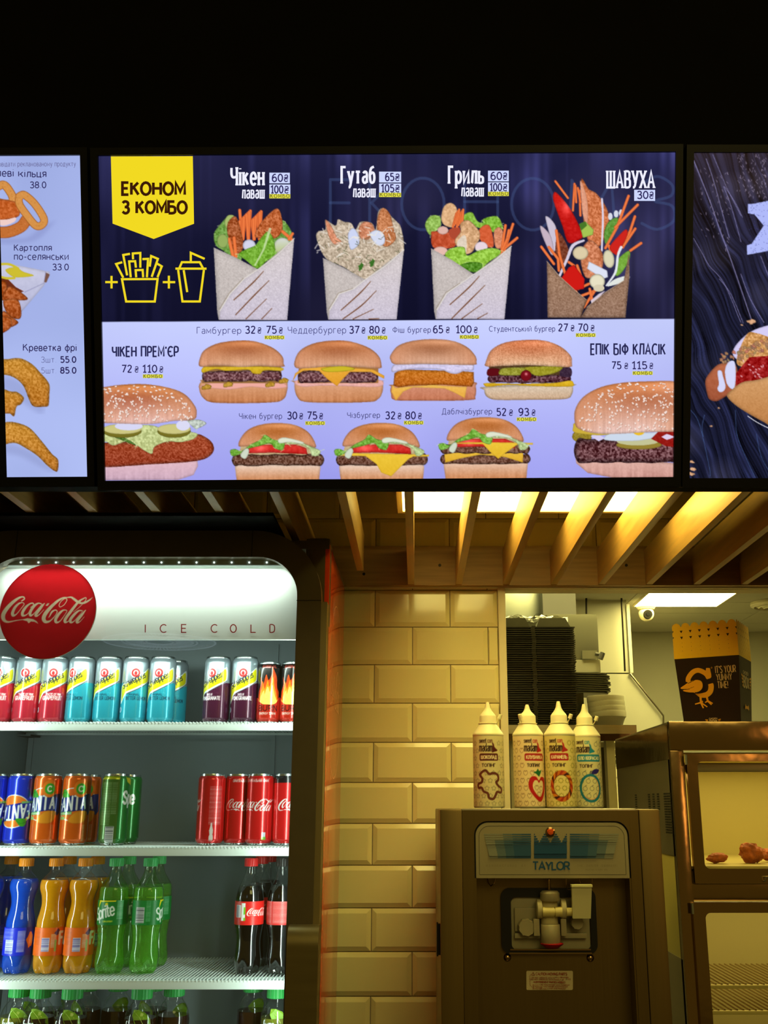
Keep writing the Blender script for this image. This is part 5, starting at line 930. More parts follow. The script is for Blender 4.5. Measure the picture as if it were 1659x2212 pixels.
# shelves: enamelled lip and wires running from front to back
for z in ZS:
    yf = 2.175; s_ = MB().box((XL + .004, yf, z - .0170), (XR - .003, yf + .006, z - .001), .001).build('shelf', M_WHITE, fr)
    m = MB(); nr = 96
    for k in range(nr): x = XL + .008 + (XR - XL - .014) * k / (nr - 1); m.tube([(x, yf + .001, z - .0035), (x, yf - .0005, z - .0008), (x, yf + .004, z), (x, YBk - .02, z)], .0014, 5)
    m.build('shelf_wires', M_WHITE, s_, smooth=60)['kind'] = 'stuff'
    m = MB(); m.box((XL + .004, yf + .05, z - .007), (XR - .003, yf + .055, z - .002)); m.box((XL + .004, YBk - .03, z - .007), (XR - .003, YBk - .025, z - .002)); m.box((XL + .004, yf + .01, z - .012), (XR - .003, yf + .03, z - .005)); m.build('cross_bar', mat('shelf_underside', (176, 188, 186), rough=.5), s_, smooth=0)
    m = MB(); m.box((XL, YBk - .07, z - .012), (XL + .03, YBk - .005, z - .008)); m.build('bracket', mat('bracket_steel', (90, 96, 96), rough=.5, metal=1), s_, smooth=0)
# ------------------------------------------------------------------ cans
M_CAN = mat('printed_can', (255, 255, 255), rough=.24, metal=.42, attr='Col', coat=.5); M_LID = mat('aluminium', (206, 214, 216), rough=.22, metal=1)
M_LABEL = mat('printed_label', (255, 255, 255), rough=.35, attr='Col')
def rot_text(cv, t, x, y, cap, width, ang, wd, c, shear=.2):
    ca, sa = math.cos(R(ang)), math.sin(R(ang))
    for q in text_strokes(t, 0, 0, cap, width, True, shear, 1.6, wd): cv.stroke([(x + a * ca - b * sa, y + a * sa + b * ca) for a, b in q], wd, c)
def lines_block(cv, x0, y0, x1, y1, c, step=2.2, wd=.7, seed=1):
    r = random.Random(seed); y = y1
    while y > y0:
        x = x0
        while x < x1: l = r.uniform(1, 5); cv.stroke([(x, y), (min(x1, x + l), y)], wd, c, .75); x += l + 1
        y -= step
def barcode(cv, x0, y0, x1, y1, c=(250, 250, 250), k=(40, 40, 90), horiz=False):
    cv.fill([(x0, y0), (x1, y0), (x1, y1), (x0, y1)], c); r = random.Random(int(x0 + y0)); p = (x0 if not horiz else y0) + 1
    while p < (x1 if not horiz else y1) - 1: cv.stroke([(p, y0 + 1), (p, y1 - 1)] if not horiz else [(x0 + 1, p), (x1 - 1, p)], r.choice((.5, .9)), k); p += r.uniform(1.1, 2.2)
CW = 182.0
def can_cv(bg): return Cv(0, 0, CW, 148, 1.5, bg, up=True)
def schweppes(bg, lines, ink):
    cv = can_cv((132, 144, 152)); U = lambda x: 91 + (x - 575) / 4.66; V = lambda y: (890 - y) / 4.8; Q = lambda s: [(U(a), V(b)) for a, b in zip(*[iter(float(v) for v in s.split())] * 2)]
    r = random.Random(4)
    for _ in range(30): x = r.uniform(0, CW); cv.stroke([(x, r.uniform(92, 120)), (x + r.uniform(-2, 2), r.uniform(98, 134))], r.uniform(.4, 1.4), (150, 160, 186), .5)
    cv.fill([(0, 0), (CW, 0), (CW, 87), (0, 87)], bg, np.array(bg) * .92)
    for _ in range(80): x = r.uniform(70, 112); y = r.uniform(62, 84); cv.ell(x, y, .5, .8, np.clip(np.array(bg) + 60, 0, 255), n=6, alpha=.5)
    for _ in range(70): x = r.uniform(0, CW); y = r.uniform(3, 12); cv.ell(x, y, .7, .7, np.clip(np.array(bg) + 60, 0, 255), n=6, alpha=.6)
    S = '440 660 424 560 440 505 520 478 600 438 670 385 735 330 742 440 660 490 570 540 500 570 470 610'
    cv.fill(Q('430 690 412 560 428 495 520 462 600 422 670 368 750 312 758 450 670 505 580 556 510 585 480 620'), (232, 236, 236), smooth=1); cv.stroke(Q('505 590 580 558 670 508 756 452'), 1.6, (70, 74, 84), smooth=1); cv.fill(Q(S), (226, 214, 20), (206, 196, 20), smooth=1)
    cv.ell(U(590), V(372), 11.5, 11.5, (214, 220, 222)); cv.ell(U(590), V(372), 9.6, 9.6, (186, 40, 44)); cv.ell(U(590), V(372), 5.6, 5.6, (226, 190, 190)); cv.ell(U(590), V(376), 3.2, 4.4, (186, 40, 44))
    rot_text(cv, 'Schweppes', U(456), V(540), 12.5, 60, 27, 2.0, (52, 56, 60), .15)
    for t_, y, cap, x0, x1, wd in lines: cv.text(t_, U(x0), V(y), cap, U(x1), wd, ink)
    cv.ell(U(432), V(750), 4.5, 6, (220, 226, 232)); cv.ell(U(432), V(750), 2.6, 4, (120, 150, 200)); return cv
def burn():
    cv = Cv(0, 0, 167, 134, 1.5, (18, 14, 14), up=True); cv.fill([(0, 0), (167, 0), (167, 52), (120, 58), (83, 50), (40, 58), (0, 52)], (190, 40, 26), gr=(10, 6)); cv.text('ORIGINAL', 68, 119, 4.6, 101, .9, (206, 80, 70))
    for a, c_ in (('62 50 60 66 66 84 64 100 72 84 78 104 84 92 92 110 90 122 102 100 104 78 110 66 106 50 84 42', (216, 70, 20)), ('64 48 64 62 70 78 70 90 76 74 82 92 86 78 94 100 96 84 102 64 104 50 84 42', (244, 140, 30)), ('64 46 68 60 74 70 76 62 82 78 88 66 92 82 98 62 104 50 110 54 100 42 84 40 70 42 58 54', (252, 226, 110))):
        z_ = [float(v) for v in a.split()]; cv.fill(list(zip(z_[0::2], z_[1::2])), c_, smooth=1, gr=(16, 3))
    cv.text('BURN', 62, 27, 11, 106, 1.7, (52, 14, 12)); cv.text('ENERGY DRINK', 64, 19, 4, 103, .8, (240, 220, 210)); return cv
def fanta(bg, flip):
    cv = can_cv(bg); U = lambda x: 91 + (x - 470) / 4.1; V = lambda y: (1000 - y) / 5.0; Q = lambda s: [(U(a), V(b)) for a, b in zip(*[iter(float(v) for v in s.split())] * 2)]
    if flip: U0, V0 = U, V; U = lambda x: 91 + (470 - x) / 4.1; V = lambda y: 77 - (V0(y) - 73)
    E = [(U(470 + 150 * math.cos(k * .1571)), V(590 + 165 * math.sin(k * .1571))) for k in range(41)]; cv.fill(E, (232, 120, 40) if flip else (236, 110, 40)); cv.stroke(E, 1.6, (238, 240, 240)); cv.fill(Q('300 530 420 505 640 480 660 660 620 700 540 650 480 660 300 700'), (30, 50, 130) if not flip else (24, 40, 150))
    for ch, x0, x1, y, cap in (('F', 316, 352, 660, 27), ('A', 352, 410, 655, 26), ('N', 416, 470, 645, 27), ('T', 476, 532, 640, 27), ('A', 536, 588, 628, 22)):
        for q in text_strokes(ch, U(x0), V(y), cap * (-1 if flip else 1), U(x1), True, 0, 2, -3.4 if flip else 3.4): cv.stroke(q, 3.9, (236, 240, 244))
    cv.fill(Q('345 480 365 440 400 445 440 510 400 520 360 515'), (60, 160, 40), smooth=1); cv.stroke(Q('350 480 400 470 440 512'), .9, (30, 110, 40), smooth=1)
    if not flip:
        cv.ell(U(530), V(430), 15, 18, (240, 130, 40)); cv.ell(U(530), V(432), 10.5, 11.5, (60, 170, 50)); cv.stroke([(U(530) + 4.5 * math.cos(R(a)), V(432) + 5.4 * math.sin(R(a))) for a in range(50, 311, 20)], 2.8, (240, 244, 240))
        cv.fill(Q('440 750 500 665 600 660 600 730 560 775 480 780'), (236, 150, 40), smooth=1, edge=(.2, 2)); cv.fill(Q('330 670 468 660 466 692 332 702'), (120, 180, 110)); cv.fill(Q('330 716 404 712 402 744 345 746'), (150, 196, 120)); cv.text('ПОМАРАНЧЕВИЙ', U(335), V(690), 3, U(460), .5, (230, 240, 220)); lines_block(cv, U(568), V(960), U(592), V(800), (230, 226, 220), 2, .8)
    else: cv.fill(Q('280 700 400 690 400 670 280 676'), (120, 180, 110)); cv.fill(blob(U(620), V(690), 9, 10, 0, .35, 4), (240, 216, 60), smooth=1); cv.fill(blob(U(650), V(720), 9, 8, 0, .35, 5), (90, 150, 70), smooth=1)
    return cv
def sprite_can(front):
    cv = can_cv((26, 120, 48)); cv.fill([(60, 0), (104, 0), (104, 148), (60, 148)], (66, 110, 44)); cv.fill([(60, 133), (104, 133), (104, 138), (60, 138)], (190, 196, 30)); lines_block(cv, 64, 40, 88, 126, (190, 214, 170), 2.4, .8); lines_block(cv, 90, 62, 100, 126, (180, 206, 170), 2.4, .8); barcode(cv, 80, 6, 98, 38, (236, 238, 236), (80, 90, 100), True)
    cv.fill([(118, 138), (150, 132), (138, 120), (122, 128)], (236, 216, 40)); cv.text('Sprite', 112, 84, 24, 178, 5, (240, 246, 240)); return cv
def coke(zero=False, back=False):
    cv = can_cv((200, 22, 26))
    if zero: cv.fill([(0, 126), (CW, 126), (CW, 148), (0, 148)], (24, 20, 26))
    cv.text('ОРИГІНАЛЬНИЙ СМАК', 66, 128, 4, 116, .8, (240, 230, 230)) if not zero else None; script_to(cv, 91, 80, 43, (244, 240, 240)); barcode(cv, 104, 12, 112, 26)
    cv.fill([(103, 12), (113, 12), (113, 17), (103, 17)], (110, 170, 60)); lines_block(cv, 150, 64, 176, 118, (236, 200, 200), 1.9, .7); lines_block(cv, 150, 40, 176, 62, (236, 200, 200), 1.9, .7)
    b_ = [(152, 10), (160, 10), (160.5, 16), (159, 22), (160, 30), (157.6, 40), (157.4, 45), (154.6, 45), (154.4, 40), (152, 30), (153, 22), (151.5, 16)]; cv.fill(b_, (240, 232, 232)); return cv
def make_can(label, cv, r=.029, H=.145, silver=True):
    t = thing('drink_can', label, 'can'); circ = 2 * math.pi * r * 1000; NU, NV = 190, 104
    zz = np.concatenate([[.004, .0065, .010], np.linspace(.0125, H - .013, NV), [H - .010, H - .0072, H - .005]]); rr = np.concatenate([[r * .86, r * .935, r * .985], np.full(NV, r), [r * .985, r * .94, r * .90]])
    ph = np.arange(NU) / NU * 2 * math.pi - math.pi; Z_, A_ = np.meshgrid(zz, ph, indexing='ij'); Rr = np.repeat(rr[:, None], NU, 1); pts = np.stack([Rr * np.sin(A_), -Rr * np.cos(A_), Z_], -1)
    uu = (A_ + math.pi) / (2 * math.pi) * (cv.x1); cols = cv.sample(uu, Z_ * 1000); grid_mesh('can_body', pts, cols, M_CAN, t, wrap=True, smooth=True)
    MB().lathe([(0, H - .0055), (r * .76, H - .0055), (r * .80, H - .0035), (r * .85, H), (r * .89, H - .0006), (r * .905, H - .003), (r * .90, H - .0055)], seg=36, cap=False).build('can_lid', M_LID, t, local=True, smooth=50)
    MB().lathe([(0, .003), (r * .68, .002), (r * .78, 0), (r * .84, .0014), (r * .87, .0042)], seg=36, cap=False).build('can_base', M_LID, t, local=True, smooth=50); return t
def place(t, px, py, Y, z, label, group, rz=0, first=False):
    o = t if first else copy_tree(t); x = P(px, py, Y).x; o.location = (x, Y, z); o.rotation_euler = (0, 0, R(rz)); tag(o, label, None, group); return o
def row(proto, items, z, py, group):
    for i, (px, Y, rz, lb) in enumerate(items): place(proto, px, py, Y, z, lb, group, rz, i == 0)
Z1_, Z2_, Z3_, Z4_ = [z + .0015 for z in ZS]; SG = 'cans on the top fridge shelf'; MG = 'cans on the middle fridge shelf'
pink = make_can('x', schweppes((186, 34, 56), [('TASTE OF PINK', 606, 4.4, 540, 690, .9), ('GRAPEFRUIT', 650, 7.4, 498, 700, 1.5)], (244, 226, 228)))
row(pink, [(3, 2.25, -8, 'silver and pink-red soda can, leftmost on the top fridge shelf, cut by the picture edge'), (60, 2.25, -4, 'second silver and pink-red soda can from the edge, under the red disc'), (116, 2.25, 4, 'silver and pink-red soda can touching the first turquoise can')], Z1_, 1495, SG)
lem = make_can('x', schweppes((38, 160, 184), [('ORIGINAL', 606, 4, 520, 640, .8), ('BITTER LEMON', 650, 6.6, 500, 720, 1.3)], (24, 74, 96)))
row(lem, [(174, 2.25, -34, 'silver and turquoise soda can next to the pink-red cans'), (233, 2.25, -12, 'silver and turquoise soda can, second of the turquoise ones'), (291, 2.25, 8, 'silver and turquoise soda can, third of the turquoise ones'), (349, 2.25, -10, 'silver and turquoise soda can, last of the front turquoise row'), (376, 2.31, -4, 'silver and turquoise soda can peeping out behind the front row')], Z1_, 1495, SG)
pom = make_can('x', schweppes((74, 22, 52), [('TASTE OF', 606, 4, 540, 610, .9), ('POMEGRANATE', 650, 7, 470, 690, 1.4)], (240, 226, 232)))
row(pom, [(468.5, 2.25, -22, 'silver and dark purple soda can beside the gap'), (528, 2.25, -6, 'silver and dark purple soda can beside the black energy drink')], Z1_, 1495, SG)
bu = make_can('x', burn(), .0265, .133)
row(bu, [(581, 2.25, 4, 'slim black and red energy drink can with flames, fully seen'), (631, 2.25, -2, 'slim black and red energy drink can cut off by the door frame')], Z1_, 1495, SG)
fb = make_can('x', fanta((14, 44, 190), True)); row(fb, [(-17, 2.25, 10, 'blue soda can half cut by the picture edge'), (42, 2.25, -8, 'blue soda can with its print upside down')], Z2_, 1755, MG)
fo = make_can('x', fanta((222, 96, 22), False)); row(fo, [(99, 2.25, -2, 'orange soda can next to the blue can'), (162, 2.25, 6, 'orange soda can in front of another orange can'), (185, 2.312, -10, 'orange soda can half hidden behind another one')], Z2_, 1755, MG)
sp = make_can('x', sprite_can(0)); row(sp, [(247, 2.25, 4, 'green soda can showing its ingredients and barcode'), (273, 2.315, -122, 'green soda can half hidden, showing one white letter')], Z2_, 1755, MG)
ck = make_can('x', coke()); row(ck, [(455, 2.25, -112, 'red cola can turned to its small print, beside the gap'), (513, 2.27, 34, 'red cola can partly behind the next red can'), (561, 2.25, -6, 'red cola can in front, its script plain to see')], Z2_, 1755, MG)
cz = make_can('x', coke(True)); row(cz, [(618, 2.25, 52, 'red cola can with a black top band, cut off by the door frame')], Z2_, 1755, MG)
# ------------------------------------------------------------------ bottles
PET = thin_glass('clear_pet', (.97, .98, .97), 1.5, .03, 1.6); PETG = thin_glass('green_pet', (.80, .98, .74), 1.5, .03, 1.6)
def smooth_prof(pr, n=4):
    q = catmull([(a, b) for a, b in pr], n); return [(max(1e-4, float(v[0])), float(v[1])) for v in q]
def petal(r0=.024):
    def f(a, r, z):
        k = max(0, 1 - z / .034); c = .5 + .5 * math.cos(5 * a); return r * (1 - k * .30 * (1 - c) ** 2 * (1 if z > .001 else .9))
    return f
def make_bottle(label, prof, fill, m_pet, m_drink, m_cap, cap, label_art=None, band=None, fnx=None, decal=None):
    t = thing('drink_bottle', label, 'bottle'); pr = smooth_prof(prof, 4); f = petal()
    MB().lathe([(0.006, .004)] + pr, seg=60, fn=f, cap=False).build('bottle_wall', m_pet, t, local=True, smooth=80)
    inn = [(r * .965, z + .0008) for r, z in pr if z < fill]; rtop = inn[-1][0]
    MB().lathe([(.005, .0055)] + inn + [(rtop, fill), (0.0002, fill)], seg=60, fn=f, cap=False).build('drink', m_drink, t, local=True, smooth=80)
    cr, c0, c1 = cap; MB().lathe([(cr * .97, c0), (cr, c0 + .001), (cr, c1 - .002), (cr * .93, c1), (0, c1)], seg=72, fn=lambda a, r, z: r * (1 + (.025 if int(a * 72 / 2 / math.pi + .5) % 3 == 0 and z < c1 - .001 else 0)), cap=False).build('cap', m_cap, t, local=True, smooth=30)
    rf = lambda z: float(np.interp(z, [p[1] for p in pr], [p[0] for p in pr]))
    if label_art is not None:
        z0, z1 = band; NU, NV = 170, 56; zz = np.linspace(z0, z1, NV); ph = np.arange(NU) / NU * 2 * math.pi - math.pi; Z_, A_ = np.meshgrid(zz, ph, indexing='ij'); Rr = np.array([rf(z) for z in zz])[:, None] * 1.012 + 0 * A_
        grid_mesh('label', np.stack([Rr * np.sin(A_), -Rr * np.cos(A_), Z_], -1), label_art.sample((A_ + math.pi) / (2 * math.pi) * label_art.x1, (Z_ - z0) * 1000), M_LABEL, t, wrap=True, smooth=True)
    if decal:
        d = Decal(lambda x, y, h: ((rf(y / 1000) * 1.006 + h) * math.sin(x / 31), -(rf(y / 1000) * 1.006 + h) * math.cos(x / 31), y / 1000)); decal(d); d.build('label_print', [mat('leaf_print', (140, 186, 36), rough=.4), mat('white_print', (226, 232, 230), rough=.4), mat('dark_print', (44, 54, 34), rough=.4), mat('fruit_print_%d' % int(fnx[0]) if fnx else 'fruit_print', fnx or (200, 90, 120), rough=.4), mat('leaf_vein', (206, 226, 110), rough=.4)], t, True)
    return t
FP = [(.0245, .0015), (.0290, .012), (.0300, .024), (.0298, .036), (.0300, .060), (.0298, .088), (.0290, .102), (.0250, .118), (.0229, .133), (.0250, .148), (.0292, .162), (.0293, .173), (.0262, .181), (.0185, .189), (.0125, .195), (.0105, .203), (.0105, .212)]
SP_ = [(.0240, .0015), (.0296, .012), (.0300, .026), (.0282, .042), (.0266, .056), (.0270, .068), (.0288, .084), (.0304, .093), (.0306, .118), (.0306, .141), (.0304, .152), (.0290, .164), (.0222, .176), (.0150, .187), (.0112, .199), (.0105, .212)]
CP = [(.0235, .0015), (.0270, .012), (.0278, .026), (.0262, .040), (.0250, .052), (.0252, .066), (.0276, .082), (.0294, .094), (.0296, .116), (.0294, .139), (.0284, .148), (.0262, .158), (.0210, .170), (.0150, .183), (.0112, .195), (.0104, .212)]
TP = [(.0260, .0015), (.0310, .012), (.0320, .030), (.0318, .080), (.0322, .130), (.0322, .160), (.0300, .176), (.0240, .188), (.0182, .195), (.0172, .200), (.0172, .208)]
def soda_label(bg, kind):
    cv = Cv(0, 0, 189, 55, 1.6, bg, up=True)
    if kind == 'orange': lines_block(cv, 66, 20, 84, 50, (150, 60, 10), 2.2, .6); barcode(cv, 88, 8, 104, 34, (232, 226, 240), (70, 60, 150), True); lines_block(cv, 107, 14, 116, 40, (240, 236, 230), 2, 1.1); cv.fill([(114, 8), (118, 8), (118, 30), (114, 30)], (150, 170, 60)); cv.fill([(112, 42), (120, 52), (126, 44), (118, 38)], (90, 40, 90)); cv.text('FANTA', 122, 22, 22, 188, 5, (240, 240, 240)); cv.text('FANTA', 2, 22, 22, 62, 5, (240, 240, 240))
    if kind == 'blue': lines_block(cv, 66, 30, 92, 50, (170, 180, 250), 2.2, .9); barcode(cv, 76, 4, 94, 30, (220, 224, 250), (40, 50, 150), True); lines_block(cv, 102, 6, 116, 46, (220, 210, 220), 2, 1.2); cv.fill(blob(128, 30, 8, 14, 0, .2, 3), (230, 130, 30), smooth=1)
    if kind == 'sprite': cv.fill([(0, 0), (40, 0), (40, 55), (0, 55)], (24, 140, 60)); cv.fill([(64, 30), (68, 50), (106, 50), (104, 45), (72, 44)], (240, 226, 30)); cv.ell(86, 40, 3, 3, (240, 226, 30)); rot_text(cv, 'Sprite', 60, 8, 22, 46, 16, 3.2, (240, 246, 240), .2); lines_block(cv, 108, 10, 120, 46, (170, 220, 180), 2, 1.1); cv.text('БЕЗКАЛОРІЙНИЙ', 80, 6, 2.6, 100, .5, (236, 226, 60)); barcode(cv, 16, 4, 34, 34, (230, 236, 236), (60, 66, 80), True); lines_block(cv, 38, 6, 46, 48, (170, 220, 180), 2, .8)
    if kind == 'coke': script_to(cv, 118, 24, 27, (248, 244, 244)); lines_block(cv, 62, 14, 80, 42, (244, 220, 220), 2.2, .8); cv.fill([(80, 8), (88, 8), (88, 42), (80, 42)], (238, 240, 238)); cv.fill([(85, 8), (89, 8), (89, 14), (85, 14)], (120, 196, 50)); cv.fill([(85, 20), (89, 20), (89, 34), (85, 34)], (120, 196, 50)); barcode(cv, 66, 14, 78, 38); lines_block(cv, 100, 46, 140, 48, (244, 220, 220), 2, 1.2); lines_block(cv, 2, 4, 56, 44, (236, 190, 190), 2.2, .8); lines_block(cv, 150, 4, 186, 44, (236, 190, 190), 2.2, .8)
    return cv
CO = mat('orange_cap', (236, 140, 20), rough=.4, sss=.1); CG = mat('green_cap', (66, 176, 96), rough=.4, sss=.1); CR = mat('red_cap', (206, 34, 34), rough=.4); CB = mat('black_cap', (40, 36, 34), rough=.35); CG2 = mat('bright_green_cap', (52, 168, 80), rough=.4, sss=.1)
D_OR = liquid('orange_soda', (255, 176, 14), .35); D_BL = liquid('blue_soda', (10, 84, 225), .35); D_SP = liquid('lemon_soda', (176, 240, 120), .4, clear=.70, tint=(.80, 1, .66)); D_CO = mat('cola', (10, 6, 6), rough=.12, coat=.3); D_TE = mat('dark_tea', (44, 20, 12), rough=.15, coat=.3); D_TG = mat('green_tea', (120, 120, 40), rough=.15, coat=.3)
BG = 'bottles on the fridge shelf below the cans'; TG = 'iced tea bottles on the lowest visible shelf'
ob = make_bottle('x', FP, .180, PET, D_OR, CO, (.0146, .206, .222), soda_label((240, 104, 22), 'orange'), (.036, .089)); bb = make_bottle('x', FP, .182, PET, D_BL, CO, (.0146, .206, .222), soda_label((20, 40, 200), 'blue'), (.036, .089))
row(bb, [(-17, 2.25, 0, 'blue soda bottle with orange cap cut by the picture edge'), (57.5, 2.25, 0, 'blue soda bottle with orange cap, wholly in view'), (25, 2.33, 20, 'blue soda bottle in the second row behind the front blue ones')], Z3_, 1865, BG)
row(ob, [(122.5, 2.25, 0, 'orange soda bottle beside the blue bottle'), (185.5, 2.25, 4, 'orange soda bottle beside the first green bottle'), (150, 2.33, 30, 'orange soda bottle in the second row, between the two front ones'), (211, 2.325, 40, 'orange soda bottle in the second row behind the green bottle')], Z3_, 1865, BG)
sb = make_bottle('x', SP_, .166, PETG, D_SP, CG, (.0143, .206, .222), soda_label((10, 128, 50), 'sprite'), (.094, .141))
row(sb, [(252, 2.25, 6, 'green soda bottle turned to its white lettering'), (325.5, 2.25, 118, 'green soda bottle turned to its barcode, beside the gap'), (279, 2.33, 60, 'green soda bottle behind, between the two front green ones'), (344, 2.34, 20, 'green soda bottle behind the one with the barcode')], Z3_, 1865, BG)
cb = make_bottle('x', CP, .168, PET, D_CO, CR, (.0138, .206, .222), soda_label((214, 34, 30), 'coke'), (.094, .139))
row(cb, [(543, 2.25, 4, 'dark cola bottle with a red cap beside the gap'), (566, 2.345, -60, 'dark cola bottle with a red cap in the second row'), (584, 2.42, 30, 'dark cola bottle with a red cap in the last row')], Z3_, 1865, BG)
zb = make_bottle('dark cola bottle with a black cap, cut off by the door frame', CP, .168, PET, D_CO, CB, (.0138, .206, .222), soda_label((206, 52, 50), 'coke'), (.094, .139)); place(zb, 611, 1865, 2.25, Z3_, 'dark cola bottle with a black cap, cut off by the door frame', BG, 150, True)
def tea(fr_, txt=1):
    def f(d):
        d.poly([(-12, 186), (0, 186), (14, 181), (24, 170), (27, 150), (22, 130), (12, 126), (2, 150), (-6, 164), (-12, 176)], 0); d.line([(-11, 184), (4, 172), (16, 150)], .7, 4)
        d.text('fuze', -27, 150, 15, -1, 2.6, 1, up=True); d.text('tea', 1, 150, 13, 22, 1.8, 2, up=True); d.poly([(-20, 120), (20, 120), (24, 132), (14, 142), (-6, 144), (-20, 138), (-26, 130)], 3)
    return f
t1 = make_bottle('x', TP, .168, PET, D_TE, CG2, (.0205, .203, .2235), fnx=(206, 90, 130), decal=tea(0)); t2 = make_bottle('x', TP, .168, PET, D_TG, CG2, (.0205, .203, .2235), fnx=(232, 206, 50), decal=tea(0))
row(t2, [(42, 2.26, 14, 'lemon iced tea bottle with a wide green cap, nearest the picture edge'), (599, 2.25, 4, 'lemon iced tea bottle with a wide green cap beside the door frame'), (60, 2.33, 30, 'lemon iced tea bottle in the second row near the picture edge')], Z4_, 2140, TG)
row(t1, [(88.5, 2.25, 8, 'berry iced tea bottle with a wide green cap, second in the row'), (157.5, 2.24, 6, 'berry iced tea bottle with a wide green cap, third in the row'), (307.6, 2.24, 4, 'berry iced tea bottle with a wide green cap right of the dark gap'), (377, 2.27, 150, 'iced tea bottle turned to its blank label, end of the group'), (112, 2.33, 90, 'iced tea bottle in the second row behind the second bottle'), (189, 2.33, -40, 'iced tea bottle in the second row behind the third bottle'),
    (256, 2.33, 170, 'iced tea bottle in the second row showing a grey label'), (331, 2.33, -30, 'iced tea bottle in the second row behind the fourth cap'), (547, 2.32, 160, 'iced tea bottle turned away, set back beside the last one')], Z4_, 2140, TG)

# ribbed round ceiling lamp of the hall, mirrored in the fridge door
cl = thing('hall_ceiling_lamp', 'round ribbed hall lamp whose reflection shows in the fridge door', 'lamp', (-1.52, -1.876, EYE + .93)); MRB = glow('rib_glow', (.75, .9, 1), 1.5, True)
for r_ in (.33, .225, .20, .085): MB().lathe([(r_, 0), (r_ - .006, -.004), (r_ - .012, 0)], tuple(cl.location), 60, cap=False).build('lamp_hoop', MRB, cl)
m = MB()
for k in range(84):
    a = 2 * math.pi * k / 84; c_, s_ = math.cos(a), math.sin(a)
    for r0, r1 in ((.235, .32), (.095, .19)): w_ = .0035; L_ = Vector(cl.location); m.add([L_ + Vector((r0 * c_ - w_ * s_, r0 * s_ + w_ * c_, 0)), L_ + Vector((r0 * c_ + w_ * s_, r0 * s_ - w_ * c_, 0)), L_ + Vector((r1 * c_ + w_ * s_, r1 * s_ - w_ * c_, 0)), L_ + Vector((r1 * c_ - w_ * s_, r1 * s_ + w_ * c_, 0))], [(0, 1, 2, 3)])
m.build('lamp_ribs', MRB, cl, smooth=0)['kind'] = 'stuff'
MB().lathe([(0, .03), (.34, .03), (.345, .02)], tuple(cl.location), 48).build('lamp_pan', M_LINER, cl)
# ------------------------------------------------------------------ soft-serve machine
YM = 2.10; ZM = P(1190, 1748, YM).z
MX0, MX1 = .0458, .4795
sm = thing('soft_serve_machine', 'stainless soft-serve ice cream machine with a blue striped nameplate', 'ice cream machine', ((MX0 + MX1) / 2, 2.4, 0))
gx = lambda x, y, Y=YM: P(x, y, Y).x
gz = lambda y, Y=YM: P(1190, y, Y).z
m = MB(); m.box((MX0, YM + .06, 0), (MX1, YM + .50, ZM), .004); m.build('body', M_STEELV, sm)
m = MB(); m.box((MX0, YM - .004, .05), (.0895, YM + .08, ZM), .004); m.build('side_flange', M_STEELV, sm); m = MB(); m.box((.4385, YM - .004, .05), (MX1, YM + .08, ZM), .004); m.build('side_flange', M_STEELV, sm)
m = MB(); m.box((.0885, YM + .02, ZM - .03), (.4395, YM + .08, ZM + .0012), .0035); m.build('top_cover', M_STEEL, sm)
PX0, PX1 = .1160, .4145; PZ1, PZ0 = gz(1777), gz(1897); g_ = .005
m = MB(); o_ = [(.0895, PZ0 - .45), (.4385, PZ0 - .45), (.4385, ZM - .001), (.0895, ZM - .001)]
out = rrect(.0900, PZ0 - .45, .4380, ZM - .002, .0005, 10); inn = rrect(PX0 - .003, PZ0 - .449, PX1 + .003, PZ1 + .003, [.0005, .0005, .027, .027], 10); m.ring(out, inn, YM, YM + .05); m.build('front_panel', M_STEELV, sm, smooth=20)
npl = MB(); npl.prism(rrect(PX0, PZ0, PX1, PZ1, [.001, .001, .025, .025], 10), YM + .001, YM + .02); npl = npl.build('nameplate', mat('nameplate_silver', (164, 154, 122), rough=.42, metal=.25), sm, smooth=20)
m = MB(); m.ring(rrect(PX0 - .0022, PZ0, PX1 + .0022, PZ1 + .0022, [.001, .001, .027, .027], 10), rrect(PX0, PZ0 + .001, PX1, PZ1, [.001, .001, .025, .025], 10), YM + .004, YM + .01); m.build('gasket_line', mat('rubber_black', (10, 9, 8), rough=.6), npl, smooth=0)
# print of the nameplate: photo points on the plate plane
pc = P(1190, 1838, YM); mpn = lambda x, y, h: (P(x, y, YM).x, YM + .001 - h, P(x, y, YM).z)
d = Decal(mpn); zz = Zm(3.13, 930, 1730); zy = Zm(11.06, 1150, 1740)
rr_ = rrect(PX0 + .0065, PZ0 + .0065, PX1 - .0065, PZ1 - .0065, [.001, .001, .020, .020], 8)
d2 = Decal(lambda x, y, h: (x, YM + .001 - h, y)); d2.line(rr_ + [rr_[0]], .0007); d2.build('plate_border', mat('plate_dark_line', (40, 40, 34), rough=.5), npl)
bl = (20, 76, 120)
for i in range(11):
    y = 1802.5 + i * 4.85; h = 1.4 + i * .19; ft = (y - 1802) / 50.0
    for (xa, xb, s_) in ((1045 + 13 * ft, 1147, 1), (1231, 1337 - 13 * ft, -1)):
        n = 5
        for k in range(n):
            u0, u1 = xa + (xb - xa) * k / n, xa + (xb - xa) * (k + 1) / n; dark = (k if s_ > 0 else n - 1 - k)
            d.poly([(u0, y - h), (u1, y - h), (u1, y + h), (u0, y + h)], 1 + min(3, max(0, dark - (1 if i < 3 else 0))))
    if i >= 4: d.poly([(1153.5, y - h), (1224.5, y - h), (1224.5, y + h), (1153.5, y + h)], 0)
    else:
        w_ = 2.0 + i * 2.7
        for cxp in (1153.5, 1176.5, 1201, 1224.5):
            a0, a1 = max(1153.5, cxp - w_), min(1224.5, cxp + w_); d.poly([(a0, y - h), (a1, y - h), (a1, y + h), (a0, y + h)], 0)
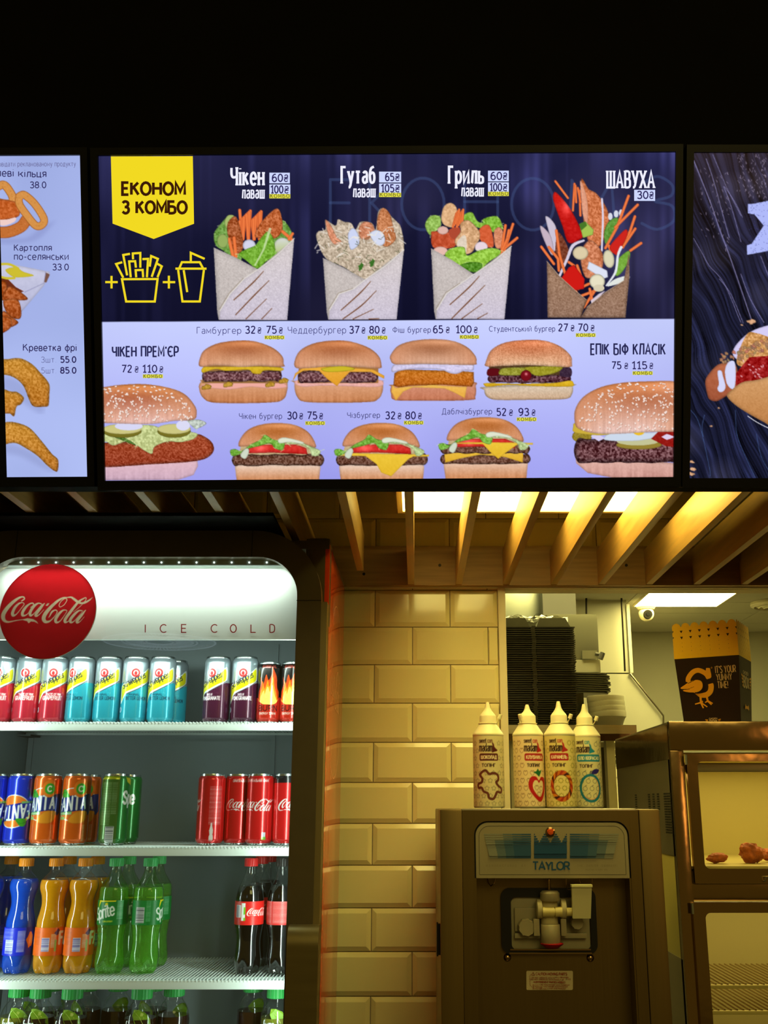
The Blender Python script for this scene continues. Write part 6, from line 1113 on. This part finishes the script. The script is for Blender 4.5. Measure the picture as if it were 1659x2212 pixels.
d.text('TAYLOR', 1149.5, 1878.5, 16.5, 1231.5, 3.2, 0, gap=1.0); d.text('MANUFACTURED  BY', 1050, 1872, 4.2, 1135, .5, 5, gap=9); d.text('THE  TAYLOR  COMPANY', 1247, 1872, 4.2, 1331, .5, 5, gap=8); d.text('ROCKTON  ILLINOIS  USA', 1265, 1880, 3, 1312, .4, 5, gap=4)
d.build('plate_print', [mat('plate_blue', bl, rough=.45), mat('plate_blue_a', (140, 144, 128), rough=.45), mat('plate_blue_b', (96, 116, 122), rough=.45), mat('plate_blue_c', (64, 98, 122), rough=.45), mat('plate_blue_d', (40, 84, 120), rough=.45), mat('plate_faint', (140, 130, 100), rough=.5)], npl)
c = P(1188.5, 1797, YM); MB().lathe([(0, -.006), (.0052, -.0055), (.0068, -.003), (.0068, .001)], tuple(c), 20, axis='y').build('indicator_lamp', mat('orange_lens', (226, 84, 20), rough=.2, coat=1), npl)
MB().lathe([(.0066, -.0035), (.0092, -.003), (.0096, .001)], tuple(c), 24, axis='y', cap=False).build('lamp_ring', M_MIRROR, npl)
# recessed front with the dispensing door
YR = 2.150; m = MB(); m.box((PX0 - .004, YR, .9), (PX1 + .004, YR + .02, PZ0 + .02)); m.build('recess_panel', M_STEELV, sm, smooth=0)
m = MB(); m.box((PX0 - .003, YM + .002, .9), (PX0 + .0005, YR, PZ0)); m.box((PX1 - .0005, YM + .002, .9), (PX1 + .003, YR, PZ0)); m.box((PX0, YM + .004, PZ0 - .001), (PX1, YR, PZ0 + .002)); m.build('recess_side', M_STEELV, sm, smooth=0)
YQ = YR - .004; q0 = P(1084, 2061, YQ); q1 = P(1285, 1918, YQ)
m = MB(); m.ring(rrect(q0.x, q0.z, q1.x, q1.z, .018, 8), rrect(q0.x + .019, q0.z + .008, q1.x - .012, q1.z - .017, .012, 8), YQ - .004, YR + .002); gk = m.build('door_gasket', mat('gasket_black', (14, 10, 8), rough=.4), sm, smooth=20)
m = MB(); m.box((q0.x + .016, YQ - .006, q0.z + .0065), (q1.x - .014, YQ - .001, q0.z + .0100), .001); m.box((q0.x + .014, YQ - .006, q0.z - .0005), (q1.x - .012, YQ - .001, q0.z + .0035), .001); m.build('chrome_rim', M_MIRROR, gk, smooth=20)
M_PL = mat('milky_plastic', (168, 158, 124), rough=.35, sss=.2, noise=.06, nscale=20); M_PW = mat('cream_valve_plastic', (206, 194, 146), rough=.35)
def qb(x0, y0, x1, y1, Y, D, m_, name, par, bev=.0015): mb = MB(); pxbox(mb, x0, y0, x1, y1, Y, D, bev); return mb.build(name, m_, par)
dp = qb(1104, 1936, 1274, 2050, YR - .003, .006, M_PL, 'dispensing_door', sm, .003)
qb(1112, 1961, 1160, 2012, YR - .010, .008, M_PL, 'door_block', dp); qb(1112, 2016, 1268, 2027, YR - .014, .012, M_PL, 'door_foot', dp)
def cyl(px, y0, y1, rpx, Y, m_, name, par, prof=None):
    c = P(px, y1, Y); h = P(px, y0, Y).z - c.z; s_ = (P(px + 1, y0, Y).x - P(px, y0, Y).x); r = rpx * s_
    pr = [(r * a, h * b) for a, b in (prof or [(0, 0), (.94, 0), (1, .04), (1, .96), (.94, 1), (0, 1)])]
    return MB().lathe(pr, tuple(c), 28, cap=False).build(name, m_, par, smooth=40)
YS_ = YR - .026
cyl(1190, 1996, 2040, 21, YS_, M_PL, 'spigot', dp); cyl(1188, 1923, 1946, 21, YS_, M_PL, 'valve_cap', dp, [(0, 0), (.92, 0), (1, .1), (1, .75), (.8, .95), (0, 1)]); cyl(1187, 1940, 2004, 19, YS_ + .010, M_PW, 'valve_body', dp)
cyl(1186.5, 1898, 1922, 3.2, YS_, M_MIRROR, 'draw_rod', dp)
for x0, x1 in ((1161, 1172.5), (1213.5, 1225)): a = P(x0, 1965, YS_ - .012); b = P(x1, 1965, YS_ - .012); MB().lathe([(0, 0), (.0165, 0), (.018, .001), (.018, b.x - a.x - .001), (.0165, b.x - a.x), (0, b.x - a.x)], (a.x, YS_ + .004, a.z), 28, axis='x', cap=False).build('hinge_ring', M_PW, dp, smooth=40)
for x0, x1, r in ((1172, 1197, .0092), (1199.5, 1214, .0092), (1197, 1200, .007), (1224, 1240, .008)): a = P(x0, 1970, YS_ - .012); b = P(x1, 1970, YS_ - .012); MB().lathe([(0, 0), (r, 0), (r, b.x - a.x), (0, b.x - a.x)], (a.x, YS_ - .010, a.z), 24, axis='x', cap=False).build('pivot_roller', mat('ivory_roller', (222, 206, 130), rough=.3), dp, smooth=40)
qb(1153, 1985, 1166, 2022, YS_ - .004, .02, M_PL, 'valve_arm', dp); qb(1212, 1985, 1224, 2022, YS_ - .004, .02, M_PL, 'valve_arm', dp)
for px, py, r in ((1137, 2003, .0165), (1246, 1993, .0125)): c = P(px, py, YR - .016); MB().lathe([(0, -.010), (r * .9, -.010), (r, -.006), (r, .012)], tuple(c), 24, fn=lambda a, r_, z: r_ * (1 + .05 * math.cos(9 * a)), axis='y').build('hand_nut', M_PL, dp)
h_ = MB(); a, b = P(1236, 1984, YS_ - .02), P(1276, 1911, YS_ - .02); tp = (b.x - a.x); h_.hexa([(a.x + .001, YS_ - .022, a.z), (b.x - .003, YS_ - .022, a.z), (b.x, YS_ - .034, b.z), (a.x, YS_ - .034, b.z), (a.x + .001, YS_ - .014, a.z), (b.x - .003, YS_ - .014, a.z), (b.x, YS_ - .020, b.z), (a.x, YS_ - .020, b.z)]); h_.box((a.x - .001, YS_ - .036, b.z - .004), (b.x + .001, YS_ - .018, b.z + .001), .001)
h_.build('draw_handle', mat('ivory_handle', (226, 218, 164), rough=.4, sss=.1), sm)
cyl(1192.5, 2035, 2048, 24, YS_, mat('red_spout_seal', (168, 10, 22), rough=.5), 'spout_seal', dp, [(0, 0), (.55, 0), (.8, .35), (1.0, .6), (1.04, .8), (.7, 1), (0, 1)])
lp = [P(x, y, YS_ - .005) for x, y in ((1223, 1896), (1223, 1916), (1226, 1921), (1238, 1922), (1266, 1922), (1277, 1921), (1279, 1916), (1279, 1896))]; MB().tube(lp, .0011, 8).build('wire_loop', M_MIRROR, sm)
MB().tube([P(1251, 1896, YS_ - .01), P(1256, 1912, YS_ - .012)], .0012, 6).build('link_wire', M_MIRROR, sm)
MB().tube([P(1053, 1897, YR - .02), P(1054, 1906, YR - .022), P(1060, 1914, YR - .024), P(1068, 1908, YR - .02), P(1070, 1898, YR - .02)], .0013, 6).build('wire_hook', M_MIRROR, sm)
for px, py in ((1096, 2068), (1275, 2069)): c = P(px, py, YR); MB().lathe([(0, -.0062), (.0035, -.0056), (.0062, -.0035), (.0075, 0)], tuple(c), 22, axis='y').build('screw', M_MIRROR, sm, smooth=60)
mpl = lambda x, y, h: (P(x, y, YR).x, YR - h, P(x, y, YR).z); d = Decal(mpl, base=.0004); d.poly(rrect(1137, 2097, 1237.5, 2138.5, 3, 3), 0); d.text('CAUTION-MOVING PARTS', 1157, 2106.5, 5.5, 1225, 1.1, 1, gap=2); d.ek = 0
for y, a, b in ((2111, 1148, 1228), (2115, 1146, 1233)): d.text('DO NOT OPERATE WITH PANELS REMOVED', a, y + 1.6, 2.6, b, .55, 1, gap=2)
d.text('AVERTISSEMENT PARTIES MOBILES', 1152, 2123, 3.6, 1221, .9, 1, gap=2)
for y in (2127, 2131, 2135): d.text('NE PAS FAIRE FONCTIONNER SANS PANNEAUX', 1150, y + 1.4, 2.4, 1230 - (y - 2127), .5, 1, gap=2)
d.line([(1148, 2103), (1144, 2108), (1145, 2128), (1150, 2133)], .6, 1); d.line([(1148, 2106), (1151.5, 2100), (1155, 2106), (1148, 2106)], .9, 1)
d.build('caution_label', [mat('label_tan', (206, 190, 146), rough=.5), mat('label_brown_red', (156, 66, 30), rough=.5)], sm)
m = MB(); m.box((MX0 - .007, YM + .02, gz(2069)), (MX0 - .004, YM + .03, gz(1995))); m.box((MX0 - .004, YM + .018, gz(2066)), (MX0, YM + .032, gz(1998))); m.build('side_latch', mat('latch_black', (12, 10, 8), rough=.5), sm)
m = MB(); m.box((MX0, YM + .05, 0), (MX1, YM + .5, .1)); m.build('plinth', M_DGREY, sm)
# ------------------------------------------------------------------ topping bottles
YB_ = 2.40; ZTOP = ZM + .0012; M_TOP = mat('cream_bottle_plastic', (240, 234, 200), rough=.38, sss=.15)
def topping_cv(col, name, word, tint, pat, fig, txt=(40, 16, 16), wide=0):
    cv = Cv(0, 0, 221, 158, 1.25, tint, up=True); r = random.Random(2); c = 110.5
    for j in range(9):
        for i in range(14):
            x = 8 + i * 15.5 + (7.7 if j % 2 else 0); y = 8 + j * 16.5
            if c - 32 < x < c + 14 and 90 < y < 152: continue
            pat(cv, x, y)
    cv.text('sweet', c - 27, 141, 9, c - 9, 1.2, txt); cv.text('con', c - 7, 141, 9, c + 5, 1.2, col); cv.text('madam', c - 27, 122, 17, c + 5, 1.9, txt)
    cv.fill([(c + 4, 142), (c + 8, 138), (c + 10, 131), (c + 17, 124), (c + 10, 121), (c + 3, 120), (c + 5, 130)], col, smooth=1)
    w_ = 22 + wide; cv.fill(rrect(c - 26, 101, c - 26 + 2 * w_, 117, 3), col); cv.text(name, c - 23, 105.5, 7, c - 29 + 2 * w_, 1.7, (240, 232, 200)); cv.text(word, c - 21, 88, 6.5, c + 11, 1.3, txt)
    fig(cv, c); return cv
gl = (120, 112, 92)
def p_flower(cv, x, y): cv.stroke([(x + (4.2 + 1.4 * math.cos(5 * a)) * math.cos(a + .3), y + (4.2 + 1.4 * math.cos(5 * a)) * math.sin(a + .3)) for a in [k * .314 for k in range(21)]], .75, gl)
def p_heart(cv, x, y): cv.stroke([(x, y + 3), (x + 3, y + 4.6), (x + 5, y + 1.5), (x + 2.6, y - 3.4), (x, y - 5), (x - 2.6, y - 3.4), (x - 5, y + 1.5), (x - 3, y + 4.6), (x, y + 3)], .8, (150, 110, 80), smooth=1); cv.stroke([(x - 3, y + 6), (x, y + 4.6), (x + 3, y + 6)], .7, (150, 110, 80))
def p_ring(cv, x, y):
    cv.stroke([(x + 4.6 * math.cos(k * .5236), y + 4.6 * math.sin(k * .5236)) for k in range(13)], .9, (150, 140, 40))
    for k in range(8): cv.ell(x + 5.6 * math.cos(k * .785), y + 5.6 * math.sin(k * .785), .7, .7, (130, 120, 40), n=6)
def p_orange(cv, x, y): cv.stroke([(x + 4.8 * math.cos(k * .5236), y + 4.8 * math.sin(k * .5236)) for k in range(13)], .8, (104, 104, 96)); cv.stroke([(x, y + 5), (x + 3.5, y + 7.5)], 1.2, (104, 104, 96))
def f_flower(cv, c):
    P_ = [(c - 21, 76), (c - 12, 80), (c - 4, 72), (c + 6, 74), (c + 16, 70), (c + 18, 60), (c + 12, 54), (c + 18, 46), (c + 27, 40), (c + 25, 32), (c + 14, 33), (c + 10, 26), (c + 4, 18), (c - 5, 20), (c - 8, 30), (c - 17, 34), (c - 22, 42), (c - 30, 42), (c - 31, 50), (c - 22, 54), (c - 20, 62), (c - 26, 70)]
    cv.stroke(P_ + [P_[0]], 5, (78, 22, 22), smooth=1); cv.stroke(P_ + [P_[0]], 1.6, (120, 60, 44), smooth=1)
def f_heart(cv, c):
    c += 6; H_ = [(c, 58), (c + 8, 66), (c + 20, 62), (c + 23, 44), (c + 12, 20), (c + 2, 12), (c - 10, 20), (c - 22, 36), (c - 25, 52), (c - 18, 66), (c - 7, 66)]
    cv.fill(H_, (186, 16, 26), smooth=1); cv.fill([(c + (x - c) * .62, 42 + (y - 42) * .66) for x, y in H_], (236, 220, 180), smooth=1); cv.fill([(c - 14, 76), (c - 6, 78), (c - 2, 84), (c + 2, 78), (c + 10, 82), (c + 6, 74), (c + 1, 66), (c - 6, 72)], (20, 110, 60)); [p_heart(cv, c + a, b) for a, b in ((-6, 42), (6, 40), (0, 28))]
def f_ring(cv, c):
    for k in range(24):
        a0, a1 = k * math.pi / 12, (k + 1) * math.pi / 12; sk = .35; col = ((206, 110, 26), (150, 54, 20), (220, 130, 30), (70, 18, 20), (206, 90, 24), (170, 40, 24))[k % 6]
        cv.fill([(c + 27 * math.cos(a0), 46 + 34 * math.sin(a0)), (c + 27 * math.cos(a1), 46 + 34 * math.sin(a1)), (c + 19 * math.cos(a1 + sk), 46 + 24 * math.sin(a1 + sk)), (c + 19 * math.cos(a0 + sk), 46 + 24 * math.sin(a0 + sk))], col)
    cv.stroke([(c + 19 * math.cos(k * .2618), 46 + 24 * math.sin(k * .2618)) for k in range(25)], 1, (70, 18, 20))
def f_orange(cv, c):
    c += 4; cv.stroke([(c + 24 * math.cos(k * .2618), 42 + 29 * math.sin(k * .2618)) for k in range(25)], 5.5, (20, 120, 160)); cv.stroke([(c + 20.6 * math.cos(k * .2618), 42 + 25 * math.sin(k * .2618)) for k in range(-9, 5)], 1.2, (230, 140, 90)); cv.stroke([(c, 74), (c + 1, 80)], 1.6, (30, 30, 90)); cv.fill([(c + 2, 74), (c + 10, 84), (c + 24, 83), (c + 16, 74)], (40, 30, 130), smooth=1)
TPf = [(0, .001), (.0335, .001), (.0350, .003), (.0350, .1595), (.0356, .1605), (.0356, .1635), (.0348, .1650), (.0205, .1860), (.0200, .188)]
def topping(label, px, Y, rz, cv, tipf=1.0, plug=1, seam=False):
    t = thing('topping_bottle', label, 'topping bottle', group=None); MB().lathe(TPf, seg=48, cap=False).build('bottle_body', M_TOP, t, local=True, smooth=40)
    NU, NV = 200, 120; Z_, A_ = np.meshgrid(np.linspace(.004, .158, NV), np.arange(NU) / NU * 2 * math.pi - math.pi, indexing='ij'); grid_mesh('label', np.stack([.03525 * np.sin(A_), -.03525 * np.cos(A_), Z_], -1), cv.sample((A_ + math.pi) / (2 * math.pi) * 221, (Z_ - .002) * 1000), M_LABEL, t, wrap=True, smooth=True)
    q = catmull([(.0185, .2055), (.0150, .2105), (.0100, .2165), (.0066, .2235), (.0050, .2310), (.0040, .2345)], 3); s_ = tipf
    MB().lathe([(.0190, .1868), (.0222, .1872), (.0222, .1884), (.0192, .1890), (.0188, .2045)] + [(float(a), .2045 + (float(b) - .2045) * s_) for a, b in q] + [(.0034, .2045 + .0325 * s_), (0, .2045 + .0330 * s_)], seg=36, cap=False).build('nozzle_cap', M_TOP, t, local=True, smooth=35)
    m = MB(); m.tube([(.019 * plug, -.008, .189), (.0225 * plug, -.010, .194), (.0245 * plug, -.012, .1985)], .0012, 6); a = Vector((.0245 * plug, -.013, .1975)); m.tube([a, a + Vector((.0035 * plug, -.002, .0095))], [.0048, .0042], 14); m.build('plug_cap', M_TOP, t, local=True, smooth=40)
    x = P(px, 1680, Y).x; t.location = (x, Y, ZTOP); t.rotation_euler = (0, 0, R(rz)); t['group'] = 'topping bottles on the soft-serve machine'; return t
topping('topping bottle with a brown flower outline, standing apart', 1056, YB_, 4, topping_cv((84, 24, 24), 'ШОКОЛАД', 'ТОПІНГ', (218, 208, 164), p_flower, f_flower), 1.0)
topping('topping bottle with a red strawberry heart', 1143, YB_, 22, topping_cv((176, 26, 34), 'КЛУБНИКА', 'ТОППИНГ', (236, 214, 170), p_heart, f_heart, wide=2), .82, -1)
topping('topping bottle with an orange and brown ring', 1212, YB_ - .01, -6, topping_cv((176, 26, 34), 'КАРАМЕЛЬ', 'ТОПІНГ', (226, 210, 140), p_ring, f_ring), 1.02)
topping('topping bottle with a blue fruit outline and violet leaf', 1268, YB_ + .05, -2, topping_cv((24, 130, 170), 'БЛЮ КЮРАСАО', 'ТОПІНГ', (222, 214, 168), p_orange, f_orange, wide=7), 1.0)
# ------------------------------------------------------------------ hot cabinet
YC = 2.42; ZC = P(1452, 1558, YC).z; CX0 = P(1446, 1600, YC).x; CX1 = CX0 + .72; YCB = 3.08
wc = thing('hot_cabinet', 'polished steel hot cabinet with glass doors and fried chicken inside', 'food warmer', ((CX0 + CX1) / 2, YC + .3, 0))
kz = lambda y, Y=YC: P(1550, y, Y).z
kx = lambda x, y, Y=YC: P(x, y, Y).x
m = MB(); m.box((CX0, YC - .004, kz(1621)), (CX1, YC + .012, ZC), .003); m.build('header_strip', M_MIRROR, wc)
m = MB(); m.box((CX0, YC, ZC - .012), (CX1, YCB, ZC - .001), .002); m.build('top_panel', M_STEEL, wc)
m = MB(); m.box((CX0, YC + .012, kz(1825)), (CX0 + .004, YCB, ZC - .012)); m.build('side_panel', M_STEEL, wc, smooth=0)
m = MB(); m.box((CX0 - .001, YC + .012, kz(1640)), (CX0 + .001, YCB, ZC - .006)); m.build('side_trim', M_MIRROR, wc, smooth=0)
m = MB()
for j in range(16):
    for ci, y0 in enumerate((YC + .02, YC + .045, YC + .070, YC + .14, YC + .19, YC + .24, YC + .40)):
        if ci > 2 and j > 6: continue
        z = kz(1714) - .0058 * j; m.box((CX0 - .0012, y0, z - .0019), (CX0 + .001, y0 + .019, z + .0019))
m.build('vent_slots', mat('vent_slot_dark', (28, 26, 14), rough=.6), wc, smooth=0)['kind'] = 'stuff'
m = MB(); m.box((CX0 + .001, YC + .03, kz(2075)), (CX0 + .004, YCB, kz(1850))); m.build('side_window', mat('cloudy_side_glass', (244, 226, 120), rough=.4), wc, smooth=0)
m = MB(); m.box((CX0, YC + .012, kz(1850)), (CX0 + .004, YCB, kz(1825))); m.box((CX0, YC + .012, 0), (CX0 + .004, YCB, kz(2075))); m.build('side_rail', M_STEEL, wc, smooth=0)
m = MB(); m.box((CX0, YC, 0), (kx(1482, 1700), YC + .03, kz(1621)), .002); m.build('corner_post', M_MIRROR, wc)
m = MB(); m.box((kx(1496, 1920), YC + .002, kz(1946)), (CX1, YC + .02, kz(1909)), .003); m.build('middle_rail', M_MIRROR, wc)
def door(y0, y1, wy0, wy1, xo, xi, n):
    x0 = xo; x1 = CX1 - .02; m = MB(); m.ring(rrect(x0, kz(y1), x1, kz(y0), .003, 6), rrect(xi, kz(wy1), x1 - .03, kz(wy0), .012, 6), YC - .010, YC + .004); o = m.build('glass_door', M_MIRROR, wc, smooth=20)
    MB().box((xi - .004, YC - .002, kz(wy1) - .004), (x1 - .026, YC + .001, kz(wy0) + .004)).build('door_glass', thin_glass('door_glass_pane', (.98, .98, .94), 1.45), o, smooth=0)
    for z in (kz(y0) - .012, ): MB().tube([(x0 - .002, YC - .014, z - .012), (x0 - .002, YC - .014, z + .010)], .0035, 10).build('hinge', M_DUCT, o)
    if n: a = kx(1646, 1896); MB().tube([(a, YC - .010, kz(1903)), (a, YC - .020, kz(1902)), (a + .002, YC - .022, kz(1894)), (a + .014, YC - .014, kz(1893))], .0016, 6).build('door_hook', M_DUCT, o)
door(1629, 1908, 1645, 1876, kx(1489, 1760), kx(1512, 1760), 1); door(1948, 2420, 1971, 2390, kx(1497, 2000), kx(1523, 2000), 0)
M_INN = mat('cabinet_inner_steel', (220, 206, 130), rough=.45, metal=.35)
zt1, zb1, zb2 = kz(1628), kz(1868), kz(2400)
m = MB(); xi = CX0 + .03; m.box((xi - .004, YC + .03, .6), (xi, YCB - .05, zt1)); m.box((CX1 - .02, YC + .03, .6), (CX1 - .016, YCB - .05, zt1)); m.box((xi, YCB - .054, .6), (CX1 - .02, YCB - .05, zt1)); m.box((xi, YC + .03, zt1), (CX1 - .02, YCB - .05, zt1 + .004)); m.build('chamber_wall', M_INN, wc, smooth=0)
m = MB(); ys = YC + .022; zsf = P(1550, 1866, YC + .12).z; m.box((xi, ys, zsf - .006), (CX1 - .02, YCB - .055, zsf), .0); m.build('chamber_floor', M_INN, wc, smooth=0)
m = MB(); z = kz(1656); m.box((xi, YC + .03, z - .012), (CX1 - .02, YC + .05, z + .01), .004); m.build('inner_top_rail', M_STEEL, wc)
m = MB(); m.box((xi, YC + .05, zsf - .05), (CX1 - .02, YCB - .06, zsf - .012)); m.build('chamber_divider', M_INN, wc, smooth=0)
for i, (y, Yk) in enumerate(((2132, YC + .16), (2188, YC + .10))):
    z = P(1590, y, Yk).z; rk = MB(); rk.box((xi, Yk, z - .004), (CX1 - .02, Yk + .01, z + .004), .001); rk = rk.build('rack', M_INN, wc)
    m = MB(); [m.tube([(xi + .01 + .014 * k, Yk + .004, z + .005), (xi + .01 + .014 * k, Yk + .32, z + .005)], .0022, 6) for k in range(46)]; m.build('rack_wires', M_MIRROR, rk)['kind'] = 'stuff'
# heat lamps inside the two chambers
area('chamber_lamp', ((CX0 + CX1) / 2, YC + .30, zt1 - .012), Euler((0, 0, 0)), .6, .3, 1.5, (1.0, .80, .30)); area('chamber_lamp', ((CX0 + CX1) / 2, YC + .30, zsf - .06), Euler((0, 0, 0)), .6, .3, 1.5, (1.0, .80, .34))
# fried chicken
def chicken(label, x0, x1, y0, y1, Y, seed, lobes):
    a = P(x0, y1, Y); b = P(x1, y0, Y); W, H = b.x - a.x, b.z - a.z; bm = bmesh.new(); bmesh.ops.create_icosphere(bm, subdivisions=4, radius=1); import mathutils
    for v in bm.verts:
        p = v.co.copy(); q = 0
        for lx, lz, lr in lobes: q += lr * math.exp(-((p.x - lx) ** 2 + (p.z - lz) ** 2) * 2.2)
        n = mathutils.noise.noise(p * 2.2 + Vector((seed, 0, 0))) * .22 + mathutils.noise.noise(p * 6 + Vector((seed, 3, 0))) * .12 + mathutils.noise.noise(p * 14) * .06
        v.co = p * (.78 + q + n); v.co = Vector((v.co.x * W / 2, v.co.y * W * .36, max(-H / 2 * .96, v.co.z * H / 2)))
    m = MB(); m.addbm(bm); bm.free(); t = m.build('fried_chicken', mat('fried_crust', (206, 106, 40), rough=.55, noise=.35, nscale=55, bump=1.0, bscale=160), smooth=70, local=True); t.location = ((a.x + b.x) / 2, Y, zsf + H / 2 * .93); return tag(t, label, 'chicken piece', 'fried chicken in the hot cabinet')
chicken('small piece of fried chicken nearest the cabinet door hinge', 1526, 1572, 1838, 1864, YC + .13, 3, ((-.8, -.4, .2), (.5, .4, .2))); chicken('large piece of fried chicken with a raised knob end', 1601, 1652, 1819, 1866, YC + .14, 8, ((-.9, .9, .45), (-.6, -.6, .25), (.8, -.3, .2))); chicken('piece of fried chicken behind the large one, cut by the picture edge', 1636, 1690, 1832, 1864, YC + .20, 5, ((.2, .3, .2),))
# ------------------------------------------------------------------ popcorn-style boxes
M_BXD = mat('box_dark_card', (34, 14, 12), rough=.32, noise=.06, nscale=10); M_BXY = mat('box_amber_card', (255, 206, 40), rough=.42); M_BXP = mat('box_print_amber', (246, 176, 30), rough=.4); M_BXW = mat('box_print_cream', (232, 206, 160), rough=.4); M_BXI = mat('box_inside_card', (206, 190, 150), rough=.6)
YX = 2.56; sB = .001156; BH = .186; BW0, BW1 = .138, .1625; zb_ = .167
def carton():
    m = MB(); z1, z2 = zb_, BH - .0105; hw = lambda z: (BW0 + (BW1 - BW0) * z / BH) / 2; hd = lambda z: hw(z) * .90
    ring = lambda z: [(-hw(z), -hd(z), z), (hw(z), -hd(z), z), (hw(z), hd(z), z), (-hw(z), hd(z), z)]
    m.mi = 0; m.add(ring(0) + ring(z1), [(0, 1, 5, 4), (1, 2, 6, 5), (2, 3, 7, 6), (3, 0, 4, 7), (0, 3, 2, 1)])
    m.mi = 1; R_ = ring(z1); n = 7
    for s in range(4):
        a, b = Vector(R_[s]), Vector(R_[(s + 1) % 4]); T = ring(z2); c, d_ = Vector(T[s]), Vector(T[(s + 1) % 4]); top = []
        for k in range(n):
            for q in range(7):
                u = (k + q / 6) / n; h = .0105 * math.sin(math.pi * q / 6) ** .6; p = c.lerp(d_, u); p.z += h; top.append(p)
        m.add([a, b] + top[::-1], [tuple(range(2 + len(top)))])
    return m
def box_print(t):
    hw = lambda z: (BW0 + (BW1 - BW0) * z / BH) / 2; sl = (BW1 - BW0) / 2 * .90 / BH
    # front face: px of the photo zoom mapped to the face
    U = lambda x, y: ((x - 1100) / 1100 * .262 * 1.0 * .82, (1585 - y) * .000205 * 1.02)
    mpf = lambda x, y, h: ((x - 1068) * .000212 * 1.03, -hw(max(0, (1585 - y) * .000212)) * .90 - h, (1585 - y) * .000212)
    d = Decal(mpf, base=.0005)
    d.line([tuple(q) for q in catmull([(840, 1085), (845, 1030), (900, 965), (965, 945), (1030, 975), (1062, 1010), (1075, 1050)], 5)], [14] * 2 + [56] * 27 + [44] * 2, 0)
    d.line(catmull([(1078, 925), (1076, 960), (1078, 1000), (1080, 1040)], 4), [36, 44, 48, 50, 52, 54, 56, 58, 58, 58, 56, 52, 44], 0); d.line(catmull([(1090, 1108), (1094, 1140), (1080, 1195), (1040, 1230), (980, 1238), (930, 1225), (890, 1195)], 4), [50, 58, 60] + [60] * 12 + [56, 52, 46, 40, 30, 20, 12, 8, 6, 4], 0)
    W_ = catmull([(752, 1140), (800, 1110), (860, 1075), (930, 1058), (985, 1070), (1005, 1110), (995, 1160), (950, 1195), (880, 1200), (810, 1190), (775, 1170), (860, 1160), (770, 1155)], 4, True); d.z = 75; d.poly([tuple(q) for q in W_], 0); d.line(catmull([(762, 1165), (830, 1160), (905, 1135)], 4), 6, 2); d.line(catmull([(838, 1095), (900, 1068), (960, 1050), (1012, 1090), (1010, 1150), (970, 1200), (900, 1212)], 4), 9, 2); d.z = None
    for p in ([(965, 1255), (962, 1320), (985, 1385)], [(962, 1320), (895, 1335)], [(962, 1318), (1030, 1372)], [(975, 1300), (985, 1320)], [(1035, 1255), (1042, 1305), (1080, 1350)], [(1042, 1305), (1010, 1322)], [(1042, 1302), (1095, 1336)]): d.line(p, [26, 20, 14] if len(p) == 3 else [18, 12], 0)
    d.line([(1120 + 7 * math.cos(a), 925 + 7 * math.sin(a)) for a in [k * .785 for k in range(9)]], 3, 0)
    d.build('logo_print', [M_BXP, M_BXW, M_BXD], t, True); d = Decal(mpf, base=.0005)
    d.text("IT'S YOUR", 1155, 990, 78, 1388, 8, 1); d.text('YUMMY', 1160, 1075, 72, 1338, 8, 1); d.text('TIME!', 1165, 1165, 74, 1288, 8, 1)
    d.build('slogan_print', [M_BXP, M_BXW], t, True); d = Decal(mpf, base=.0005)
    d.text('CHICKEN', 1036, 1516, 16, 1130, 4, 1); d.text('BOX', 1040, 1562, 38, 1130, 10, 1, serif=7)
    for s in (-1, 1):
        for k in range(3): d.line([(1083 + s * 56, 1522 + 12 * k), (1083 + s * (86 - 6 * k), 1518 + 13 * k)], 9, 0)
    d.build('front_print', [M_BXP, M_BXW, M_BXD], t, True)
    d = Decal(lambda x, y, h: (hw(y) + h, x, y), base=.0005)
    d.text('CHICKEN', -.030, .126, .008, .028, .0018, 1, up=True); d.text('BOX', -.032, .094, .026, .032, .006, 1, up=True, serif=.004)
    for k in range(4): d.line([(-.038, .118 - .007 * k), (-.056 + .003 * k, .122 - .009 * k)], .005, 0); d.line([(.038, .118 - .007 * k), (.056 - .003 * k, .122 - .009 * k)], .005, 0)
    d.line([(-.016, .045), (.016, .045)], .007, 0); d.line([(-.02, .04), (-.014, .051)], .008, 0); d.line([(.02, .04), (.014, .051)], .008, 0); d.build('side_print', [M_BXP, M_BXW], t, True)
bx0 = thing('cardboard_box', 'outermost dark and amber scalloped cardboard box, printed with a bird logo', 'snack box', group='nested snack boxes on the hot cabinet')
o = carton().build('box_shell', [M_BXD, M_BXY, mat('card_edge', (250, 196, 90), rough=.6)], bx0, smooth=0, local=True); sd = o.modifiers.new('card', 'SOLIDIFY'); sd.thickness = .0007; sd.material_offset_rim = 2
cxp = P(1560, 1557, YX); bx0.location = (cxp.x + .004, YX + .05, ZC + .0005); bx0.rotation_euler = (0, 0, R(-29)); raise_ = (.0, .0094, .0197, .030, .040, .0555, .071)
for i, dz_ in enumerate(raise_[1:]):
    c = copy_tree(bx0); c.location = bx0.location + Vector((0, 0, dz_)); tag(c, ('second box rim from below in the nest of amber boxes', 'third box rim from below in the nest of amber boxes', 'middle box rim from the top in the nest of amber boxes', 'third box rim from the top in the nest of amber boxes', 'second box rim from the top in the nest of amber boxes', 'topmost amber scalloped rim of the nested boxes')[i])
box_print(bx0)
